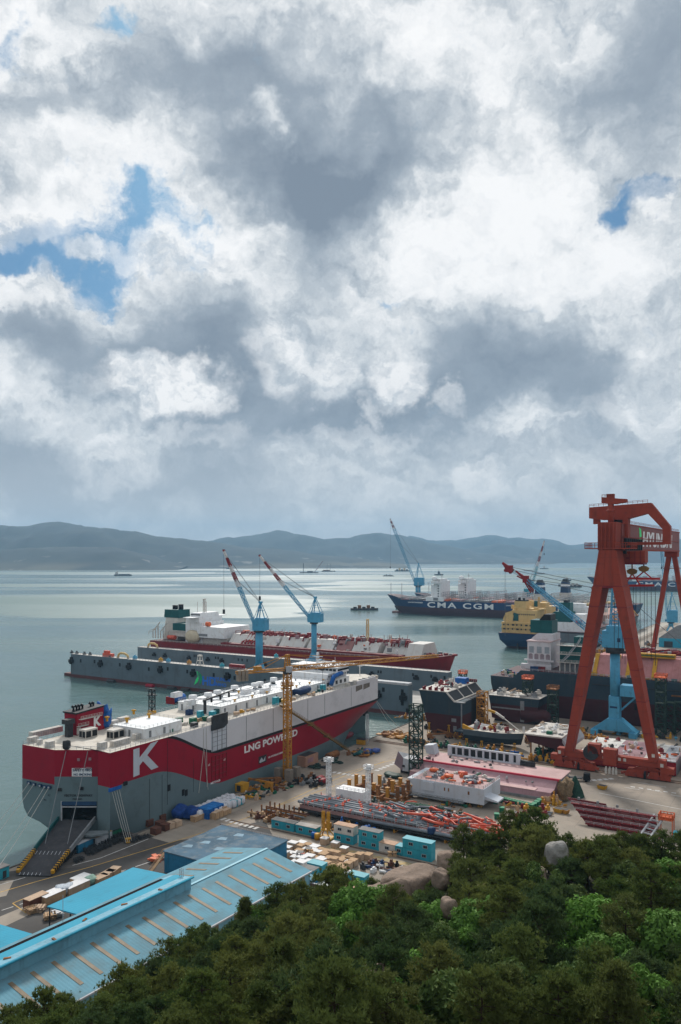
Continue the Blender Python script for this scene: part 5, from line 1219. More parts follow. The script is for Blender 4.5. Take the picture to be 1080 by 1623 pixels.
for k in range(12):
    mb = MB(); mb.cbox((rnd.uniform(-8, 16), 44 + k * 3.6, (16, 25)[k < 8]), rnd.uniform(2, 5), rnd.uniform(2, 5), rnd.uniform(2, 6), k); mb.build('deckhouse', buff if k % 4 else teal, SU_)
mb = MB(); mb.box(-6, 6, 12, 24, 23, 32); mb.m = 1; mb.box(-5.4, 5.4, 13, 23, 32, 33.2); mb.tube([(-2, 16, 33), (-2, 16, 35.6)], 1.4, 8); mb.tube([(2, 18, 33), (2, 18, 35)], 1.2, 8); mb.build('funnel', [buff, black], SU_)
mb = MB(); mb.prism([(-9, 12), (-1, 12), (-1, 19), (-6, 20.5), (-7, 16)], 9.6, 10.1, 'y'); mb.build('green_panel', teal, SU_)
mb = MB(); mb.lattice((14, 30, 24), (14, 30, 36), 1.6, bay=2, t=.4); mb.bar((10, 30, 33), (18, 30, 33), .6); mb.build('radar_mast', buff, SU_)
for k in range(8):
    mb = MB(); mb.cbox((rnd.uniform(-14, 16), 9 + k * 3, (11, 23)[k % 2]), rnd.uniform(2, 5), rnd.uniform(2, 4), rnd.uniform(1.5, 4), k); mb.build('deckhouse', buff, SU_)
for k in range(9):
    mb = MB(); mb.box(-3 + k * 2.2, -1.9 + k * 2.2, 9.9, 10.06, 18, 19.6); mb.build('window', dark, SU_)
for k in range(14):
    mb = MB(); x = -15.5 + (k % 7) * 4.6; z = (3.2, 7.4)[k // 7]; mb.box(x, x + (1.4 if k % 3 else 2.6), 4.86, 5.04, z, z + 1.8); mb.build('dark_opening', dark, SU_)
for z in (4.9, 9.2):
    mb = MB(); mb.box(-17.4, 18.4, 3.6, 5, z, z + .3); mb.rail([(-17.2, 3.7, z + .3), (18.2, 3.7, z + .3)], 1.1, .16, 3); mb.build('deck_gallery', buff, SU_)
for y in (100, 130, 160):
    mb = MB(); mb.box(-14, 14, y, y + 22, 0, 4.5); mb.tube([(-12, y, 6), (12, y, 6)], 1, 6); mb.build('hatch', buff if y < 100 else pinkdark, SU_)
SB = thing('grey_ship', 'grey hulled ship with brown pink trunk deck and teal funnel at the far quay', 'ship', -218, 775, 0)
hull(300, 44, -3, 17, None, lambda y: [-3, .6, 15.8, 17], bow=.13, stern=.1, rake=.04, over=.02, sternw=.5).build('hull', [maroon, mat('hull_grey_primer', (.13, .15, .17), .6, .15, .05, (.12, .08, .07), streak=True), dark, cream], SB)
S2 = bpy.data.objects.new('superstructure', None); COL.objects.link(S2); S2.parent = SB; S2.location = (0, 0, 17)
mb = MB(); mb.box(-19, 20, 8, 36, 0, 9); mb.box(-16, 18, 36, 52, 0, 13); mb.build('accommodation', white, S2)
mb = MB(); mb.prism([(-17, 9), (-17, 14), (-10, 19), (6, 19), (6, 9)], 10, 28, 'y'); mb.build('funnel_casing', teal, S2)
mb = MB(); mb.box(-6, 5, 12, 24, 19, 28); mb.m = 1; mb.box(-2, 2, 14, 22, 28, 30.4); mb.m = 2; mb.box(-4.5, 3.5, 11.8, 12.0, 22, 23); mb.box(-3.6, -1, 11.8, 12, 19.6, 21.6); mb.box(.6, 3, 11.8, 12, 19.6, 21.6); mb.build('funnel', [teal, black, navy], S2)
mb = MB(); mb.box(8, 19, 12, 30, 9, 17); mb.box(-14, 16, 36, 50, 13, 22); mb.box(-21, 21, 38, 48, 22, 23); mb.box(-10, 12, 38, 48, 23, 26); mb.build('bridge', white, S2)
mb = MB(); mb.tube([(12, 6, 10), (18, 6, 10)], 1.7, 8); mb.build('lifeboat', orangered, S2)
for k in range(26):
    mb = MB(); y = 40 + k * 3.2; x = rnd.uniform(-14, 18); mb.cbox((x, y, rnd.choice((0, 5, 13))), rnd.uniform(1.5, 4), rnd.uniform(1.5, 5), rnd.uniform(2, 8), k); mb.tube([(x, y, 0), (x, y, rnd.uniform(12, 24))], .3, 5); mb.build('deck_equipment', (white, palegrey, midgrey, offwhite, teal)[k % 5], S2)
mb = MB(); mb.prism([(-20, 0), (20, 0), (13, 8.5), (-13, 8.5)], 130, 262, 'y'); mb.build('trunk_deck', mat('trunk_brown', (.34, .19, .15), .7, .15, .1, (.24, .13, .1), wave=(1, 8, -.1)), S2)
mb = MB(); mb.prism([(-19, 0), (21, 0), (14, 9), (-13, 9)], 262, 265, 'y'); mb.build('trunk_end', yellow, S2)
for y in (150, 182, 214, 246):
    mb = MB(); mb.prism([(19.8, 0), (20.8, 0), (13.6, 9), (12.8, 9)], y, y + 2, 'y'); mb.build('yellow_frame', yellow, S2)
mb = MB(); mb.tube([(22.4, 214, 2), (23, 216, -7), (26, 219, -15)], .9, 6); mb.build('gangway', yellow, S2)

# ================================================================== container ships at anchor
def container_ship(label, u, v, L, B, freeb, ltr, group=None):
    t = thing('container_ship', label, 'ship', u, v, 0, R(90), group); k = L / 366.0; zt = freeb
    top = lambda y: zt + 7.5 * k * sst(y, L * .88, L * .985)
    hull(L, B, -3, zt + 7 * k, None, lambda y: [-3, zt - 11 * k, top(y) - .8, top(y)], bow=.17, stern=.1, rake=.06, over=.03, sternw=.55, flare=1.7).build('hull', [mat('navy_antifouling', (.055, .022, .032), .55, .12, .05), mat('navy_hull', (.008, .038, .115), .45, .08, .05), navy, midgrey], t)
    x = -B / 2 - .12
    lettering('CMA CGM', 11.5 * k, whiteletter, t, (x, ltr[0], zt - 10.2 * k), 90, -90, ltr[1], .02, .1, space=1.25)
    lettering('LNGPOWERED', 2.6 * k, whiteletter, t, (x, L * .865, zt - 4.4 * k), 90, -90, 1.5, .02, .1)
    lettering('LNGPOWERED', 2.6 * k, whiteletter, t, (x, L * .42, zt - 4.4 * k), 90, -90, 1.5, .02, .1)
    yb = L * .735
    b = bpy.data.objects.new('bridge_tower', None); COL.objects.link(b); b.parent = t; b.location = (0, yb, zt)
    mb = MB(); mb.box(-B * .36, B * .36, -6 * k, 6 * k, 0, 31 * k); mb.box(-B * .52, B * .52, -3 * k, 7 * k, 27 * k, 31 * k); mb.box(-B * .3, B * .3, 6 * k, 12 * k, 3, 25 * k); mb.box(-B * .2, B * .2, -5 * k, 5 * k, 31 * k, 34 * k); mb.build('tower_block', white, b)
    for j in range(5):
        mb = MB(); mb.box(-B * .36 - .2, -B * .36 + .1, -3 * k, -1 * k, (6 + j * 4) * k, (8 + j * 4) * k); mb.build('window', dark, b)
    mb = MB(); mb.blobm((-B * .3, 6 * k, 31 * k), 4 * k, 4 * k, 7 * k, 1, .02); mb.build('radome', white, b)
    mb = MB(); mb.tube([(0, 0, 34 * k), (0, 0, 42 * k)], .5, 5); mb.bar((-4, 0, 38 * k), (4, 0, 38 * k), .6); mb.build('radar_mast', palegrey, b)
    mb = MB(); mb.box(-B * .5 - .4, -B * .3, -14 * k, 16 * k, -.6 * k, 6 * k); mb.m = 1; mb.box(-B * .5 - .6, -B * .4, -5 * k, 3 * k, .4 * k, 5 * k); mb.build('boat_station', [white, midgrey], t).location = (0, yb, zt)
    f = bpy.data.objects.new('funnel', None); COL.objects.link(f); f.parent = t; f.location = (0, L * .30, zt)
    mb = MB(); mb.box(-9 * k, 9 * k, -7 * k, 7 * k, 0, 14 * k); mb.build('casing', offwhite, f)
    mb = MB(); mb.box(-8 * k, 8 * k, -6 * k, 6 * k, 14 * k, 31 * k, 1.2 * k, 1.2 * k); mb.build('stack', navy, f)
    mb = MB(); mb.box(-7.3 * k, 7.3 * k, -5.4 * k, 5.4 * k, 24 * k, 27 * k); mb.build('white_band', white, f)
    mb = MB(); mb.box(-5 * k, 5 * k, -4 * k, 4 * k, 31 * k, 35 * k, 1.4, .8); mb.build('exhaust', black, f)
    n = 22
    for j in range(n):      # lashing bridges
        y = L * (.06 + .84 * j / (n - 1))
        if abs(y - yb) < 11 * k or abs(y - L * .3) < 9 * k: continue
        h = (rnd.uniform(7, 9) if y > yb else rnd.uniform(9, 14)) * k * (.55 if j > n - 4 else 1); mb = MB()
        for s in range(7): mb.bar((B * (-.46 + .92 * s / 6), y, zt), (B * (-.46 + .92 * s / 6), y, zt + h), .7 * k)
        for z in (.35, .68, 1.0): mb.bar((-B * .47, y, zt + h * z), (B * .47, y, zt + h * z), .8 * k)
        for yy in (-.55, .45): mb.bar((-B * .47, y, zt + h), (-B * .47, y + yy * 12 * k, zt + h * .72), .5 * k); mb.bar((-B * .47, y, zt + h * .68), (-B * .47, y + yy * 13 * k, zt + h * .5), .6 * k)
        mb.build('lashing_bridge', palegrey if j % 3 else midgrey, t)
    for j in range(14):
        y = L * (.08 + .06 * j)
        mb = MB(); mb.box(-B * .44, B * .44, y, y + L * .045, zt, zt + 2.4 * k); mb.build('hatch_cover', (buff, midgrey, cream, midgrey)[j % 4] if j < 5 else (midgrey, pinkdark, orange, midgrey)[j % 4], t)
    for y in (L * .93, L * .985):
        mb = MB(); mb.tube([(0, y, zt + 4), (0, y, zt + 26 * k)], .5, 5); mb.build('foremast', palegrey, t)
    mb = MB(); mb.tube([(0, L * .93, -3.5), (0, L * .975, -3.2)], 3.4, 10); mb.build('bulbous_bow', antifoul, t)
    return t
u0, v0 = -252, 1174
container_ship('navy container ship with large white letters moored behind the blue crane, the nearer of two', u0, v0, 368, 51, 20.0, (366 * .778, 1.78), 'navy container ships')
container_ship('navy container ship half hidden behind the nearer one of the moored pair', u0 + 22, v0 + 58, 368, 51, 20.0, (366 * .778, 1.78), 'navy container ships')
uf, vf = UVY(921, 932, 2230)[:2]
container_ship('navy container ship far off, seen between the gantry crane\'s red legs', uf + 470, vf + 30, 460, 62, 22, (460 * .70, 1.9), 'navy container ships')
CB = UVY(663, 930, 1400)
single('crane_barge', 'dark flat barge carrying the tall blue crane behind the container ships', 'barge', MB().prism([(-36, -3.5), (36, -3.5), (40, 2.6), (-40, 2.6)], -14, 14, 'y'), dark, CB[0], CB[1], 0)
jib_crane('tall blue jib crane standing behind the navy container ships', 663, 1400, 2.6, (916, 928), 893, (619, 823), striped=.16, col_r=4.5, house=(17, 13), portal=True, dirY=.25, hook=898, lat=5.2)
jib_crane('small teal jib crane behind the navy funnel of the container ship', 838, 1330, 14, (934, 942), 926, (863, 858), m=mat('crane_teal', (.03, .25, .33), .5, .1, .2, streak=True), striped=.5, col_r=3, house=(10, 9), dirY=.3, lat=3.6)
B2 = UVY(843, 930, 1330)
single('crane_barge', 'long dark pontoon under the small teal crane beyond the container ships', 'barge', MB().prism([(-30, -3.5), (30, -3.5), (34, 14), (-34, 14)], -10, 10, 'y'), midgrey, B2[0], B2[1], 0)
jib_crane('blue portal jib crane on the far quay, behind the right leg of the red gantry', 1064, 966, 0.1, (968, 986), 940, (1049, 872), striped=0, col_r=2.8, house=(12, 9), portal=True, lat=3.2, dirY=.3)

# ================================================================== big double link blue crane behind the gantry legs
BC = thing('blue_crane', 'big light blue slewing crane behind the gantry crane legs, red tipped fly jib raised left', 'crane', -91, 421, 0)
mb = MB(); mb.prism([(-11, 2.5), (11, 2.5), (3.2, 8.5), (-3.2, 8.5)], -3.4, 3.4, 'y')
for x in (-9.4, 9.4): mb.box(x - 1.8, x + 1.8, -5, 5, 0, 2.5)
mb.build('portal_base', jibblue, BC)
mb = MB(); mb.box(-2.6, 2.6, -2.6, 2.6, 8.5, 20); mb.tube([(0, 0, 20), (0, 0, 42)], 2.5, 18); mb.build('column', jibblue, BC)
mb = MB(); mb.box(-2, 1.6, -2.68, -2.6, 14, 15); mb.build('column_plate', navy, BC)
mb = MB(); mb.box(3, 11, -3, 4, 20.5, 26); mb.bar((3, 0, 13), (11, 0, 21), .9); mb.build('transformer_house', jibblue, BC)
mb = MB(); mb.tube([(0, 0, 42), (0, 0, 45)], 4.6, 18); mb.rail([(-5, -5, 42), (5, -5, 42), (5, 5, 42)], 1.2, .18, 2); mb.build('slewing_ring', dark, BC)
mb = MB(); mb.box(-5.5, 7, -4.5, 4.5, 45, 53.5); mb.box(-3.5, 4, -4, 4, 53.5, 56); mb.m = 1; mb.box(2, 3.6, -4.6, -4.5, 48, 50); mb.build('machinery_house', [jibblue, navy], BC)
mb = MB(); mb.lattice((0, 0, 55), (1, 0, 75), 4.6, bay=3.4, t=.45, w2=1.5, br=.28); mb.build('top_frame', jibblue, BC)
def bcl(px, py, Y): u, v, z = UVY(px, py, Y); return (u + 91, v - 421, z)
K_, E_ = bcl(834, 918, 452), bcl(801, 897, 462)
J = bpy.data.objects.new('boom', None); COL.objects.link(J); J.parent = BC
mb = MB(); mb.lattice((-5, 0, 47), K_, 3.2, 2.4, bay=3.0, t=.36, w2=1.8, h2=1.4, br=.2); mb.build('boom_lattice', jibblue, J)
mb = MB(); mb.lattice(bcl(846, 938, 448), K_, 2.2, bay=2.2, t=.45); mb.cbox((K_[0], K_[1], K_[2] - 2), 3, 3, 4); mb.bar(K_, bcl(818, 905, 456), 1.4, 2.0, .5, .8); mb.bar(bcl(838, 922, 451), bcl(820, 913, 456), .7); mb.build('boom_head', crimson, J)
mb = MB(); mb.bar(bcl(812, 906, 459), bcl(797, 892, 463), 2.4, 3.2, .8, 1.2); mb.bar(bcl(811, 905, 459), bcl(800, 904, 462), 1.4); mb.bar(E_, bcl(803, 907, 462), .9); mb.cbox(bcl(809, 907, 459), 3, 2, 4); mb.build('fly_jib', crimson, J)
mb = MB()
for a, b in ((E_, (1, 0, 75)), (bcl(812, 903, 459), (3, 0, 72)), (K_, (1, 1, 74)), (K_, (2, -1, 70)), (bcl(811, 906, 459), K_), (bcl(812, 904, 459), bcl(836, 917, 451)), ((1, 0, 75), (60, -30, 30))): mb.tube([a, b], .14, 4, False)
mb.build('stay_rope', cable, BC)
mb = MB(); mb.tube([E_, (E_[0], E_[1], 45)], .12, 4, False); mb.build('hoist_rope', cable, BC)

# ================================================================== lattice access towers
def lattice_tower(label, u, v, h, w_, cap=None, group='green lattice access towers', m=dgreen):
    t = thing('lattice_tower', label, 'tower', u, v, 0, 0, group)
    MB().lattice((0, 0, 0), (0, 0, h), w_, bay=w_ * .72, t=.42, br=.3).build('frame', m, t)
    for k in range(1, int(h / 5.5) + 1):
        mb = MB(); mb.box(-w_ * .45, w_ * .45, -w_ * .45, w_ * .45, k * 5.5 - .1, k * 5.5 + .1); mb.bar((-w_ * .4, 0, k * 5.5), (w_ * .4, 0, k * 5.5 - 5), .5); mb.build('landing', m, t)
    if cap:
        mb = MB(); mb.box(-w_ * .62, w_ * .62, -w_ * .62, w_ * .62, h, h + .5); mb.rail([(-w_ * .6, -w_ * .6, h + .5), (w_ * .6, -w_ * .6, h + .5), (w_ * .6, w_ * .6, h + .5), (-w_ * .6, w_ * .6, h + .5), (-w_ * .6, -w_ * .6, h + .5)], 1.4, .25, 1.4); mb.build('top_platform', cap, t)
    return t
lattice_tower('tall dark green lattice tower standing left of the white deck block', -145.5, 300.5, 29.5, 4.2, None)
lattice_tower('green lattice tower with orange railed top against the dark hull\'s stern', *UVY(837, 1100, 440)[:2], 23.5, 4.4, orange)
lattice_tower('short green lattice tower with a rusty cap right of the bulbous bow block', *UVY(877, 1140, 430)[:2], 19.5, 4.6, rust)
lattice_tower('green lattice tower with red top by the dark hull, right of the blue crane column', *UVY(1048, 1165, 406)[:2], 29.5, 4.6, orange)
lattice_tower('green lattice tower with orange top rising behind the flared bow block', *UVY(734, 1120, 470)[:2], 22, 3.6, orange)
lattice_tower('amber scaffold tower between the two dark bow blocks', *UVY(765, 1160, 420)[:2], 20, 4.4, None, None, amber)
for k, px in enumerate((1062, 1078)):
    lattice_tower('dark green scaffold bay against the dark hull at the frame edge', *UVY(px, 1165, 408)[:2], 16.5, 5.2, None, 'scaffold bays at the dark hull')

# ================================================================== hull blocks and modules standing in the yard
def clutter(par, x0, x1, y0, y1, z, n, mats, smin=.5, smax=2.0, hmax=1.6, name='deck_fitting', seed=1):
    r = random.Random(seed)
    for k in range(n):
        mb = MB(); sx, sy, h = r.uniform(smin, smax), r.uniform(smin, smax), r.uniform(.3, hmax)
        x, y, a = r.uniform(x0, x1), r.uniform(y0, y1), r.choice((0, 0, 0, .6, 1.2)); q = r.random()
        if q < .45: mb.cbox((0, 0, 0), sx, sy, h, a); mb.cbox((sx * .1, 0, h), sx * .5, sy * .5, h * .5, a)
        elif q < .7: mb.tube([(-sx, 0, h * .6), (sx, sy * .3, h * .6)], min(.4, h * .5), 7); mb.tube([(0, 0, 0), (0, 0, h)], .2, 5)
        elif q < .85: mb.blobm((0, 0, 0), sx * .7, sy * .7, h, k, .3, 8, 5)
        else:
            mb.lattice((0, 0, 0), (sx, sy, h), .5, bay=.7, t=.14)
        mb.build(name, mats[k % len(mats)], par).location = (x, y, z)
def jacks(par, pts, h, m=yellow):
    for x, y in pts:
        mb = MB(); mb.bar((x - .7, y - .5, 0), (x - .2, y, h), .25); mb.bar((x + .7, y - .5, 0), (x + .2, y, h), .25); mb.bar((x, y + .7, 0), (x, y, h), .25); mb.box(x - .6, x + .6, y - .5, y + .5, h - .3, h); mb.box(x - .8, x + .8, y - .7, y + .8, 0, .25)
        mb.build('support_jack', m, par)
# flared bow block
FBk = thing('bow_block', 'tall flared bow block, slate over maroon, with framed openings along its sloping deck edge', 'hull block', -168, 376, 0)
def two(poly_lo, poly_hi, y0, y1, par, m1=maroon, m2=slate, name='shell'):
    mb = MB(); mb.prism(poly_lo, y0, y1, 'y'); mb.m = 1; mb.prism(poly_hi, y0, y1, 'y'); return mb.build(name, [m1, m2], par)
two([(-6.5, 1.4), (11, 1.4), (11.2, 10.3), (-9.2, 10.3)], [(-9.2, 10.3), (11.2, 10.3), (11.2, 16.8), (7.5, 17.2), (3, 21.7), (-12.2, 21.7)], 0, 14, FBk)
two([(-6.5, 1.4), (9, 1.4), (9.4, 10.3), (-9.2, 10.3)], [(-9.2, 10.3), (9.4, 10.3), (9.4, 16.8), (7.5, 17.2), (3, 21.7), (-12.2, 21.7)], 14, 39, FBk, black, black)
mb = MB(); mb.box(-12.3, 3.1, -.1, 39.1, 21.7, 22.0); mb.build('deck', offwhite, FBk)
for k in range(3):
    y0 = .2 + k * 13; mb = MB()
    for a, b in (((7.7, y0, 17.2), (3.2, y0, 21.7)), ((7.7, y0 + 12.6, 17.2), (3.2, y0 + 12.6, 21.7)), ((7.7, y0, 17.3), (7.7, y0 + 12.6, 17.3)), ((3.3, y0, 21.6), (3.3, y0 + 12.6, 21.6))): mb.bar(a, b, .9, .6)
    mb.build('opening_frame', offwhite, FBk)
    mb = MB(); mb.quad((7.3, y0 + .6, 17.5), (7.3, y0 + 12.2, 17.5), (3.5, y0 + 12.2, 21.4), (3.5, y0 + .6, 21.4)); mb.v = [(x + .25, y, z + .25) for x, y, z in mb.v]; mb.build('dark_opening', black, FBk)
mb = MB(); mb.box(11.2, 11.7, -.2, .4, 1.4, 16.8); mb.box(7.5, 13, -.3, 2, 16.9, 17.3); mb.rail([(12.8, 0, 17.3), (12.8, 38, 17.3)], 1.1, .16, 3); mb.build('side_walkway', midgrey, FBk)
for k in range(4):
    mb = MB(); mb.cbox((-10 + k * 3.4, 1.5, 22), 1.6, 1.4, 1.5, .2); mb.tube([(-10 + k * 3.4, 1, 23), (-9 + k * 3.4, 1.5, 24)], .4, 6); mb.build('fairlead', darkred, FBk)
mb = MB(); mb.box(-4, 2, 28, 33, 22, 25); mb.build('blue_cabin', deepblue, FBk)
clutter(FBk, -11, 2, 5, 37, 22, 26, [offwhite, darkred, dark, crimson, cream, midgrey], .6, 2.4, 2.4, seed=3)
for k in range(7): 
    mb = MB(); mb.tube([(-2 + k * 1.1, 37.5, 22), (-2 + k * 1.1, 37.5, 23.6)], .5, 6); mb.build('mooring_bitts', darkred, FBk)
jacks(FBk, [(-6, -1), (5, -1), (-1, 4)], 5.4)
mb = MB(); mb.box(-6, 10, 0.5, 38, 0, 1.5, .6, .6); mb.build('keel_blocks', dark, FBk)
mb = MB(); mb.box(6, 8.6, -.06, 0, 7, 8.8); mb.box(7, 8.8, -.06, 0, 2.2, 5); mb.build('paint_patch', midgrey, FBk)
# bulbous bow block
BB = thing('bulbous_block', 'dark bow block with a maroon bulb pointing right and a cluttered pale deck', 'hull block', -159.5, 422, 0)
mb = MB()
secs = [(1.6, 2.0, 0), (5, .8, 0), (14, .6, 0), (22, 1.0, 0), (27.5, 3.0, 0)]
mb.prism([(2, 1.8), (8, .6), (21, .6), (26, 2.2), (28, 5), (28, 9.6), (.9, 9.6)], 0, 16, 'y'); mb.m = 1; mb.prism([(.9, 9.6), (28, 9.6), (28.6, 14), (0, 14)], 0, 16, 'y'); mb.m = 2; mb.box(-.2, 28.8, -.2, 16.2, 14, 14.3); mb.build('shell', [maroon, slate, offwhite], BB)
k0 = MB(); k0.lathe([(.1, 0), (2.2, .8), (3.4, 3), (3.7, 7), (3.7, 16)], 16); k0.v = [(34.5 - z, 2.5 + x, 4.8 + y) for x, y, z in k0.v]; k0.build('bulb', maroon, BB)
mb = MB(); mb.box(18.2, 20.4, -.12, .02, 1, 12.4); mb.box(2, 18, -.08, .0, 7.2, 8.0); mb.build('paint_patch', midgrey, BB)
clutter(BB, 2, 26, 1, 15, 14.3, 30, [offwhite, cream, dark, offwhite, midgrey, carton], .8, 3.4, 2.6, seed=5)
mb = MB(); mb.box(3, 26, 1, 15, 0, .9); mb.build('keel_blocks', dark, BB)
mb = MB(); mb.rail([(0, 0, 14.3), (28.6, 0, 14.3)], 1.2, .16, 2.4); mb.build('railing', palegrey, BB)
# small boat-shaped slate section with cluttered deck
SS = thing('hull_section', 'low slate hull section, its deck full of white and maroon gear, yellow chute at left', 'hull block', -152, 362, 0)
mb = MB(); n = 14
for i in range(n + 1):
    t = i / n; x = 2 + 27 * t; hw = 6.5 * (1 - max(0, (t - .55) / .45) ** 2 * .9)
    for zz, s in ((1.6, .62), (4.5, .9), (7.3, 1.0)):
        mb.v.append((x + (zz - 1.6) * .25 * t, 6.5 - hw * s, zz))
    for zz, s in ((7.3, 1.0), (4.5, .9), (1.6, .62)): mb.v.append((x + (zz - 1.6) * .25 * t, 6.5 + hw * s, zz))
for i in range(n):
    for j in range(5): mb.m = 2 if j == 2 else 1 if j in (1, 3) else 0; a = i * 6 + j; mb.face((a, a + 6, a + 7, a + 1))
mb.m = 0; mb.face((0, 1, 2, 3, 4, 5)); mb.face(tuple(n * 6 + k for k in (5, 4, 3, 2, 1, 0)))
mb.box(-2.5, 3, 1, 11, 5.2, 5.9); mb.build('shell', [slate, mat('slate_light', (.085, .115, .14), .6, .15, .1), cream], SS)
clutter(SS, 4, 25, 2, 11, 7.3, 34, [offwhite, darkred, white, crimson, midgrey, darkred, yellow], .5, 1.8, 2.2, seed=8)
mb = MB(); mb.prism([(1.5, 7.3), (7.5, 7.3), (1.5, 9.6)], .6, 1.6, 'y'); mb.build('yellow_chute', yellow, SS)
mb = MB(); mb.bar((15, 10, 15), (20, 8, 13), .9); mb.bar((20, 8, 13), (30, 3, 8.6), .35); mb.m = 1; mb.bar((11, 11, 15.6), (15, 10, 15), 1.0); mb.build('crane_jib', [offwhite, yellow], SS)
mb = MB(); mb.lattice((30.5, 6, 7.4), (30.5, 6, 10.4), .7, bay=.9, t=.14); mb.rail([(24, 1, 7.3), (30, 5, 7.3)], 1.1, .14, 1.5); mb.build('railing', white, SS)
jacks(SS, [(4, 0), (12, -.6), (22, 0), (27, 3)], 2.8)
# white topped block with maroon underside on posts
WB = thing('deck_block', 'white topped deck block with maroon underside standing on posts left of the gantry leg', 'hull block', -117, 355, 0)
mb = MB(); mb.prism([(0, 9.7), (17, 9.7), (19.5, 6), (16, 4.2), (2, 6.6)], 1, 29, 'y'); mb.m = 1; mb.box(-.3, 17.2, .5, 29.4, 9.7, 10.3); mb.m = 2; mb.prism([(17.3, 9.7), (19.8, 6), (19.8, 4.6), (17.3, 8)], .6, 29.2, 'y'); mb.build('shell', [maroon, offwhite, palegrey], WB)
clutter(WB, 1, 16, 2, 28, 10.3, 38, [offwhite, white, cream, midgrey, white, carton], .6, 3.0, .9, seed=11)
mb = MB(); mb.box(9, 11.4, 4, 6, 10.3, 11.6); mb.build('green_box', green, WB)
for x, y in ((2.5, 2), (14, 2), (2.5, 14), (14, 14), (2.5, 27), (14, 27), (8, 2.5)):
    mb = MB(); mb.tube([(x, y, 0), (x, y, 7)], .38, 8); mb.box(x - .8, x + .8, y - .8, y + .8, 0, .3); mb.build('support_post', rust, WB)
clutter(WB, 3, 14, 5, 24, 0, 12, [dark, green, dark, dgreen], 1, 2.4, 2.4, name='stored_gear', seed=12)
# red block with white deck behind the gantry base
def redblock(label, u, v, sx, sy, seed, tops):
    t = thing('deck_block', label, 'hull block', u, v, 0)
    mb = MB(); mb.box(0, sx, 0, sy, .5, 5.8); mb.m = 1; mb.quad((sx + .02, 0, .5), (sx + .02, sy, .5), (sx + .02, sy, 5.8), (sx + .02, 0, 5.8)); mb.build('shell', [mat('block_red', (.24, .012, .02), .5, .1, .2, (.14, .02, .02), streak=True), midgrey], t)
    x = 0; n = len(tops)
    for k, m in enumerate(tops):
        mb = MB(); mb.box(x, x + sx / n - .1, -.1, sy + .1, 5.8, 6.15 + .08 * (k % 2)); mb.build('deck_panel', m, t); x += sx / n
    mb = MB(); mb.rail([(0, 0, 6.2), (sx, 0, 6.2), (sx, sy, 6.2)], 1.3, .12, 2); mb.build('railing', pink, t)
    clutter(t, 1, sx - 1, 1, sy - 1, 6.2, 60, [white, offwhite, darkred, orange, dark, midgrey, carton, white], .4, 1.9, 1.5, seed=seed)
    for k in range(3): 
        mb = MB(); mb.lathe([(.9, 0), (.9, .7), (.6, 1.1), (.1, 1.2)], 10); mb.build('orange_cap', orange, t).location = (sx * (.3 + .25 * k), sy * (.2 + .3 * (k % 2)), 6.2)
    mb = MB(); mb.box(.5, sx - .5, .5, sy - .5, 0, .5); mb.build('keel_blocks', dark, t)
    return t
wdeck = mat('white_deck_gear', (.64, .62, .58), .7, .14, .5, (.36, .32, .28))
redblock('dark red block with a white cluttered deck right behind the gantry crane\'s base', -91, 354, 39, 30, 21, [wdeck, wdeck, pinkdark, pinkdark, wdeck, palegrey])
redblock('dark red block with white and grey deck panels at the right frame edge', -48, 356, 22, 32, 22, [wdeck, palegrey, wdeck])
# long pink block with crimson stripe and pierced white bulkhead
PK = thing('pink_block', 'long pink primed hull block with crimson stripe and a pierced white bulkhead on top', 'hull block', -145.5, 294, 0)
mb = MB(); L = 58.5
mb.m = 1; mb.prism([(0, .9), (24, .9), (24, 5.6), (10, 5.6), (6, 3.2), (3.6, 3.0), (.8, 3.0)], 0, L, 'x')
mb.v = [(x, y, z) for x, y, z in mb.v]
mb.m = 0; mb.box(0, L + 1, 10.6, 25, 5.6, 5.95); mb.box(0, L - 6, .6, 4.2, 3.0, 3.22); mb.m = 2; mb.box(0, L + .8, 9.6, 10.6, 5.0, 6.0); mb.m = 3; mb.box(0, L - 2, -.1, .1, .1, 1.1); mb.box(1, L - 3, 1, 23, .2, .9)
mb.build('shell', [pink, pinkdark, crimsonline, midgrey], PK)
mb = MB(); X0, X1, n = 8.2, 38.6, 10; wl = (X1 - X0) / n
for k in range(n + 1): mb.box(X0 + k * wl - .35 * (1 if 0 < k < n - 1 else 2.6), X0 + k * wl + .35 * (1 if 0 < k < n - 1 else 2.6), 22.6, 23.3, 5.95, 10.0)
mb.box(X0 - .9, X1 + .9, 22.55, 23.35, 9.7, 10.3); mb.box(X0 - .9, X1 + .9, 22.55, 23.35, 5.95, 6.5); mb.build('pierced_bulkhead', palewhite, PK)
mb = MB(); mb.box(X0, X1, 24.2, 25.0, 6, 9.2); mb.build('stiffener_wall', dark, PK)
clutter(PK, 2, 40, 11, 21, 5.95, 18, [midgrey, dark, pinkdark, offwhite], .4, 1.3, .8, seed=31)
clutter(PK, 3, 52, 4.5, 9, 4.0, 12, [midgrey, dark, palegrey], .4, .9, .9, seed=32)
mb = MB(); mb.prism([(-1.5, 6), (2.5, 6), (1.5, 10), (-2.5, 9.4)], 20, 24.5, 'y'); mb.build('end_bracket', palewhite, PK)
mb = MB(); mb.box(X1 + 1, X1 + 7, 22, 23.4, 6, 7.2); mb.tube([(X1 + 1, 23, 7.6), (X1 + 7, 22.4, 7.4)], .6, 8); mb.build('pipe_stack', dark, PK)
for k in range(9): 
    mb = MB(); mb.bar((58.6, 10.8 + k * 1.6, 1), (58.9, 10.8 + k * 1.6, 5.6), .3); mb.build('end_stiffener', palewhite, PK)
jacks(PK, [(10, 2), (30, 2), (48, 2), (56, 4)], .95)
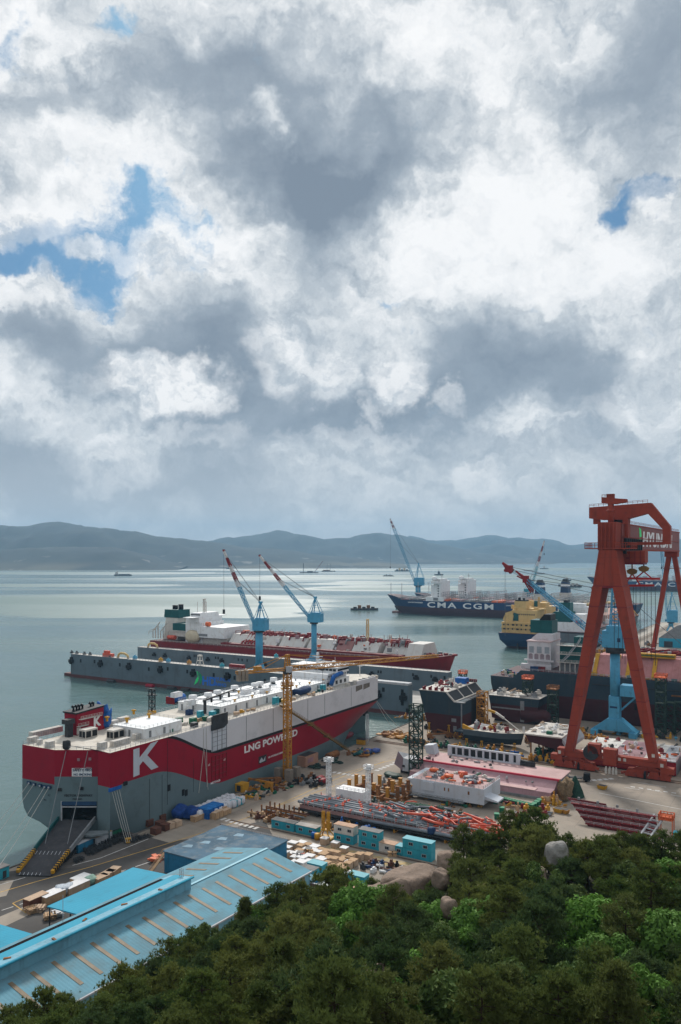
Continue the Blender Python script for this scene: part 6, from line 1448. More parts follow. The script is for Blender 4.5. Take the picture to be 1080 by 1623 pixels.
# white block with pink deck
WK = thing('white_block', 'pale white deck block with a pink cluttered top, raised on yellow jacks', 'hull block', -133.2, 272, 0)
mb = MB(); mb.box(0, 28.6, 0, 17, 1.7, 7.4); mb.m = 1; mb.box(.3, 28.3, .3, 16.7, 7.4, 7.5); mb.m = 0; mb.prism([(-2.2, 7.2), (0, 7.2), (0, 4.8)], 0, 17, 'y'); mb.prism([(28.6, 3.4), (33.6, 3.0), (33.6, 3.5), (28.6, 4.6)], 1, 7, 'y'); mb.prism([(-1.5, 1.7), (0, 1.7), (0, 5)], .5, 3, 'y'); mb.build('shell', [palewhite, pink], WK)
mb = MB(); mb.box(4.4, 9, -.5, 0, 3.8, 7.0); mb.build('side_box', palewhite, WK)
mb = MB(); mb.box(-1.5, 21, -1.3, 0, 1.2, 1.6); mb.rail([(-1.5, -1.2, 1.6), (21, -1.2, 1.6)], 1.0, .12, 2); mb.build('staging', midgrey, WK)
for k in range(6):
    mb = MB(); mb.box((8, 8, 13, 14.6, 22.4, 22.6)[k], (8, 8, 13, 14.6, 22.4, 22.6)[k] + .5, -.06, 0, 4.6, 5.8); mb.build('drain_port', rust, WK)
mb = MB(); mb.rail([(0, .1, 7.5), (28.5, .1, 7.5), (28.5, 16.8, 7.5)], 1.0, .12, 1.8); mb.build('railing', palegrey, WK)
clutter(WK, 2, 27, 2, 15, 7.5, 36, [orange, midgrey, offwhite, darkred, pipegrey, pipegrey, orange, green], .5, 2.2, 1.3, seed=41)
for x, y, m in ((3.5, 12, orange), (12, 7, orange), (15, 13.5, orangered), (22, 5, pipegrey), (19, 9, pipegrey)):
    mb = MB(); mb.blobm((0, 0, 0), 1.9, 1.3, 1.5, int(x), .2); mb.build('wrapped_gear', m, WK).location = (x, y, 7.5)
jacks(WK, [(5, 2), (11, 2), (17, 2), (22, 2), (26, 3), (8, 12), (20, 12)], 1.75)
clutter(WK, 10, 26, -3, 1.5, 0, 12, [dark, rust, yellow, green], .5, 1.6, 1.4, name='stored_gear', seed=42)
# small grey and mauve bow piece
GP = thing('bow_piece', 'small grey and mauve bow piece left of the tall lattice tower', 'hull block', -156, 299, 0)
mb = MB(); mb.m = 0; mb.v = [(0, 2, 3.2), (5, 0, 1.4), (9, 0, 1.4), (9, 9, 1.4), (4, 9, 1.4), (1.2, 3.4, 8.4), (4.2, 2.2, 6.2), (9, 1.6, 5.8), (9, 9, 5.8), (4, 9, 6.4)]
for q, m in (((0, 1, 6, 5), 1), ((1, 2, 7, 6), 0), ((2, 3, 8, 7), 0), ((3, 4, 9, 8), 0), ((4, 0, 5, 9), 1), ((5, 6, 7, 8, 9), 0), ((4, 3, 2, 1, 0), 1)): mb.m = m; mb.face(q)
mb.build('shell', [palegrey, mat('mauve_primer', (.20, .145, .16), .6, .2, .2)], GP)
mb = MB(); mb.box(3, 8, 2, 8, 0, 1.5); mb.build('keel_blocks', dark, GP)
mb = MB(); mb.box(4.8, 5.8, -.1, .5, 3, 3.8); mb.build('hull_opening', dark, GP)
single('net_pile', 'dark green heap of netting on the concrete beside the bow piece', 'net', MB().blobm((0, 0, 0), 4, 2.4, 1.6, 9, .4, 14, 8), dgreen, *UV(622, 1232))
# rusty posts on a frame
RF = thing('post_rack', 'rusty amber steel frame with rows of upright posts', 'steel rack', -155, 262, 0)
mb = MB()
for y in (0, 5, 10): mb.box(-1, 22, y - .4, y + .4, .6, 1.5)
for x in (0, 7, 14, 21): mb.box(x - .4, x + .4, -1, 11, 1.5, 2.2); mb.box(x - .6, x + .6, -.6, 11, 0, .7)
mb.build('frame', rust, RF)
for k in range(18):
    x = (k % 6) * 4.1 + rnd.uniform(-.5, .5); y = (k // 6) * 5 + rnd.uniform(-.8, .8); h = rnd.uniform(4.4, 7.2); mb = MB(); mb.box(x - .55, x + .55, y - .55, y + .55, 2.0, h); mb.box(x - .75, x + .75, y - .75, y + .75, h, h + .2); mb.build('post', (amber, rust)[k % 2], RF)
clutter(RF, 0, 21, 0, 10, 2.2, 16, [rust, midgrey, rust, carton], .5, 2.4, 1, name='stored_gear', seed=51)
# pipe module on trestles with white lattice towers
PM = thing('pipe_module', 'long raised deck module packed with orange and grey pipes and two white lattice towers', 'pipe module', -159, 234, 0)
mb = MB(); mb.box(0, 70, 0, 15, 1.7, 2.2); mb.m = 1; mb.box(0, 70, -.1, 15.1, 2.2, 3.4); mb.m = 2; mb.box(-3, 70, -.5, .3, 1.4, 2.0); mb.box(-3, 70, 14.5, 15.4, 1.4, 2.0); mb.build('deck', [dark, mat('module_pink', (.30, .17, .16), .7, .25, .3, (.18, .12, .11), streak=True), dark], PM)
for k in range(12):
    x = 1 + k * 6.1
    for y in (.2, 13.8): mb = MB(); mb.box(x - .35, x + .35, y, y + .7, 0, 1.5); mb.bar((x, y + .3, 0), (x + 2, y + .3, 1.5), .2); mb.build('trestle', (amber, dark, dark)[k % 3], PM)
for k in range(8):      # long grey pipes with orange collars
    y = .6 + k * 1.25; x1 = 58 - k * 4.5 if k > 2 else 46 + k * 5; z = 4.2 + .25 * (k % 3); mb = MB(); mb.tube([(-1 + k % 3, y, z), (x1, y, z)], .42 if k % 3 else .55, 8); mb.m = 1
    for j in range(5): mb.tube([(3 + j * (x1 - 6) / 4.6 + k, y, z), (3.8 + j * (x1 - 6) / 4.6 + k, y, z)], .68, 8)
    mb.build('pipe_run', [pipegrey, orangered], PM)
for k in range(14):
    x = 2 + k * 4; mb = MB(); mb.bar((x, 0, 3.4), (x, 0, 5.2), .22); mb.bar((x, 11, 3.4), (x, 11, 5.2), .22); mb.bar((x, 0, 3.9), (x, 11, 3.9), .25); mb.build('pipe_support', (orangered, palegrey)[k % 2], PM)
rr = random.Random(77)
for k in range(70):     # bent orange and grey pipework
    x, y = rr.uniform(29, 66), rr.uniform(1, 13.5); r = rr.choice((.22, .28, .36, .45)); l = rr.uniform(2.5, 9); z = rr.uniform(4, 6.6); d = rr.choice((-1, 1)); q = rr.choice((0, 1, 2)); mb = MB()
    if q == 0: P = [(x, y, z), (x + l, y, z), (x + l + .9, y, z - .4), (x + l + 1.2, y, 3.4)]
    elif q == 1: P = [(x, y, 3.5), (x, y, z), (x + .5, y + d * .4, z + .6), (x + l * .6, y + d * 2.0, z + .6), (x + l, y + d * 2.2, z + .5)]
    else: P = [(x, y, z), (x + l * .5, y + d * 1.5, z), (x + l, y + d * 3, z), (x + l + 1.6, y + d * 3.2, z)]
    mb.tube(P, r, 8); mb.build('bent_pipe', orangered if (k % 5 in (0, 1) or x > 44) and k % 4 else pipegrey, PM)
clutter(PM, 28, 68, 2, 14, 3.6, 56, [pipegrey, midgrey, palegrey, offwhite, darkred, pipegrey], .5, 1.8, 2.6, name='valve_gear', seed=61)
clutter(PM, 2, 28, 9, 14.5, 3.4, 16, [palegrey, offwhite, midgrey], .4, 1.4, 1.2, name='valve_gear', seed=62)
mb = MB(); mb.rail([(0, -.1, 3.4), (70, -.1, 3.4)], 1.2, .11, 1.9); mb.build('railing', palegrey, PM)
mb = MB(); mb.tube([(26, -.6, 2.6), (56, -.6, 3.0), (66, -.6, 3.0)], .55, 8); mb.build('side_pipe', pipegrey, PM)
mb = MB(); mb.blobm((51.5, -.7, 2.2), 1.4, .8, 2.4, 6, .3); mb.build('blue_tarp', navytarp, PM)
mb = MB(); mb.box(6, 17.5, 14.6, 20, 0, 6.4); mb.rail([(6, 14.6, 6.4), (17.5, 14.6, 6.4), (17.5, 20, 6.4)], 1.1, .12, 1.6); mb.build('white_tank_block', white, PM)
for px, x, zt in ((520, 4.6, 17.2), (580, 21.2, 16.8)):
    mt = bpy.data.objects.new('lattice_mast', None); COL.objects.link(mt); mt.parent = PM; mt.location = (x, 12, 0)
    MB().lattice((0, 0, 1.5), (0, 0, zt), 1.25, bay=1.3, t=.2, br=.1).build('mast_frame', white, mt)
    mb = MB(); mb.box(-1.5, 1.5, -1.2, 1.2, zt - .6, zt - .4); mb.rail([(-1.5, -1.2, zt - .4), (1.5, -1.2, zt - .4), (1.5, 1.2, zt - .4), (-1.5, 1.2, zt - .4), (-1.5, -1.2, zt - .4)], 1.1, .13, 1.2); mb.cbox((.3, 0, zt - .3), 1.2, 1.2, 1.3); mb.build('mast_top', white, mt)
mb = MB(); 
for a in ((27, 14, 4.5), (33, 14.6, 5.2)): mb.lattice(a, (a[0] + 16, a[1], a[2] + .8), .9, bay=1.2, t=.16)
mb.build('green_truss', green, PM)
# brown post and pipe rack left of it
RK = thing('pipe_rack', 'low brown rack of stacked pipes with short posts left of the pipe module', 'pipe rack', -170, 226, 0)
for k in range(7):
    mb = MB(); x = k * 2.1; mb.box(x - .2, x + .2, 0, .4, 0, 3.6); mb.box(x - .2, x + .2, 5, 5.4, 0, 3.4); mb.build('post', rust, RK)
for k in range(9): mb = MB(); mb.tube([(-1 + k % 2, .8 + k * .5, .5 + .5 * (k % 3)), (15 + k % 3, .8 + k * .5, .5 + .5 * (k % 3))], .28, 7); mb.build('pipe', (brown, rust, midgrey, wood)[k % 4], RK)
# slanted dark red frame panel at the front right
FP = thing('frame_panel', 'slanted dark red hull panel with horizontal ribs, front right by the trees', 'hull block', -77, 276, 0)
mb = MB(); mb.v = [(9, -2, 0), (32, -2, 0), (29, 5, 5.2), (13.5, 5, 5.4), (13.2, 5, 6.4), (0, 5, 6.6)]
mb.face((0, 1, 2, 3, 4, 5)); n = len(mb.v); mb.v += [(x, y + .4, z) for x, y, z in mb.v[:6]]; mb.face((n + 5, n + 4, n + 3, n + 2, n + 1, n))
for i in range(6): j = (i + 1) % 6; mb.face((i, n + i, n + j, j))
mb.build('plate', mat('panel_red', (.115, .014, .016), .55, .12, .3, (.10, .03, .03), streak=True), FP)
for k in range(4):
    f = .16 + k * .24; z = 6.4 * (1 - f); y = -2 + 7 * (1 - f); mb = MB(); mb.box(.4 + 8.6 * f, 29.5 + 2 * f, y - 1.0, y - .1, z - .15, z + .15); mb.m = 1; mb.rail([(.4 + 8.6 * f, y - 1, z + .1), (29.5 + 2 * f, y - 1, z + .1)], .9, .08, 2.6); mb.build('rib', [darkred, palegrey], FP)
for k in range(5):
    mb = MB(); mb.bar((5 + k * 5.5, 4.6 - .1, 6 - .2 * k), (11 + k * 4.6, -2.2, .2), .4, .5); mb.build('frame_web', darkred, FP)
for k in range(4):
    mb = MB(); mb.cbox((4 + k * 6.5, 5, 6.4 - .3 * k), .8, .6, .9); mb.build('lug', midgrey, FP)
mb = MB(); mb.bar((29, 5.4, 5.4), (26, -4, .6), .5); mb.bar((32, 5, 5.0), (29, -4.4, .4), .5)
for k in range(6): mb.bar((29.0 - k * .6, 5.2 - k * 1.9, 5.2 - k * .95), (31.8 - k * .6, 4.8 - k * 1.9, 4.9 - k * .95), .35)
mb.build('stair_frame', palegrey, FP)
mb = MB(); mb.box(30.5, 35, 3, 7, 4.6, 4.9); mb.rail([(30.5, 3, 4.9), (35, 3, 4.9), (35, 7, 4.9), (30.5, 7, 4.9), (30.5, 3, 4.9)], 1.5, .2, 1.0); mb.box(31, 34.5, 3.4, 6.6, 4.9, 5.7)
for x in (30.7, 34.8):
    for y in (3.2, 6.8): mb.bar((x, y, 0), (x, y, 6.6), .3)
mb.build('orange_platform', orange, FP)
# netting heaps at the pink block's right end
single('net_pile', 'tall dark green cone of netting at the pink block\'s right end', 'net', MB().lathe([(3.6, 0), (3.0, 2), (1.7, 5), (.5, 7.4), (.1, 7.8)], 11), mat('net_green', (.02, .06, .042), .9, .4, 1.2, bump=.6), *UV(912, 1262))
single('net_pile', 'tan brown scaffold netting hanging beside the green netting', 'net', MB().blobm((0, 0, 0), 2.2, 4.6, 7.2, 4, .5, 14, 9, 2.4), mat('net_tan', (.22, .15, .085), .9, .35, 1.5, bump=.5), *UV(897, 1268))
clutter(thing('scaffold_heap', 'jumble of amber scaffold poles at the pink block\'s right end', 'scaffold', *UV(878, 1276)), -4, 4, -1.5, 2, 0, 22, [amber, yellow, wood], .6, 2.2, 3.4, name='scaffold_pole', seed=71)

# ================================================================== blue sheds at lower left
SH = thing('blue_shed', 'long pale blue shed with brown skylight strips and a raised ridge ventilator', 'shed', -117, 177, 0, R(-3))
W_, E_Z, R_Z, LN_ = 29.4, 8.0, 10.7, 150.0
mb = MB(); mb.quad((.5, 0, E_Z - .15), (-W_ / 2, 0, R_Z), (-W_ / 2, -LN_, R_Z), (.5, -LN_, E_Z - .15)); mb.v += [(x, y, z - .25) for x, y, z in mb.v[:4]]; mb.face((7, 6, 5, 4)); mb.face((0, 4, 5, 1)); mb.face((3, 7, 4, 0)); mb.build('roof_slope', mat('shed_roof', (.13, .29, .365), .85, .12, .06, (.13, .20, .225), mask=(.36, .66), streak=True, wave=(1, .8, .05)), SH)
mb = MB(); mb.quad((-W_ / 2, 0, R_Z), (-W_ - .5, 0, E_Z - .15), (-W_ - .5, -LN_, E_Z - .15), (-W_ / 2, -LN_, R_Z)); mb.v += [(x, y, z - .25) for x, y, z in mb.v[:4]]; mb.face((7, 6, 5, 4)); mb.face((1, 0, 4, 5)); mb.build('roof_slope', MATS['shed_roof'], SH)
mb = MB(); mb.bar((-W_ / 2, .05, R_Z + .08), (-W_ / 2, -31, R_Z + .08), .7, .12); mb.build('ridge_cap', shedblue, SH)
mb = MB(); mb.bar((.55, .2, E_Z - .3), (.55, -LN_, E_Z - .3), .35, .35); mb.build('gutter', palegrey, SH)
mb = MB(); mb.box(-.35, 0, -LN_, 0, 0, E_Z - .2); mb.build('side_wall', shedwall, SH)
mb = MB(); mb.prism([(-W_, 0), (0, 0), (0, E_Z - .2), (-W_ / 2, R_Z - .3), (-W_, E_Z - .2)], -.35, 0, 'y'); mb.build('end_wall', shedwall, SH)
mb = MB(); mb.box(-W_, -W_ + .3, -LN_, -.4, 0, E_Z - .2); mb.build('back_wall', shedwall, SH)
for k in range(20):
    mb = MB(); y = -3.0 - k * 6.6; mb.box(-.02, .12, y - .55, y + .55, .4, E_Z - .6); mb.build('wall_strip', skyl, SH)
sl = (R_Z - E_Z) / (W_ / 2)
for k in range(29):
    y = -4.6 - k * 4.75
    for s in (1, -1):
        if s > 0: xa, xb = -11.8, -2.6
        else: xa, xb = -W_ + 2.6, -W_ + 9.6
        rz_ = lambda x: E_Z - .15 + ((.5 - x) if s > 0 else (x + W_ + .5)) / (W_ / 2 + .5) * (R_Z - E_Z + .15) + .08
        za, zb = rz_(xa), rz_(xb)
        mb = MB(); mb.quad((xa, y - .46, za), (xb, y - .46, zb), (xb, y + .46, zb), (xa, y + .46, za)); mb.v += [(x, yy, z - .05) for x, yy, z in mb.v]
        for i in range(4): j = (i + 1) % 4; mb.face((i, 4 + i, 4 + j, j))
        mb.build('skylight_strip', skyl, SH)
V = bpy.data.objects.new('ridge_ventilator', None); COL.objects.link(V); V.parent = SH
mb = MB(); mb.prism([(-13.6, R_Z - .5), (-13.6, R_Z + 2.6), (-20.6, R_Z + 1.5), (-20.6, R_Z - 1.2)], -LN_, -30.5, 'y'); mb.build('ventilator_box', shedwall, V)
mb = MB(); mb.quad((-13.1, -30.2, R_Z + 2.62), (-19.4, -30.2, R_Z + 1.75), (-19.4, -LN_, R_Z + 1.75), (-13.1, -LN_, R_Z + 2.62)); mb.v += [(x, y, z - .18) for x, y, z in mb.v]; mb.face((0, 3, 7, 4)); mb.face((0, 4, 5, 1)); mb.build('ventilator_roof', canopyblue, V)
mb = MB(); mb.tube([(-13.05, -30.2, R_Z + 2.55), (-13.05, -LN_, R_Z + 2.55)], .28, 8); mb.build('eave_roll', canopyblue, V)
mb = MB(); mb.box(-20.5, -19.5, -LN_, -34, R_Z + 1.45, R_Z + 1.72); mb.build('louvre_slot', mat('slot_black', (.004, .004, .005), 1.0), V)
for k in range(8):
    mb = MB(); y = -40 - k * 9.7; mb.cbox((-14 - k % 3 * 1.4, y, R_Z + 2.5 - k % 3 * .2), 1.4, .5, .22, k); mb.build('rust_patch', rust, V)
mb = MB(); mb.lattice((-16.5, -30.9, R_Z + 2.2), (-16.5, -30.9, R_Z + 4), .7, bay=.9, t=.08); mb.build('roof_ladder', palegrey, V)
mb = MB(); mb.tube([(-20.8, -62, R_Z), (-20.8, -62, R_Z + 7.5)], .07, 5); mb.build('lightning_rod', palegrey, SH)
def canopy(label, u0, u1, v0, v1, z, posts):
    t = thing('canopy', label, 'canopy', u0, v0, 0, 0)
    w_, l = u1 - u0, v1 - v0
    mb = MB(); mb.quad((0, 0, z), (w_, 0, z + .9), (w_, l, z + .9), (0, l, z)); mb.v += [(x, y, zz - .3) for x, y, zz in mb.v[:4]]; mb.face((7, 6, 5, 4))
    for i in range(4): j = (i + 1) % 4; mb.face((i, 4 + i, 4 + j, j))
    mb.build('roof', mat('canopy_roof', (.030, .285, .42), .75, .06, .08, (.03, .2, .28), wave=(1, .8, .05)), t)
    for x, y in posts: mb = MB(); mb.tube([(x, y, 0), (x, y, z - .2)], .16, 8); mb.build('post', dark, t)
    return t
canopy('bright blue flat canopy over stacked goods beside the long shed', -163.6, -147.2, 130, 158.6, 5.4, [(.4, .4), (.4, 14), (.4, 28), (8, .4), (8, 28)])
canopy('bright blue canopy at the left frame edge beside the long shed', -165, -148.5, 60, 117.6, 5.6, [(.4, 57), (.4, 40), (8, 57)])
FBd = thing('flat_building', 'low dark blue building with a stained flat roof behind the long shed', 'building', -163.4, 170.6, 0)
poly = [(0, 0), (15.5, 0), (15.5, 9.5), (25.4, 9.5), (25.4, 25.6), (0, 25.6)]
mb = MB(); mb.prism(poly, 0, 5.9); mb.build('wall', wallblue, FBd)
mb = MB(); mb.prism([(-.3, -.3), (15.8, -.3), (15.8, 9.2), (25.7, 9.2), (25.7, 25.9), (-.3, 25.9)], 5.9, 6.2); mb.build('roof', flatroof, FBd)
mb = MB(); mb.bar((16, 9.0, 6.25), (25.8, 9.0, 6.25), .12); mb.rail([(0, 25.6, 6.2), (25.4, 25.6, 6.2)], .6, .05, 3); mb.build('roof_edge', palegrey, FBd)
mb = MB(); mb.bar((-.8, 1.0, 5.2), (-.9, -6, .4), 1.0, .25); mb.rail([(-1.4, 1.0, 5.2), (-1.4, -6, .4)], 1.0, .08, 1); mb.build('outside_stair', wood, FBd)
for k in range(5): 
    mb = MB(); mb.quad((2 + k * 2.4, 5 + (k * 5) % 17, 6.212), (5 + k * 2.4, 6 + (k * 5) % 17, 6.212), (4 + k * 2.4, 8 + (k * 5) % 17, 6.212), (2.4 + k * 2.2, 7.4 + (k * 5) % 17, 6.212)); mb.build('roof_patch', mat('roof_patch', (.10, .21, .29), .6, .2, .2), FBd)
LT = thing('lean_to', 'pale turquoise lean-to roof at the long shed\'s far gable end', 'lean-to', -132, 178, 0, R(-3))
mb = MB(); mb.box(0, 15, .4, 6, 0, 4.2); mb.m = 1; mb.quad((-.3, .1, 5.2), (15.4, .1, 5.2), (15.4, 6.4, 4.3), (-.3, 6.4, 4.3)); mb.v += [(x, y, z - .2) for x, y, z in mb.v[-4:]]; n = len(mb.v) - 8
for i in range(4): j = (i + 1) % 4; mb.face((n + i, n + 4 + i, n + 4 + j, n + j))
mb.build('lean_to_body', [wallblue, MATS['shed_roof']], LT)
mb = MB(); mb.box(13, 14.9, 5.98, 6.04, .2, 3); mb.build('door', dark, LT)
# goods beside and under the canopy
def stack_label(k): return k
def boxpile(name, label, cat, u, v, sx, sy, sz, m, top=None, rot=0, lid=.12, group=None):
    t = thing(name, label, cat, u, v, 0, rot, group)
    mb = MB(); mb.box(-sx / 2, sx / 2, -sy / 2, sy / 2, .15, sz)
    for k in range(max(2, int(sx / 1.3))): x = -sx / 2 + .1 + k * (sx - .2) / max(1, int(sx / 1.3) - 1); mb.box(x - .06, x + .06, -sy / 2 - .05, sy / 2 + .05, .1, sz + .02)
    mb.build('body', m, t)
    if top: mb = MB(); mb.box(-sx / 2 - .06, sx / 2 + .06, -sy / 2 - .06, sy / 2 + .06, sz + .02, sz + lid); mb.build('cover', top, t)
    mb = MB(); mb.box(-sx / 2 + .1, sx / 2 - .1, -sy / 2, -sy / 2 + .3, 0, .15); mb.box(-sx / 2 + .1, sx / 2 - .1, sy / 2 - .3, sy / 2, 0, .15); mb.build('skid', wood, t)
    return t
u, v = UV(57, 1435); boxpile('timber_crate', 'brown timber crate left of the white covered stacks by the canopy', 'crate', u, v, 2.6, 6, 2.4, brown, carton)
u, v = UV(82, 1428); boxpile('covered_stack', 'white sheeted stack beside the brown timber crate', 'stack', u, v, 3.4, 6.4, 2.2, wood, sheet)
u, v = UV(102, 1418); o = single('plastic_bundle', 'silvery plastic wrapped bundle on the white stacks by the canopy', 'bundle', MB().blobm((0, 0, 0), 1.6, 2.6, 2.8, 2, .3), mat('plastic_wrap', (.45, .50, .56), .3, .3, 1, bump=.3), u, v)
u, v = UV(120, 1412); boxpile('covered_stack', 'white sheeted stack right of the silvery bundle', 'stack', u, v, 3.4, 7, 2.0, carton, sheet)
u, v = UV(128, 1400); boxpile('covered_stack', 'white covered stack nearest the green wrapped bundle', 'stack', u, v, 3.0, 5, 1.8, wood, sheet)
u, v = UV(143, 1402); single('plastic_bundle', 'pale green wrapped bundle between white and brown stacks', 'bundle', MB().blobm((0, 0, 0), 1.8, 2.0, 2.4, 3, .25), mat('green_wrap', (.22, .36, .29), .5, .3, 1, bump=.3), u, v)
for k, (px, py) in enumerate(((160, 1399), (171, 1392), (180, 1387))):
    u, v = UV(px, py); boxpile('plank_stack', ('brown plank stack beside the green wrapped bundle', 'brown plank stack between two other plank stacks by the road', 'brown plank stack farthest along the road edge')[k], 'plank stack', u, v, 2.6, 4.2, 1.7, wood, carton, rot=.15 * k)
PLp = None
for k, (px, py, lab) in enumerate(((50, 1446, 'loose heap of wooden pallets inside the yellow marked bay'), (62, 1444, 'second heap of wooden pallets inside the yellow marked bay'), (80, 1456, 'orange brown plank pile beneath the canopy\'s front post'), (90, 1452, 'pale wrapped pile beneath the canopy\'s front edge'))):
    u, v = UV(px, py); t = thing('pallet_heap', lab, 'pallets', u, v, 0, .4 * k)
    for j in range(5):
        mb = MB(); a = rnd.uniform(-.4, .4)
        for q in range(4): mb.cbox((rnd.uniform(-.1, .1) + (q - 1.5) * .75 * math.cos(a), (q - 1.5) * .75 * math.sin(a), .1 + j * .26), .5, 2.6, .12, a)
        mb.cbox((0, -.9, j * .26), 2.8, .2, .12, a); mb.cbox((0, .9, j * .26), 2.8, .2, .12, a); mb.build('pallet', (wood, carton, wood, sheet)[k], t)
for k, (px, py) in enumerate(((243, 1366), (252, 1362))):
    u, v = UV(px, py); t = thing('rack_pile', ('orange red frame pile against the dark blue building\'s wall', 'second orange red frame pile nearer the outside stair')[k], 'frames', u, v)
    for j in range(4): mb = MB(); mb.cbox((rnd.uniform(-.8, .8), rnd.uniform(-1, 1), j * .35), 2.6, 1.4, .3, rnd.uniform(-.5, .5)); mb.build('frame', orange, t)

# ================================================================== site cabins along the rail track
def cabin(label, u, v, w_, floors, roofm, walls, d=3.0, hgt=2.75, group=None):
    t = thing('site_cabin', label, 'site cabin', u, v, 0, 0, group)
    for f in range(floors):
        z = f * hgt; mb = MB(); mb.box(0, w_, 0, d, z + .05, z + hgt - .02); mb.build('module', walls[f], t)
        n = max(1, int(w_ / 3.4))
        for k in range(n):
            x = w_ * (k + .5) / n + (.4 if f else 0); mb = MB(); mb.box(x - .75, x + .75, -.06, .02, z + 1.0, z + 2.0); mb.m = 1; mb.box(x - .62, x - .04, -.08, 0, z + 1.1, z + 1.9); mb.box(x + .04, x + .62, -.08, 0, z + 1.1, z + 1.9); mb.build('window', [palegrey, glass], t)
        mb = MB(); mb.box(.2, 1.05, d - .02, d + .05, z + .1, z + 2.1); mb.build('door', midgrey, t)
    mb = MB(); mb.box(-.12, w_ + .12, -.12, d + .12, floors * hgt - .02, floors * hgt + .1); mb.build('roof', roofm, t)
    return t
V0 = 215.2 - 2.4
GRc = 'site cabins along the crane rail'
roofgrey = mat('roof_weathered', (.17, .165, .16), .8, .3, .3, (.25, .2, .16)); roofturq = mat('roof_turquoise', (.12, .36, .42), .6, .1, .3)
V0 = 217.4
cabin('single storey turquoise cabin with dark grey roof, leftmost of the cabin row', -159.3, V0, 9.2, 1, roofgrey, [turq])
cabin('single storey turquoise cabin with pale roof, between the grey roofed cabin and the yellow trestle', -149.4, V0, 8.0, 1, mat('roof_pale', (.36, .33, .30), .8, .2, .3), [turq])
cabin('white cabin stacked on a turquoise one, rust brown roof', -134.5, V0, 7.2, 2, canvas, [turq, offwhite])
cabin('two stacked turquoise cabins with a weathered grey roof', -125.4, V0, 7.4, 2, roofgrey, [turq, turq])
cabin('white single storey cabin with rusty roof between turquoise stacks', -118.0, V0, 5.6, 1, canvas, [offwhite])
cabin('small turquoise cabin tucked between the white cabin and the tall turquoise stack', -112.3, V0, 2.4, 1, roofturq, [turq])
cabin('wide turquoise two storey cabin stack with turquoise roof, rightmost of the row', -109.8, V0, 9.6, 2, roofturq, [turq, turq])
YT = thing('yellow_trestle', 'yellow steel trestle stand between the turquoise cabins', 'trestle', -138.2, 218.4)
mb = MB(); mb.lattice((-.9, 0, 2.6), (-.9, 0, 8.6), .7, bay=1.0, t=.18); mb.build('lattice_post', yellow, YT); mb = MB(); mb.lattice((1.0, 0, 2.6), (1.0, 0, 8.6), .7, bay=1.0, t=.18); mb.build('lattice_post', yellow, YT)
mb = MB()
for sx in (-1, 1):
    for sy in (-1, 1): mb.bar((sx * 2.6, sy * 1.8, .2), (sx * .7, sy * .5, 2.9), .3)
mb.box(-1.5, 1.5, -.8, .8, 2.6, 2.9); mb.build('stand', yellow, YT); mb = MB(); mb.box(-2.8, 2.8, -2, 2, .1, .4); mb.rail([(-2.8, -2, .4), (2.8, -2, .4)], 1, .12, .8); mb.build('base_frame', yellow, YT)
for px, py, m, c in ((503, 1331, yellow, 'yellow drum beside the blue drum in front of the yellow trestle'), (498, 1329, deepblue, 'blue drum beside the turquoise cabin and the yellow trestle')):
    u, v = UV(px, py); single('drum', c, 'drum', MB().lathe([(0, 0), (.9, 0), (.9, 1.9), (.8, 2.0), (0, 2.0)], 12), m, u, v)
for k, px in enumerate((619, 626)):
    u, v = UV(px, 1357); single('cable_drum', 'brown cable drum on the ground before the small turquoise cabin', 'cable drum', MB().lathe([(0, 0), (.9, 0), (.9, .2), (.6, .25), (.6, 1.1), (.9, 1.15), (.9, 1.35), (0, 1.35)], 12), wood, u, v, group='cable drums by the cabins')

# ================================================================== crate yard in front of the cabins
wt = None; ct = None
crates = []
def place_crate(px, py, kind, s):
    global wt, ct
    u, v = UV(px, py); rot = rnd.uniform(-.08, .08)
    if kind == 'w':
        lab = 'pale wooden crate under a white sheet in the crate yard by the cabins'; g = 'white sheeted crates'
        if wt is None: wt = boxpile('sheeted_crate', lab, 'crate', u, v, 2.5, 2.2, 1.5, carton, sheet, rot, .2, g); return
        dup(wt, u, v, 0, rot, None, None, (s * rnd.uniform(.85, 1.25), s, s * rnd.uniform(.7, 1.5)))
    else:
        lab = 'plain brown carton crate in the crate yard by the cabins'; g = 'brown crates'
        if ct is None: ct = boxpile('wooden_crate', lab, 'crate', u, v, 2.2, 2.0, 1.6, carton, wood, rot, .12, g); return
        dup(ct, u, v, 0, rot, None, None, (s, s * rnd.uniform(.9, 1.2), s * rnd.uniform(.7, 1.4)))
for r_ in range(6):
    for c_ in range(9):
        px = 478 + c_ * 9.5 - r_ * 2.0 + rnd.uniform(-1.5, 1.5); py = 1347 + r_ * 6.5 + c_ * 3.1 + rnd.uniform(-1, 1) - 5
        if px < 452 + r_ * 3: continue
        place_crate(px, py, 'w' if (c_ < 5 and rnd.random() < .7) or rnd.random() < .18 else 'b', rnd.uniform(.8, 1.15))
for px, py in ((452, 1362), (462, 1357), (455, 1350), (465, 1346), (515, 1338), (532, 1343), (546, 1351)): place_crate(px, py, 'w', .95)
for px, py in ((556, 1366), (570, 1364), (576, 1360), (584, 1362), (530, 1372), (541, 1378), (533, 1386), (545, 1388), (525, 1380), (552, 1378), (560, 1373)): place_crate(px, py, 'b', 1.0)
FK = thing('forklift', 'yellow forklift beside the white sheeted crates near the shed', 'forklift', *UV(489, 1360), 0, R(200))
mb = MB(); mb.box(-1.0, 1.0, -1.6, 1.2, .5, 1.4); mb.box(-1.0, 1.0, -2.2, -1.3, .5, 1.9); mb.build('body', amber, FK)
mb = MB(); 
for x in (-.9, .9):
    for y in (-1.0, 1.0): mb.bar((x, y, 1.4), (x, y * .8, 2.9), .12)
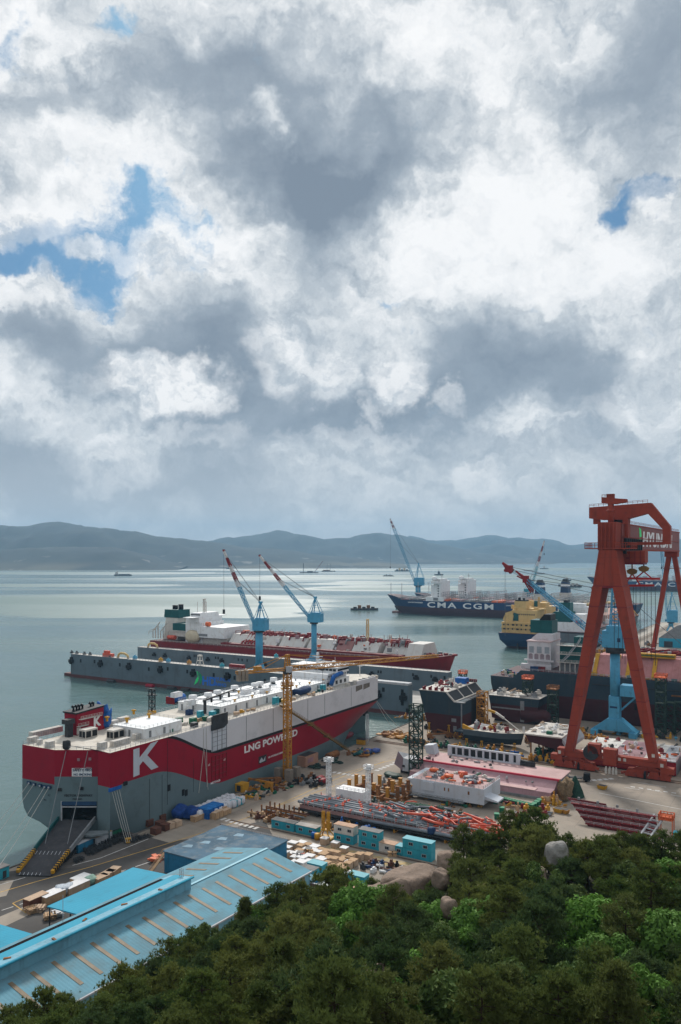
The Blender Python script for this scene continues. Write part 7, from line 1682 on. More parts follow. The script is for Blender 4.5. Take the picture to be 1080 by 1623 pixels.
mb.box(-1, 1, -1, .9, 2.9, 3.0); mb.build('overhead_guard', black, FK)
mb = MB(); mb.bar((-.5, 1.5, .3), (-.5, 1.5, 3.2), .16); mb.bar((.5, 1.5, .3), (.5, 1.5, 3.2), .16); mb.bar((-.5, 1.5, .2), (-.5, 2.9, .2), .14); mb.bar((.5, 1.5, .2), (.5, 2.9, .2), .14); mb.build('mast', dark, FK)
for x in (-1, 1):
    for y in (-1.4, .9): mb = MB(); mb.tube([(x - .2, y, .5), (x + .2, y, .5)], .5, 10); mb.build('wheel', rubber, FK)
f2 = dup(FK, *UV(476, 1366), 0, R(200), 'dark orange forklift nearer the dark blue building', None)
for c in f2.children:
    if c.name.startswith('body'): c.data = c.data.copy(); c.data.materials[0] = orangered
JK = thing('scrap_heap', 'dark heap of scrap steel frames at the crate yard\'s right edge', 'scrap heap', *UV(603, 1378))
clutter(JK, -5, 5, -3.4, 3.4, 0, 34, [black, brown, dark, navytarp, brown, sheet], .6, 2.2, 1.8, 'scrap_piece', 81)
BRc = thing('brick_annex', 'small brick annex with a pale flat roof behind the shed end', 'building', *UV(508, 1420), 0)
bm = mat('annex_brick', (.17, .11, .085), .85, .2, .8, (.1, .07, .06))
mb = MB(); mb.box(-6, 4, -3, 7, 0, 3.2); mb.build('wall', bm, BRc); mb = MB(); mb.box(-6.2, 4.2, -3.2, 7.2, 3.2, 3.4); mb.build('roof', mat('annex_roof', (.42, .45, .42), .8, .15, .4), BRc)
mb = MB(); mb.box(-6.2, 4.2, -3.2, -2.9, 3.4, 4.3); mb.box(3.9, 4.2, -2.9, 7.2, 3.4, 4.3); mb.m = 1; mb.box(-6.3, 4.3, -3.3, -2.8, 4.3, 4.45); mb.box(3.8, 4.3, -2.8, 7.3, 4.3, 4.45); mb.build('parapet', [bm, palegrey], BRc)
def cont(label, px, py, w_, d, h, m, roofm, rot=0, group=None):
    u, v = UV(px, py); t = thing('storage_container', label, 'container', u, v, 0, rot, group)
    mb = MB(); mb.box(-w_ / 2, w_ / 2, -d / 2, d / 2, .1, h); mb.build('body', m, t); mb = MB(); mb.box(-w_ / 2 - .06, w_ / 2 + .06, -d / 2 - .06, d / 2 + .06, h, h + .12); mb.build('roof', roofm, t)
    mb = MB(); mb.box(-w_ * .2, w_ * .2, -d / 2 - .06, -d / 2 + .02, .3, h - .5); mb.build('door', dark if m is not dark else midgrey, t)
    return t
cont('turquoise container with grey roof beside the brick annex', 490, 1405, 5, 3, 5.2, turq, roofgrey)
cont('turquoise container stack against the shed\'s far corner', 503, 1398, 5, 3, 5.4, turq, roofturq)
cont('turquoise container with rusty roof at the trees\' edge', 546, 1418, 7, 3, 2.8, turq, canvas)
cont('turquoise container with pale roof left of the scrap heap', 568, 1402, 5.5, 3, 2.9, turq, roofturq)
cont('low turquoise container half hidden by the trees', 530, 1432, 6, 3, 2.6, teal, roofturq)
u, v = UV(1075, 1333); cont('turquoise container at the right frame edge behind the trees', 1079, 1333, 4, 2.5, 2.6, turq, turq)

# ================================================================== goods and machines along the car carrier
cont('dark blue container with a pale roof nearest the stern ramp', 131, 1347, 2.6, 6.6, 2.7, wallblue, palegrey, R(6))
cont('pale grey container behind the dark blue one under the stern', 161, 1336, 2.6, 7.0, 2.9, palegrey, wood, R(6))
for k, (px, py) in enumerate(((178, 1326), (187, 1322), (213, 1311))):
    cont(('green open bin next to the pale grey container', 'green open bin between its twin and the mooring ropes', 'dark green container beyond the mooring ropes')[k], px, py, 2.4, 3, 2.0, green, dgreen, R(6))
for k, (px, py) in enumerate(((247, 1322), (235, 1309), (243, 1303), (255, 1301), (262, 1316), (254, 1312))):
    u, v = UV(px, py); t = boxpile('brown_crate', ('dark brown crate nearest the green wheelie bin', 'dark brown crate at the group\'s left end', 'dark brown crate at the group\'s back', 'dark brown crate at the group\'s back right', 'dark brown crate beside the tan crates', 'dark brown crate in the middle of the group')[k], 'crate', u, v, 2.6, 2.6, 2.1, brown, brown)
for k, (px, py) in enumerate(((270, 1313), (280, 1310))):
    u, v = UV(px, py); boxpile('tan_crate', ('tan crate beside the dark brown crates', 'tan crate at the right end of the brown crate group')[k], 'crate', u, v, 2.6, 2.8, 1.9, carton, carton)
WBn = thing('wheelie_bin', 'green wheelie bin standing by the brown crates', 'bin', *UV(248, 1321))
mb = MB(); mb.box(-.8, .8, -.8, .8, .2, 1.8, -.15, -.15); mb.build('body', green, WBn); mb = MB(); mb.box(-1, 1, -1, 1, 1.8, 2.0); mb.build('lid', mat('bin_lid', (.03, .2, .1), .5), WBn)
for k, (px, py, sx, sy, sz) in enumerate(((288, 1296, 2.6, 3.6, 4.0), (303, 1297, 2.8, 3.0, 3.8))):
    u, v = UV(px, py); single('tarped_load', ('dark blue tarpaulined load, left of a pair by the ship', 'dark blue tarpaulined load, right of a pair by the bright blue box')[k], 'tarped load', MB().blobm((0, 0, 0), sx, sy, sz, 20 + k, .3, 14, 9), mat('tarp_dark_blue', (.010, .045, .19), .5, .3, .6, bump=.3), u, v)
t = thing('blue_box', 'bright blue sheeted box beside the tan crate and white bags', 'sheeted box', *UV(334, 1292)); mb = MB(); mb.box(-2.6, 2.6, -4.4, 4.4, 0, 3.2, .15, .1); mb.build('body', deepblue, t); mb = MB(); mb.box(-2.5, 2.5, -4.3, 4.3, 3.2, 3.35); mb.m = 1
for k in range(4): mb.box(-2.7, 2.7, -3.8 + k * 2.4, -3.7 + k * 2.4, 0, 3.4)
mb.build('sheet_top', [mat('tarp_blue_light', (.02, .17, .46), .5, .2, .5, bump=.2), deepblue], t)
u, v = UV(313, 1300); boxpile('long_crate', 'long tan crate in front of the bright blue box', 'crate', u, v, 2.4, 4.6, 1.8, wood, carton)
BG = None
for r_ in range(9):
    for c_ in range(4):
        u = -190.4 + c_ * 2.25 + rnd.uniform(-.1, .1); v = 211.5 + r_ * 2.6 + rnd.uniform(-.15, .15)
        if c_ == 3 and r_ < 2: continue
        if BG is None:
            BG = thing('bulk_bag', 'white bulk bag in the big block of bags beside the ship', 'bulk bag', u, v, 0, 0, 'white bulk bags'); MB().blobm((0, 0, 0), 1.12, 1.25, 2.9, 4, .12, 12, 8, 2).build('bag', mat('bulk_bag', (.58, .58, .62), .7, .08, .8, (.42, .42, .45), bump=.15), BG)
            mb = MB(); mb.tube([(-.5, -.5, 2.7), (-.3, -.3, 3.1), (0, 0, 2.8), (.3, .3, 3.1), (.5, .5, 2.7)], .07, 5); mb.build('lifting_loop', sheet, BG)
        else: dup(BG, u, v, 0, rnd.choice((0, R(90), R(180))) + rnd.uniform(-.08, .08), None, None, (1, 1, rnd.uniform(.92, 1.08)))
WP = None
for r_ in range(4):
    for c_ in range(3):
        u = -183.9 + c_ * 2.0 - 1.2; v = 214.2 + r_ * 2.2
        if WP is None: WP = boxpile('pallet_stack', 'tan pallet stack in the block between the white bags and bright blue box', 'pallet stack', u, v, 1.9, 2.0, 2.1, wood, carton, group='tan pallet stacks')
        else: dup(WP, u, v, 0, rnd.uniform(-.06, .06), None, None, (1, 1, rnd.uniform(.8, 1.15)))
def tqbox(label, px, py, sx, sy, sz, m):
    u, v = UV(px, py); t = thing('equipment_box', label, 'equipment box', u, v); mb = MB(); mb.box(-sx / 2, sx / 2, -sy / 2, sy / 2, .1, sz); mb.build('body', m, t); mb = MB(); mb.box(-sx / 2 - .1, sx / 2 + .1, -sy / 2 - .1, sy / 2 + .1, sz, sz + .12); mb.build('lid', MATS['roof_turquoise'] if m is turq else m, t); mb = MB(); mb.box(-sx / 4, sx / 4, -sy / 2 - .07, -sy / 2, .4, sz - .4); mb.build('panel', dark, t)
tqbox('turquoise box in front of the white bags, right of the pallet stacks', 373, 1277, 3.4, 6.0, 2.3, turq)
tqbox('turquoise box behind the white bags, against the grey hull', 338, 1252, 3.0, 6, 2.0, turq)
tqbox('yellow box beyond the white bags', 384, 1254, 3.6, 4.2, 3.0, yellow)
tqbox('tan box just behind the yellow box', 376, 1246, 3.0, 3.4, 2.0, carton)
# lorries, lifts and skips
def boomlift(label, px, py, rot, m=amber, reach=9, group=None):
    u, v = UV(px, py); t = thing('boom_lift', label, 'boom lift', u, v, 0, rot, group)
    mb = MB(); mb.box(-1.1, 1.1, -2, 2, .5, 1.3); mb.box(-1, 1, -2.2, .6, 1.3, 2.5); mb.build('chassis', m, t)
    for x in (-1.1, 1.1):
        for y in (-1.4, 1.4): w = MB(); w.tube([(x - .2, y, .5), (x + .2, y, .5)], .5, 10); w.build('wheel', rubber, t)
    mb = MB(); mb.bar((0, -1.6, 2.4), (0, reach, 2.0 + reach * .12), .6, .7); mb.bar((0, reach, 2 + reach * .12), (0, reach + 2, 1.6), .35); mb.build('boom', m, t)
    mb = MB(); mb.rail([(-.9, reach + 1.6, 1), (.9, reach + 1.6, 1), (.9, reach + 2.8, 1), (-.9, reach + 2.8, 1), (-.9, reach + 1.6, 1)], 1.1, .12, .9); mb.box(-.9, .9, reach + 1.6, reach + 2.8, .9, 1.05); mb.build('basket', m, t)
    return t
boomlift('amber boom lift with its arm lowered left, beyond the yellow box', 424, 1250, R(100), reach=10)
boomlift('rusty boom lift with a raised grey arm near the tower crane', 437, 1243, R(150), rust, 11)
boomlift('orange boom lift parked under the flared bow block', 684, 1172, R(-60), rust, 10)
boomlift('orange boom lift beside the slate hull section\'s left end', 712, 1170, R(70), rust, 8)
boomlift('small orange lift between the slate section and white topped block', 836, 1176, R(200), rust, 6)
TRK = thing('truck', 'dark flatbed truck with black cab parked before the gantry crane', 'truck', *UV(912, 1237), 0, R(-80))
mb = MB(); mb.box(-1.3, 1.3, -7.5, 3, 1.0, 1.4); mb.box(-1.3, 1.3, -7.5, -7.2, 1.4, 2); mb.build('flatbed', dark, TRK); mb = MB(); mb.box(-1.3, 1.3, 3.2, 6, .7, 3.4, .08, .2); mb.build('cab', black, TRK); mb = MB(); mb.box(-1.1, 1.1, 5.75, 5.95, 2.0, 3.0); mb.build('windscreen', glass, TRK)
mb = MB(); mb.box(-1.1, 1.1, -6, -2.6, 1.4, 2.4); mb.build('load', midgrey, TRK)
for x in (-1.2, 1.2):
    for y in (-6, -4.6, 4.4): w = MB(); w.tube([(x - .25, y, .55), (x + .25, y, .55)], .55, 10); w.build('wheel', rubber, TRK)
def skip(label, px, py, m, sx=2.2, sy=3.6, h=1.5, rot=0, group=None):
    u, v = UV(px, py); t = thing('skip', label, 'skip', u, v, 0, rot, group); mb = MB(); mb.box(-sx / 2 + .25, sx / 2 - .25, -sy / 2 + .4, sy / 2 - .4, .1, h, -.25, -.4); mb.build('tub', m, t); mb = MB(); mb.box(-sx / 2 + .1, sx / 2 - .1, -sy / 2 + .2, sy / 2 - .2, h - .12, h + .02); mb.build('contents', dark, t); return t
skip('yellow skip alone on the open concrete before the gantry crane', 955, 1251, yellow, rot=R(80))
skip('yellow skip on the concrete right of the green bins', 886, 1288, yellow, rot=R(80))
skip('amber skip beside the rusty bin near the slanted panel', 897, 1290, amber, 2, 2.4, rot=R(70))
for k, (px, py) in enumerate(((372, 1268), (395, 1262), (402, 1260), (386, 1266), (407, 1254))):
    skip(('small amber skip left of the stored gear beyond the turquoise box', 'green skip beyond the turquoise box', 'dark green skip next to a green one', 'yellow skip among the gear beyond the turquoise box', 'amber skip farthest from the turquoise box')[k], px, py, (amber, green, green, yellow, amber)[k], 2, 2.6, 1.5)
GB = None
for k in range(15):
    px = 797 + k * 4.2; py = 1272 + k * 1.0 if k < 12 else 1281 - (k - 12) * 3
    u, v = UV(px, py)
    if GB is None:
        GB = thing('green_bin', 'dark green bin in the row of bins behind the trees', 'bin', u, v, 0, 0, 'dark green bins in a row'); mb = MB(); mb.box(-.8, .8, -.9, .9, .15, 1.8, -.08, -.08); mb.build('body', green, GB); mb = MB(); mb.box(-.92, .92, -1.0, 1.0, 1.8, 1.95); mb.build('lid', mat('bin_lid', (.03, .2, .1), .5), GB)
    else: dup(GB, u, v, 0, rnd.uniform(-.1, .1))
for px, py in ((786, 1274), (796, 1288), (788, 1298)): dup(GB, *UV(px, py), 0, .3, 'dark green bin standing apart from the row, near the white ledge')
cl = thing('gear_pile', 'white and dark red machine parts on the concrete behind the trees', 'gear', *UV(824, 1296)); clutter(cl, -3, 3, -2, 2, 0, 10, [white, darkred, darkred], .6, 1.6, 2, 'machine_part', 91)
cl = thing('gear_pile', 'dark winches and red covered machines at the tower crane\'s foot', 'gear', *UV(492, 1240)); clutter(cl, -7, 7, -6, 5, 0, 46, [dark, black, dark, midgrey, dark, rust], .8, 2.6, 2.2, 'machine_part', 92)
for dx, dy in ((3, 3), (6, 0.5)):
    mb = MB(); mb.blobm((dx, dy, .4), 1.5, 2.2, 2.0, int(dx), .2); mb.build('red_cover', crimson, cl)
cl = thing('gear_pile', 'rusty scrap and yellow fittings between the boom lifts and tower crane', 'gear', *UV(425, 1247)); clutter(cl, -5, 9, -4, 8, 0, 34, [rust, amber, brown, dark, carton, green], .6, 2, 1.4, 'machine_part', 93)
cl = thing('gear_pile', 'mixed yellow, green and white gear beyond the turquoise box', 'gear', *UV(398, 1262)); clutter(cl, -4, 6, -4, 9, 0, 40, [yellow, offwhite, carton, green, amber, dark, offwhite], .6, 1.8, 1.5, 'machine_part', 94)
cl = thing('gear_pile', 'yellow pipe fittings lying along the hull near the stern', 'gear', *UV(255, 1288)); clutter(cl, -2, 1, -12, 22, 0, 44, [amber, rust, wood, dark, deepblue], .5, 1.6, 1.1, 'machine_part', 95)
cl = thing('gear_pile', 'rust and amber gear strewn along the quay edge by the red hull', 'gear', *UV(420, 1226)); clutter(cl, -4, 0, -18, 34, 0, 60, [rust, amber, dark, wood, brown, midgrey], .6, 2, 1.3, 'machine_part', 96)
u, v = UV(487, 1212); t = thing('salmon_box', 'salmon container box behind the tower crane', 'container', u, v); mb = MB(); mb.box(-2.6, 2.6, -5, 5, .2, 4.6); mb.m = 1; mb.box(2.58, 2.66, -3.4, 1, 1.6, 3.6); mb.build('body', [mat('salmon_paint', (.36, .20, .14), .6, .12, .3), pinkdark], t); mb = MB(); mb.box(-2.0, 2.0, -4, 4, 4.6, 4.8); mb.build('roof', dark, t)
t = thing('green_sheet_stack', 'long dark green sheeted stack beyond the tower crane', 'sheeted stack', *UV(520, 1213)); clutter(t, -4, 4, -9, 9, 0, 18, [dgreen, dgreen, dark], 1.6, 3.4, 1.3, 'sheeted_bundle', 97)
t = thing('brown_drum', 'brown rusty tank lying behind the green sheeted stack', 'tank', *UV(530, 1203)); mb = MB(); mb.tube([(-1, -4, 1.6), (-1, 4, 1.6)], 1.6, 12); mb.build('shell', rust, t); mb = MB(); mb.box(-2, 0, -3, -2.5, 0, 1); mb.box(-2, 0, 2.5, 3, 0, 1); mb.build('saddle', dark, t)
cl = thing('gear_pile', 'blue tarpaulined and rusty gear at the gangway\'s foot', 'gear', *UV(570, 1196)); clutter(cl, -4, 5, -5, 8, 0, 34, [rust, amber, rust, dark, teal, wood], .8, 2.4, 1.8, 'machine_part', 98)
for dx, dy, m in ((2, 4, deepblue), (5, 7, deepblue), (1, -1, teal), (4, 1, navytarp)):
    mb = MB(); mb.blobm((dx, dy, .2), 1.6, 2.6, 1.8, int(dx * 3), .3); mb.build('tarp', m if m is not deepblue else mat('tarp_violet_blue', (.05, .09, .30), .55, .3, .6), cl)
t = thing('yellow_hut', 'yellow hut at the quay corner beneath the red bow', 'hut', *UV(574, 1180)); mb = MB(); mb.box(-2.2, 2.2, -1.6, 1.6, .2, 2.6); mb.build('body', yellow, t); mb = MB(); mb.box(-2.4, 2.4, -1.8, 1.8, 2.6, 2.8); mb.build('roof', black, t)
mb = MB(); mb.lattice((3, 0, 0), (3, 0, 15), 1.0, bay=1.4, t=.14); mb.build('light_mast', palegrey, t)
cl = thing('steel_stack', 'amber and rusty stack of steel frames at the quay corner', 'steel stack', *UV(622, 1166)); clutter(cl, -7, 8, -6, 6, 0, 44, [amber, rust, amber, wood], 1.2, 3.4, 1.7, 'steel_frame', 99)
for k, (px, py, lab, ms, s) in enumerate(((705, 1185, 'yellow and green machines in front of the slate hull section', [yellow, green, amber, dark], 101), (800, 1196, 'row of yellow machines behind the pierced bulkhead', [yellow, amber, deepblue, dark], 102), (862, 1208, 'yellow machines left of the gantry crane\'s base', [yellow, amber, dark], 103), (750, 1190, 'green and dark machines beneath the slate section', [green, dark, dgreen, teal], 104), (900, 1158, 'amber trestles between the white topped block and blue crane', [amber, yellow, rust, dgreen], 105), (775, 1150, 'rusty trestles below the bulbous bow block', [rust, dark, amber, brown], 106), (700, 1158, 'dark staging gear under the flared bow block', [dark, black, dark, rust], 107), (930, 1170, 'amber scaffolding right of the white topped block', [amber, rust, yellow], 108), (1060, 1172, 'blue and yellow staging at the dark hull\'s foot', [jibblue, yellow, dgreen, dark], 109), (650, 1140, 'rust and pale gear at the dock\'s end by the lattice tower', [rust, midgrey, offwhite, amber], 110), (1000, 1166, 'pale blue railings and gear at the blue crane\'s foot', [jibblue, jibblue, offwhite, yellow], 111), (640, 1248, 'rusty offcuts behind the amber post rack', [rust, amber, midgrey, wood], 112), (700, 1292, 'dark and rusty gear between the white block and pipe module', [dark, rust, dgreen, orange], 113), (610, 1285, 'green and grey gear behind the pipe module\'s masts', [green, dgreen, midgrey, dark], 114), (835, 1286, 'scattered crates and parts right of the green bins', [wood, yellow, midgrey, darkred], 115), (660, 1178, 'amber and dark machines left of the flared bow block', [amber, dark, rust, green], 116), (880, 1196, 'dark gear and trestles under the white topped block', [dark, rust, amber, dgreen], 117), (745, 1172, 'rusty staging between the flared block and slate section', [rust, dark, yellow, brown], 118), (430, 1300, 'brown offcuts and posts before the pipe rack', [rust, brown, wood], 119), (560, 1318, 'blue drums and parts beneath the pipe module', [deepblue, dark, amber], 130))):
    cl = thing('gear_pile', lab, 'gear', *UV(px, py)); clutter(cl, -9, 9, -2.5, 3, 0, 30, ms, .6, 2.2, 2.4, 'machine_part', s)
u, v = UV(857, 1198); flat('oil_stain', [(u - 4, v - 2), (u + 3, v - 2.6), (u + 5, v), (u + 1, v + 2), (u - 5, v + 1.4)], .01, mat('oil_stain', (.06, .05, .045), .6, .3, .4))
# bicycles and mopeds in rows
BK = single('bicycle', 'dark bicycle in the long parked rows on the asphalt', 'bicycle', (lambda m_: m_)(MB()), dark, *UV(150, 1355), group='parked bicycles')
bm_ = MB()
for y in (-.62, .62):
    pts = [(0, y + .36 * math.cos(a * math.pi / 6), .37 + .36 * math.sin(a * math.pi / 6)) for a in range(13)]; bm_.tube(pts, .06, 5, False)
bm_.tube([(0, -.62, .37), (0, -.1, .38), (0, .45, .8), (0, -.25, .78), (0, -.62, .37)], .06, 5); bm_.tube([(0, -.1, .38), (0, -.3, .95)], .05, 5); bm_.tube([(0, .62, .37), (0, .42, 1.0)], .05, 5); bm_.tube([(-.3, .38, 1.05), (.3, .38, 1.05)], .05, 5); bm_.box(-.12, .12, -.45, -.15, .93, 1.03); bm_.box(-.14, .14, -.9, -.4, .68, .8)
BK.data = bm_.mesh('bicycle', [dark])
k = 0
for (xa, ya, xb, yb, n) in ((138, 1356, 205, 1328, 40), (134, 1351, 198, 1322, 34), (101, 1366, 122, 1348, 20), (118, 1368, 130, 1362, 8), (208, 1336, 232, 1327, 12)):
    for j in range(n):
        f = j / max(1, n - 1); u, v = UV(xa + (xb - xa) * f + rnd.uniform(-1, 1), ya + (yb - ya) * f + rnd.uniform(-1, 1)); dup(BK, u, v, 0, R(90) + rnd.uniform(-.5, .5), None, None, rnd.uniform(1.05, 1.35))
BO = thing('bollard', 'yellow mooring bollard where the pale ropes end, near the bicycles', 'bollard', *UV(203, 1336)); mb = MB(); mb.lathe([(.8, 0), (.6, .3), (.5, 1.0), (.9, 1.2), (.9, 1.5), (0, 1.6)], 12); mb.build('post', yellow, BO); mb = MB(); mb.box(-1, 1, -1, 1, 0, .1); mb.build('base_plate', dark, BO)
t = thing('blue_kiosk', 'blue kiosk at the left frame edge by the water', 'kiosk', *UV(2, 1391)); mb = MB(); mb.box(-1.5, 1.5, -1.5, 1.5, 0, 3.2); mb.build('body', turq, t); mb = MB(); mb.box(-1.7, 1.7, -1.7, 1.7, 3.2, 3.4); mb.build('roof', roofgrey, t); mb = MB(); mb.box(1.48, 1.54, -.6, .6, .2, 2.2); mb.build('door', dark, t)
t = thing('fender_row', 'dark rubber tyres hanging along the quay edge beside the ramp', 'fender', -194.2, 140); 
for k in range(9): mb = MB(); mb.tube([(-.3, k * 2.2, -1), (.3, k * 2.2, -1)], .8, 10); mb.build('tyre', rubber, t)
# far quay: stores along the rails beyond the dark hull
for k, (u, v, lab, ms) in enumerate(((-186, 870, 'brown stores along the far quay by the grey ship', [rust, amber, cream]), (-178, 780, 'dark and amber stores on the far quay road', [rust, dark, amber]), (-160, 690, 'rusty gear on the near end of the far quay', [rust, dark, wood]), (-150, 820, 'pale and rusty gear beyond the far quay road', [cream, rust, midgrey]))):
    cl = thing('gear_pile', lab, 'gear', u, v); clutter(cl, -4, 4, -50, 50, 0, 30, ms, 1.5, 5, 3, 'machine_part', 120 + k)
t = thing('blue_hall', 'bright blue and grey pitched hall on the far quay, right of the pendulum leg', 'building', *UVY(1062, 1030, 800)[:2]); mb = MB(); mb.box(-9, 22, -8, 14, 0, 9); mb.m = 1; mb.prism([(-9, 9), (22, 9), (22, 26), (8, 22)], -8, 14, 'y'); mb.build('wall', [canopyblue, midgrey], t); mb = MB(); mb.box(-4, 4, -8.2, -7.9, .2, 6); mb.build('door', dark, t)
flat('far_quay_road', [(-186, 620), (-176, 620), (-176, 1150), (-186, 1150)], .01, mat('far_road', (.40, .37, .32), .9, .1, .05)); flat('far_quay_track', [(-172, 620), (-166, 620), (-166, 1150), (-172, 1150)], .012, mat('far_track', (.17, .14, .11), .9, .2, .05))

# ================================================================== boats out on the water
def boat(label, px, py, L, B, h, m, kind, deckh, dirr=0, cat='boat', name='cargo_boat', cm=offwhite):
    Y = 1260 * 95 / (py - 880); X = (px - 540) / 1260 * Y
    t = thing(name, label, cat, X, Y, -3, R(dirr), None, True)
    mb = MB(); mb.prism([(-L / 2, -B * .42), (L * .36, -B / 2), (L / 2, 0), (L * .36, B / 2), (-L / 2, B * .42)], -.5, h); mb.build('hull', m, t)
    if kind == 'aft':
        mb = MB(); mb.box(-L * .44, -L * .28, -B * .36, B * .36, h, h + deckh); mb.box(-L * .4, -L * .31, -B * .4, B * .4, h + deckh, h + deckh * 1.3); mb.build('wheelhouse', cm, t); mb = MB(); mb.tube([(-L * .36, 0, h), (-L * .36, 0, h + deckh * 2)], .5, 5); mb.tube([(L * .36, 0, h), (L * .36, 0, h + deckh * .9)], .4, 5); mb.build('mast', cm, t); mb = MB(); mb.box(-L * .22, L * .38, -B * .3, B * .3, h, h + 2); mb.build('cargo', m, t)
    elif kind == 'mid':
        mb = MB(); mb.box(-L * .12, L * .12, -B * .36, B * .36, h, h + deckh); mb.box(-L * .07, L * .05, -B * .3, B * .3, h + deckh, h + deckh * 1.5); mb.build('wheelhouse', cm, t); mb = MB(); mb.tube([(0, 0, h), (0, 0, h + deckh * 2.6)], .4, 5); mb.build('mast', cm, t)
    elif kind == 'barge':
        for k in range(5): mb = MB(); mb.box(-L * .4 + k * L * .16, -L * .28 + k * L * .16, -B * .3, B * .3, h, h + deckh * (.5 + .5 * (k % 2))); mb.build('deck_load', cm if k % 2 else m, t)
    elif kind == 'crane':
        mb = MB(); mb.lattice((L * .3, 0, h), (L * .75, 0, h + deckh), 3, bay=5, t=.9); mb.build('crane_jib', cm, t); mb = MB(); mb.lattice((-L * .3, 0, h), (-L * .3, 0, h + deckh * .8), 3, bay=5, t=.8); mb.box(-L * .1, L * .2, -B * .3, B * .3, h, h + 6); mb.build('crane_frame', dark, t)
    elif kind == 'pole':
        for x in (-.1, .12): mb = MB(); mb.tube([(L * x, 0, h), (L * x, 0, h + deckh)], .8, 5); mb.build('spud_pole', dark, t)
        mb = MB(); mb.box(-L * .4, L * .1, -B * .3, B * .3, h, h + 5); mb.build('deckhouse', cm, t)
    return t
boat('small dark cargo ship crossing the open water at left', 195, 912.5, 80, 13, 6, dark, 'aft', 9, 4, 'ship')
boat('crane barge with a slanted striped jib out on the bay', 490, 908, 100, 20, 4, dark, 'crane', 60, 0, 'barge', 'crane_barge', pinkdark)
boat('dark barge with an orange deckhouse and two tall poles', 521, 906, 80, 20, 5, dark, 'pole', 42, 0, 'barge', 'work_barge', rust)
boat('small tan loaded barge right of the tall blue crane\'s jib', 638, 905.5, 90, 20, 6, dark, 'barge', 12, 0, 'barge', 'loaded_barge', buff)
boat('flat dark barge left of the tall blue crane\'s jib', 616, 913.5, 50, 12, 3, dark, 'barge', 5, 0, 'barge', 'flat_barge', midgrey)
boat('dark tug beyond the white bridge towers', 696, 912, 42, 12, 6, dark, 'mid', 10, 0, 'tug', 'tug_boat', dark)
boat('small low boat above the red fly jib', 838, 905, 60, 14, 3, midgrey, 'aft', 5, 0)
boat('dark small boat farthest off, right of the red striped jib', 863, 902, 60, 14, 6, dark, 'mid', 8, 0)
boat('pale grey boat right of the red striped jib, the nearer one', 857, 910, 52, 12, 4, midgrey, 'aft', 6, 0)
boat('dark boat just left of the gantry crane', 899, 921, 32, 9, 5, dark, 'mid', 6, 0)
boat('dark tug at the far container ship\'s bow', 896, 929, 40, 12, 5, dark, 'mid', 12, 0, 'tug', 'tug_boat', midgrey)
boat('grey cluttered work barge beside the tug at the far ship\'s bow', 912, 931, 40, 12, 4, dark, 'barge', 8, 0, 'barge', 'work_barge', offwhite)
boat('long rusty work barge ahead of the navy ship\'s bow', 578, 967, 48, 10, 3.5, dark, 'barge', 5, 3, 'barge', 'work_barge', rust)
boat('thin dark navigation frame standing in the water left of the cranes', 363, 902, 40, 10, 3, dark, 'pole', 40, 0, 'frame', 'navigation_frame', dark)

# ================================================================== wooded hillside in the foreground
def interp(tab, x):
    if x <= tab[0][0]: return tab[0][1]
    for (a, va), (b, vb) in zip(tab, tab[1:]):
        if a <= x <= b: t = (x - a) / (b - a); return va + (vb - va) * t
    return tab[-1][1]
CREST_Y = [(-400, 62), (0, 76), (200, 88), (385, 104), (500, 112), (640, 116), (800, 112), (950, 106), (1080, 102), (1600, 96)]
CREST_P = [(-400, 1900), (0, 1722), (100, 1680), (200, 1612), (330, 1530), (400, 1494), (490, 1462), (560, 1446), (600, 1432), (650, 1420), (700, 1400), (760, 1382), (850, 1376), (920, 1388), (1000, 1392), (1080, 1398), (1600, 1400)]
def hill_z(X, Y):
    px = 540 + 1260 * X / max(Y, 8); px = max(-400, min(1600, px))
    yc = interp(CREST_Y, px); mc = (interp(CREST_P, px) - 880) / 1260
    if Y < 45: m = .70 + (45 - Y) / 45 * .16
    elif Y <= yc: m = .70 + (mc - .70) * ((Y - 45) / (yc - 45)) ** .85
    else: m = mc
    Ye = min(Y, yc); z = CAM_H - m * Ye
    if Y > yc: z -= (Y - yc) * .98
    z += noise.noise(Vector((X * .11, Y * .11, 2))) * .8 + noise.noise(Vector((X * .35, Y * .35, 5))) * .25
    return max(z, -.6)
tm = bpy.data.materials.new('forest_floor'); tm.use_nodes = True; t = T(tm.node_tree); b = t.n['Principled BSDF']
P = t.add('ShaderNodeTexCoord').outputs['Object']
c = t.mix(t.ramp(t.noise(P, .5, 6, .65), .35, .65), (.030, .034, .016, 1), (.060, .048, .028, 1))
c = t.mix(t.ramp(t.noise(P, .09, 4, .6), .62, .70), c, (.17, .125, .085, 1))
t.l.new(c, b.inputs['Base Color']); b.inputs['Roughness'].default_value = 1.0
bp = t.add('ShaderNodeBump'); bp.inputs['Distance'].default_value = .5; t.l.new(t.noise(P, 2.2, 5, .7), bp.inputs['Height']); t.l.new(bp.outputs[0], b.inputs['Normal'])
mb = MB(); nx, ny = 120, 90
for j in range(ny + 1):
    Y = 6 + 184 * (j / ny)
    for i in range(nx + 1):
        X = -120 + 260 * i / nx; mb.v.append((X, Y, hill_z(X, Y)))
for j in range(ny):
    for i in range(nx): a = j * (nx + 1) + i; mb.face((a, a + 1, a + nx + 2, a + nx + 1), True)
tag(mb.build('hillside', tm), kind='structure')

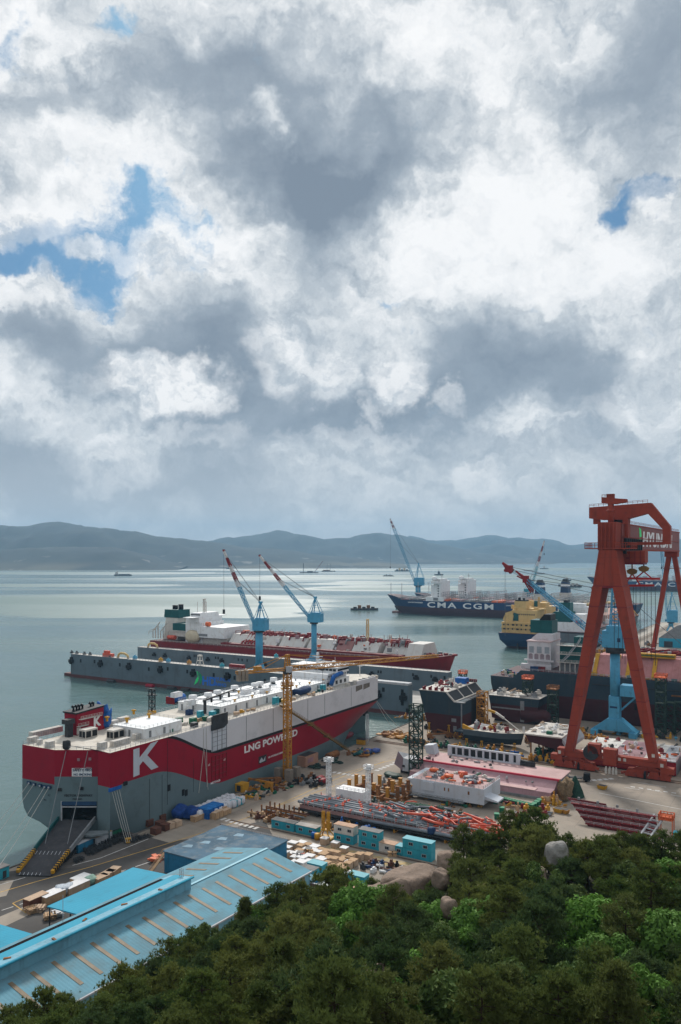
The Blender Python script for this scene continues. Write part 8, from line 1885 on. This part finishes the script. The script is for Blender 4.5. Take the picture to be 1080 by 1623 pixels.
def leafmat(name, c1, c2, c3, sc=1.1):
    m = bpy.data.materials.new(name); m.use_nodes = True; t = T(m.node_tree); b = t.n['Principled BSDF']
    P = t.add('ShaderNodeNewGeometry').outputs['Position']; oi = t.add('ShaderNodeObjectInfo').outputs['Random']
    n = t.noise(P, sc, 4, .6)
    c = t.mix(t.ramp(n, .35, .68), c4(c1), c4(c2)); c = t.mix(t.m('MULTIPLY', oi, .75), c, c4(c3))
    t.l.new(c, b.inputs['Base Color']); b.inputs['Roughness'].default_value = .75; b.inputs['Specular IOR Level'].default_value = .15
    tr = t.add('ShaderNodeBsdfTranslucent'); t.l.new(c, tr.inputs[0]); ms = t.add('ShaderNodeMixShader'); ms.inputs[0].default_value = .22
    o = [x for x in t.n if x.type == 'OUTPUT_MATERIAL'][0]; t.l.new(b.outputs[0], ms.inputs[1]); t.l.new(tr.outputs[0], ms.inputs[2]); t.l.new(ms.outputs[0], o.inputs[0])
    return m
needle = leafmat('pine_needles', (.055, .098, .024), (.150, .198, .048), (.135, .155, .044), .8)
leafm = leafmat('broad_leaves', (.085, .20, .030), (.16, .32, .05), (.11, .21, .045), .9)
olivel = leafmat('olive_leaves', (.060, .12, .028), (.12, .18, .045), (.09, .12, .038), .9)
bark = mat('pine_bark', (.060, .042, .032), .95, .3, 2.0)
def tuft(mb, r, c, s, n, updir):
    for k in range(n):
        d = Vector((r.gauss(0, 1), r.gauss(0, 1), r.gauss(0, .7) + updir)).normalized(); a = d.cross(Vector((r.random(), r.random(), r.random()))).normalized() * s * .15
        p = Vector(c); q = p + d * s * r.uniform(.7, 1.2); i = len(mb.v); mb.v += [tuple(p - a), tuple(p + a), tuple(q)]; mb.face((i, i + 1, i + 2))
def pine(seed, H, Rr, whorls, per, cone=False, dens=1.0):
    r = random.Random(seed); tr = MB(); cr = MB(); lean = Vector((r.uniform(-.06, .06), r.uniform(-.06, .06), 0)); bend = r.uniform(-.25, .25)
    axis = lambda h: Vector((lean.x * h + bend * math.sin(h * .8), lean.y * h + bend * math.cos(h * .6) - bend, h))
    tr.tube([axis(H * k / 8) for k in range(9)], .17 * H / 6, 7, True, .03)
    h0 = .12 if cone else .30
    for w_ in range(whorls):
        f = (w_ + .5) / whorls; h = H * (h0 + (1 - h0) * f * .97)
        env = (1 - f) ** .8 * 1.0 if cone else math.sin((.36 + f * .62) * math.pi) ** .95
        for k in range(per):
            if r.random() < .16 and not cone: continue
            a = 2 * math.pi * (k + r.random() * .8) / per + w_; l = Rr * env * r.uniform(.45, 1.3) + .2; rise = r.uniform(.05, .4) if not cone else r.uniform(-.1, .3)
            base = axis(h); tip = base + Vector((math.cos(a) * l, math.sin(a) * l, l * rise)); mid = (base + tip) / 2 + Vector((0, 0, -l * .06))
            tr.tube([base, mid, tip], .045, 4, False, .015)
            for j in range(max(2, int(l * 2.1 * dens + .5))):      # flat pads of needles towards the branch ends
                t_ = r.uniform(.42, 1.05); pc = base + (tip - base) * t_ + Vector((r.gauss(0, l * .13), r.gauss(0, l * .13), .05)); ps = r.uniform(.20, .34) * (.75 if cone else 1)
                for q_ in range(13): tuft(cr, r, pc + Vector((r.gauss(0, ps), r.gauss(0, ps), r.gauss(0, .15))), r.uniform(.24, .42), 7, 1.3)
    for k in range(8): tuft(cr, r, axis(H) + Vector((r.gauss(0, .1), r.gauss(0, .1), r.uniform(-.5, .1))), .3, 9, 1.2)
    return tr.mesh('trunk', bark), cr.mesh('crown', needle)
def broad(seed, H, Rr, m, n=8200):
    r = random.Random(seed); tr = MB(); cr = MB(); tr.tube([(0, 0, 0), (.1, 0, H * .3), (.05, .1, H * .62)], .16, 7, True, .07)
    cl = []
    for k in range(26):
        a = r.uniform(0, 6.28); q = math.sqrt(r.random()); zz = r.uniform(.25, .95); e = math.sqrt(max(.1, 1 - ((zz - .5) / .55) ** 2))
        c = Vector((math.cos(a) * q * Rr * .78 * e, math.sin(a) * q * Rr * .78 * e, H * zz)); cl.append((c, r.uniform(.45, .75) * Rr * .5)); tr.tube([(.05, .05, H * .3), tuple(c * .6 + Vector((0, 0, H * .1))), tuple(c)], .05, 4, False, .02)
    for k in range(n):
        c, rad = r.choice(cl); d = Vector((r.gauss(0, 1), r.gauss(0, 1), r.gauss(.25, 1))).normalized(); p = c + d * rad * (.55 + .5 * r.random()); s = r.uniform(.09, .17)
        u_ = (d + Vector((r.gauss(0, .6), r.gauss(0, .6), r.gauss(0, .6)))).normalized(); a = u_.cross(Vector((r.random() - .5, r.random() - .5, r.random() - .5))).normalized(); b_ = u_.cross(a)
        i = len(cr.v); cr.v += [tuple(p - a * s * 1.5), tuple(p - b_ * s * .7), tuple(p + a * s * 1.5), tuple(p + b_ * s * .7)]; cr.face((i, i + 1, i + 2, i + 3))
    return tr.mesh('trunk', bark), cr.mesh('crown', m)
PINES = [pine(11, 6.6, 2.5, 8, 5), pine(12, 7.6, 2.5, 9, 5), pine(13, 5.6, 2.6, 7, 6), pine(14, 7.0, 2.1, 9, 5), pine(15, 5.8, 2.9, 7, 6), pine(16, 8.2, 2.4, 10, 4)]
needle2 = leafmat('pine_needles_dark', (.038, .078, .026), (.098, .148, .048), (.085, .125, .045), .8); needle3 = leafmat('pine_needles_yellow', (.085, .118, .026), (.20, .22, .055), (.17, .185, .052), .8)
def recolour(p, m): q = p[1].copy(); q.materials[0] = m; return (p[0], q)
PINES += [recolour(PINES[0], needle2), recolour(PINES[2], needle2), recolour(PINES[4], needle2), recolour(PINES[1], needle3), recolour(PINES[4], needle3)]
CONES = [pine(21, 6.0, 1.7, 12, 6, True, .9), pine(22, 4.6, 1.4, 10, 6, True, .9)]
BROADS = [broad(31, 5.0, 3.0, leafm), broad(32, 4.2, 2.6, leafm), broad(33, 5.4, 2.7, olivel), broad(34, 3.6, 2.2, olivel)]
TREE_N = [0]
def plant(kind, X, Y, s, label, group, name='pine_tree', dz=-.15):
    me = kind; t = bpy.data.objects.new(name, None); COL.objects.link(t); t.location = (X, Y, hill_z(X, Y) + dz); t.scale = (s, s, s * rnd.uniform(.95, 1.18)); t.rotation_euler = (0, 0, rnd.uniform(0, 6.28))
    tag(t, label, 'tree', group)
    for nm, m in zip(('trunk', 'crown'), me): o = bpy.data.objects.new(nm, m); COL.objects.link(o); o.parent = t
    TREE_N[0] += 1; return t
# boulders that keep the trees away
rockm = mat('granite', (.22, .165, .13), .9, .25, .35, (.10, .085, .07), bump=.35); rockg = mat('grey_granite', (.27, .26, .245), .9, .2, .4, (.12, .11, .10), bump=.3)
def boulder(label, px, py, Y, rx, ry, rz, m, seed, tilt=0.0):
    X = (px - 540) / 1260 * Y; zt = CAM_H - (py - 880) / 1260 * Y; mb = MB(); mb.blobm((0, 0, -rz), rx, ry, rz, seed, .20, 30, 20, 1.1)
    mb.v = [(x + .12 * noise.noise(Vector((x * .9, y * .9, z * .9 + seed))) , y, z + .10 * noise.noise(Vector((x * 1.3 + 4, y * 1.3, z * 1.3)))) for x, y, z in mb.v]
    o = mb.build('boulder', m); o.location = (X, Y, zt); o.rotation_euler = (0, tilt, seed); return tag(o, label, 'boulder')
NOGO = [(640, 1392, 50, 26), (600, 1410, 30, 20), (885, 1350, 16, 14), (700, 1362, 20, 12), (562, 1572, 34, 46), (725, 1345, 18, 12), (845, 1395, 22, 16), (545, 1590, 24, 30), (575, 1545, 18, 25)]
boulder('big smooth brown boulder at the wood\'s edge below the cabins', 652, 1377, 112, 4.6, 3.4, 4.6, rockm, 1, .12)
boulder('long brown boulder flank sloping down left of the big one', 607, 1396, 109, 3.2, 3.2, 6.0, rockm, 2, .35)
boulder('brown rock half hidden by pines right of the big boulder', 716, 1352, 108, 1.7, 1.7, 3.4, rockm, 3, -.2)
boulder('small brown rock among the pines below the long boulder', 700, 1380, 103, 1.2, 1.2, 2.4, rockm, 4)
boulder('pale grey pointed boulder standing out on the ridge at right', 886, 1338, 100, 1.3, 1.3, 3.6, rockg, 5, .3)
boulder('grey rock lower left of the pointed boulder', 850, 1376, 97, 1.3, 1.2, 2.6, rockm, 6)
boulder('brown rock showing between pines in the middle of the slope', 770, 1402, 95, .9, .9, 1.8, rockm, 7)
boulder('small brown rock in the middle of the slope, left of its neighbour', 712, 1425, 90, 1.0, 1.0, 2.2, rockm, 8)
boulder('bare brown rock slab near the lower edge of the wood', 566, 1542, 66, 2.0, 3.6, 3.4, rockm, 9, .2)
boulder('bare brown rock slab lowest in the photo beside bright shrubs', 542, 1574, 62, 2.0, 2.6, 3.2, rockm, 10, .25)
def onground(px, py, up):      # where a tree whose middle shows at (px, py) stands
    best = None; Y = 50.0
    yc = interp(CREST_Y, px)
    while Y <= yc + 6:
        X = (px - 540) / 1260 * Y; d = abs(hill_z(X, Y) + up - (CAM_H - (py - 880) / 1260 * Y))
        if best is None or d < best[0] - 1e-6: best = (d, X, Y)
        Y += .5
    return best[1], best[2]
spots = []
BL = 'bright green broadleaf tree among the dark pines on the hillside'; OL = 'dull green leafy tree among the dark pines on the hillside'
for px, py, k, s in ((588, 1455, 0, 1.15), (575, 1480, 1, 1.0), (560, 1450, 0, .9), (640, 1570, 0, .85), (615, 1598, 1, .9), (668, 1555, 1, .8), (760, 1478, 0, .95), (735, 1490, 1, .95), (785, 1468, 1, .7), (945, 1475, 0, 1.1), (930, 1490, 1, .9), (962, 1490, 1, .8), (985, 1545, 1, .9), (960, 1530, 0, .8), (1050, 1500, 1, 1), (1075, 1520, 0, 1), (1040, 1378, 1, .9), (1065, 1395, 0, .8), (412, 1455, 1, .85), (398, 1448, 0, .75), (520, 1500, 3, 1), (405, 1575, 3, .9), (392, 1590, 1, .6), (440, 1510, 2, .8), (240, 1565, 3, .8), (262, 1548, 3, .9), (215, 1590, 3, .9), (330, 1500, 2, .7), (700, 1520, 2, .9), (860, 1420, 2, .9), (800, 1560, 2, .8), (480, 1550, 1, .75), (620, 1500, 2, .9), (830, 1500, 3, 1.0), (880, 1530, 1, .7), (720, 1600, 3, 1.1), (820, 1600, 2, .9), (1020, 1590, 1, .8), (300, 1580, 3, .9), (340, 1600, 1, .6), (470, 1600, 3, 1.0), (655, 1450, 2, .8), (910, 1430, 3, .9), (1060, 1450, 2, .9), (500, 1465, 1, .6), (690, 1480, 0, .8), (1000, 1420, 2, .9), (905, 1580, 2, .8), (350, 1535, 3, .8), (540, 1480, 1, .9)):
    X, Y = onground(px, py, 3.0 * s); NOGO.append((px, py + 25, 30 * s if k < 2 else 16, 34 * s if k < 2 else 18)); plant(BROADS[k], X, Y, s * 1.18, BL if k < 2 else OL, 'bright broadleaf trees on the hillside' if k < 2 else 'dull leafy trees on the hillside', 'broadleaf_tree'); spots.append((X, Y, 2.3 * s))
for px, py, k, s in ((386, 1440, 0, .95), (322, 1472, 0, .72), (310, 1478, 1, .8), (190, 1535, 1, .85), (202, 1530, 1, .7), (98, 1592, 1, .6), (62, 1606, 1, .55), (278, 1500, 1, .6), (455, 1418, 0, .8), (440, 1425, 1, .8), (498, 1412, 1, .9), (148, 1566, 1, .55)):
    X, Y = onground(px, py, 3.0 * s); plant(CONES[k], X, Y, s, 'young spire shaped pine rising at the wood\'s left edge before the blue shed', 'young spire shaped pines', 'young_pine'); spots.append((X, Y, 1.2))
RIDGE = 'dark pine on the ridge line, outlined against the yard'
for px, py, k, s in ((830, 1345, 1, 1.1), (808, 1340, 5, 1.0), (850, 1340, 5, 1.05), (780, 1348, 0, 1.0), (760, 1355, 1, 1.0), (870, 1350, 3, 1.0), (735, 1365, 5, .95), (905, 1358, 0, .9), (930, 1362, 4, .95), (960, 1362, 1, .95), (985, 1360, 3, 1), (1015, 1362, 0, 1), (1050, 1360, 5, 1), (1080, 1365, 1, 1), (795, 1372, 2, 1), (545, 1438, 4, .8), (515, 1448, 2, .8), (475, 1455, 4, .8), (720, 1385, 2, .9), (675, 1398, 4, .55)):
    s *= .8 if px > 890 else .88; X, Y = onground(px, py, 3.4 * s); plant(PINES[k], X, Y, s, RIDGE, 'pines along the ridge line'); spots.append((X, Y, 1.9))
np_, tries = 0, 0
prn = random.Random(5)
while np_ < 225 and tries < 20000:
    tries += 1
    Y = 49 + 69 * math.sqrt(prn.random()); X = prn.uniform(-.52, .52) * Y
    px = 540 + 1260 * X / Y; yc = interp(CREST_Y, px)
    if Y > yc + 5: continue
    z = hill_z(X, Y); py = 880 + 1260 * (CAM_H - z - 2.4) / Y
    if any(abs(px - a) < c_ and abs(py - b_) < d_ for a, b_, c_, d_ in NOGO): continue
    mind = 3.5 if px > 420 else 2.8
    if any((X - a) ** 2 + (Y - b_) ** 2 < max(mind, r_) ** 2 for a, b_, r_ in spots): continue
    s = prn.uniform(.8, 1.22) * (1 if px > 420 else .74); k = prn.randrange(11)
    if py < 1450 and (abs(px - 640) < 70): s *= .6
    plant(PINES[k], X, Y, s, 'dark olive pine among the dense pines covering the foreground hillside', 'pines covering the hillside'); spots.append((X, Y, mind)); np_ += 1
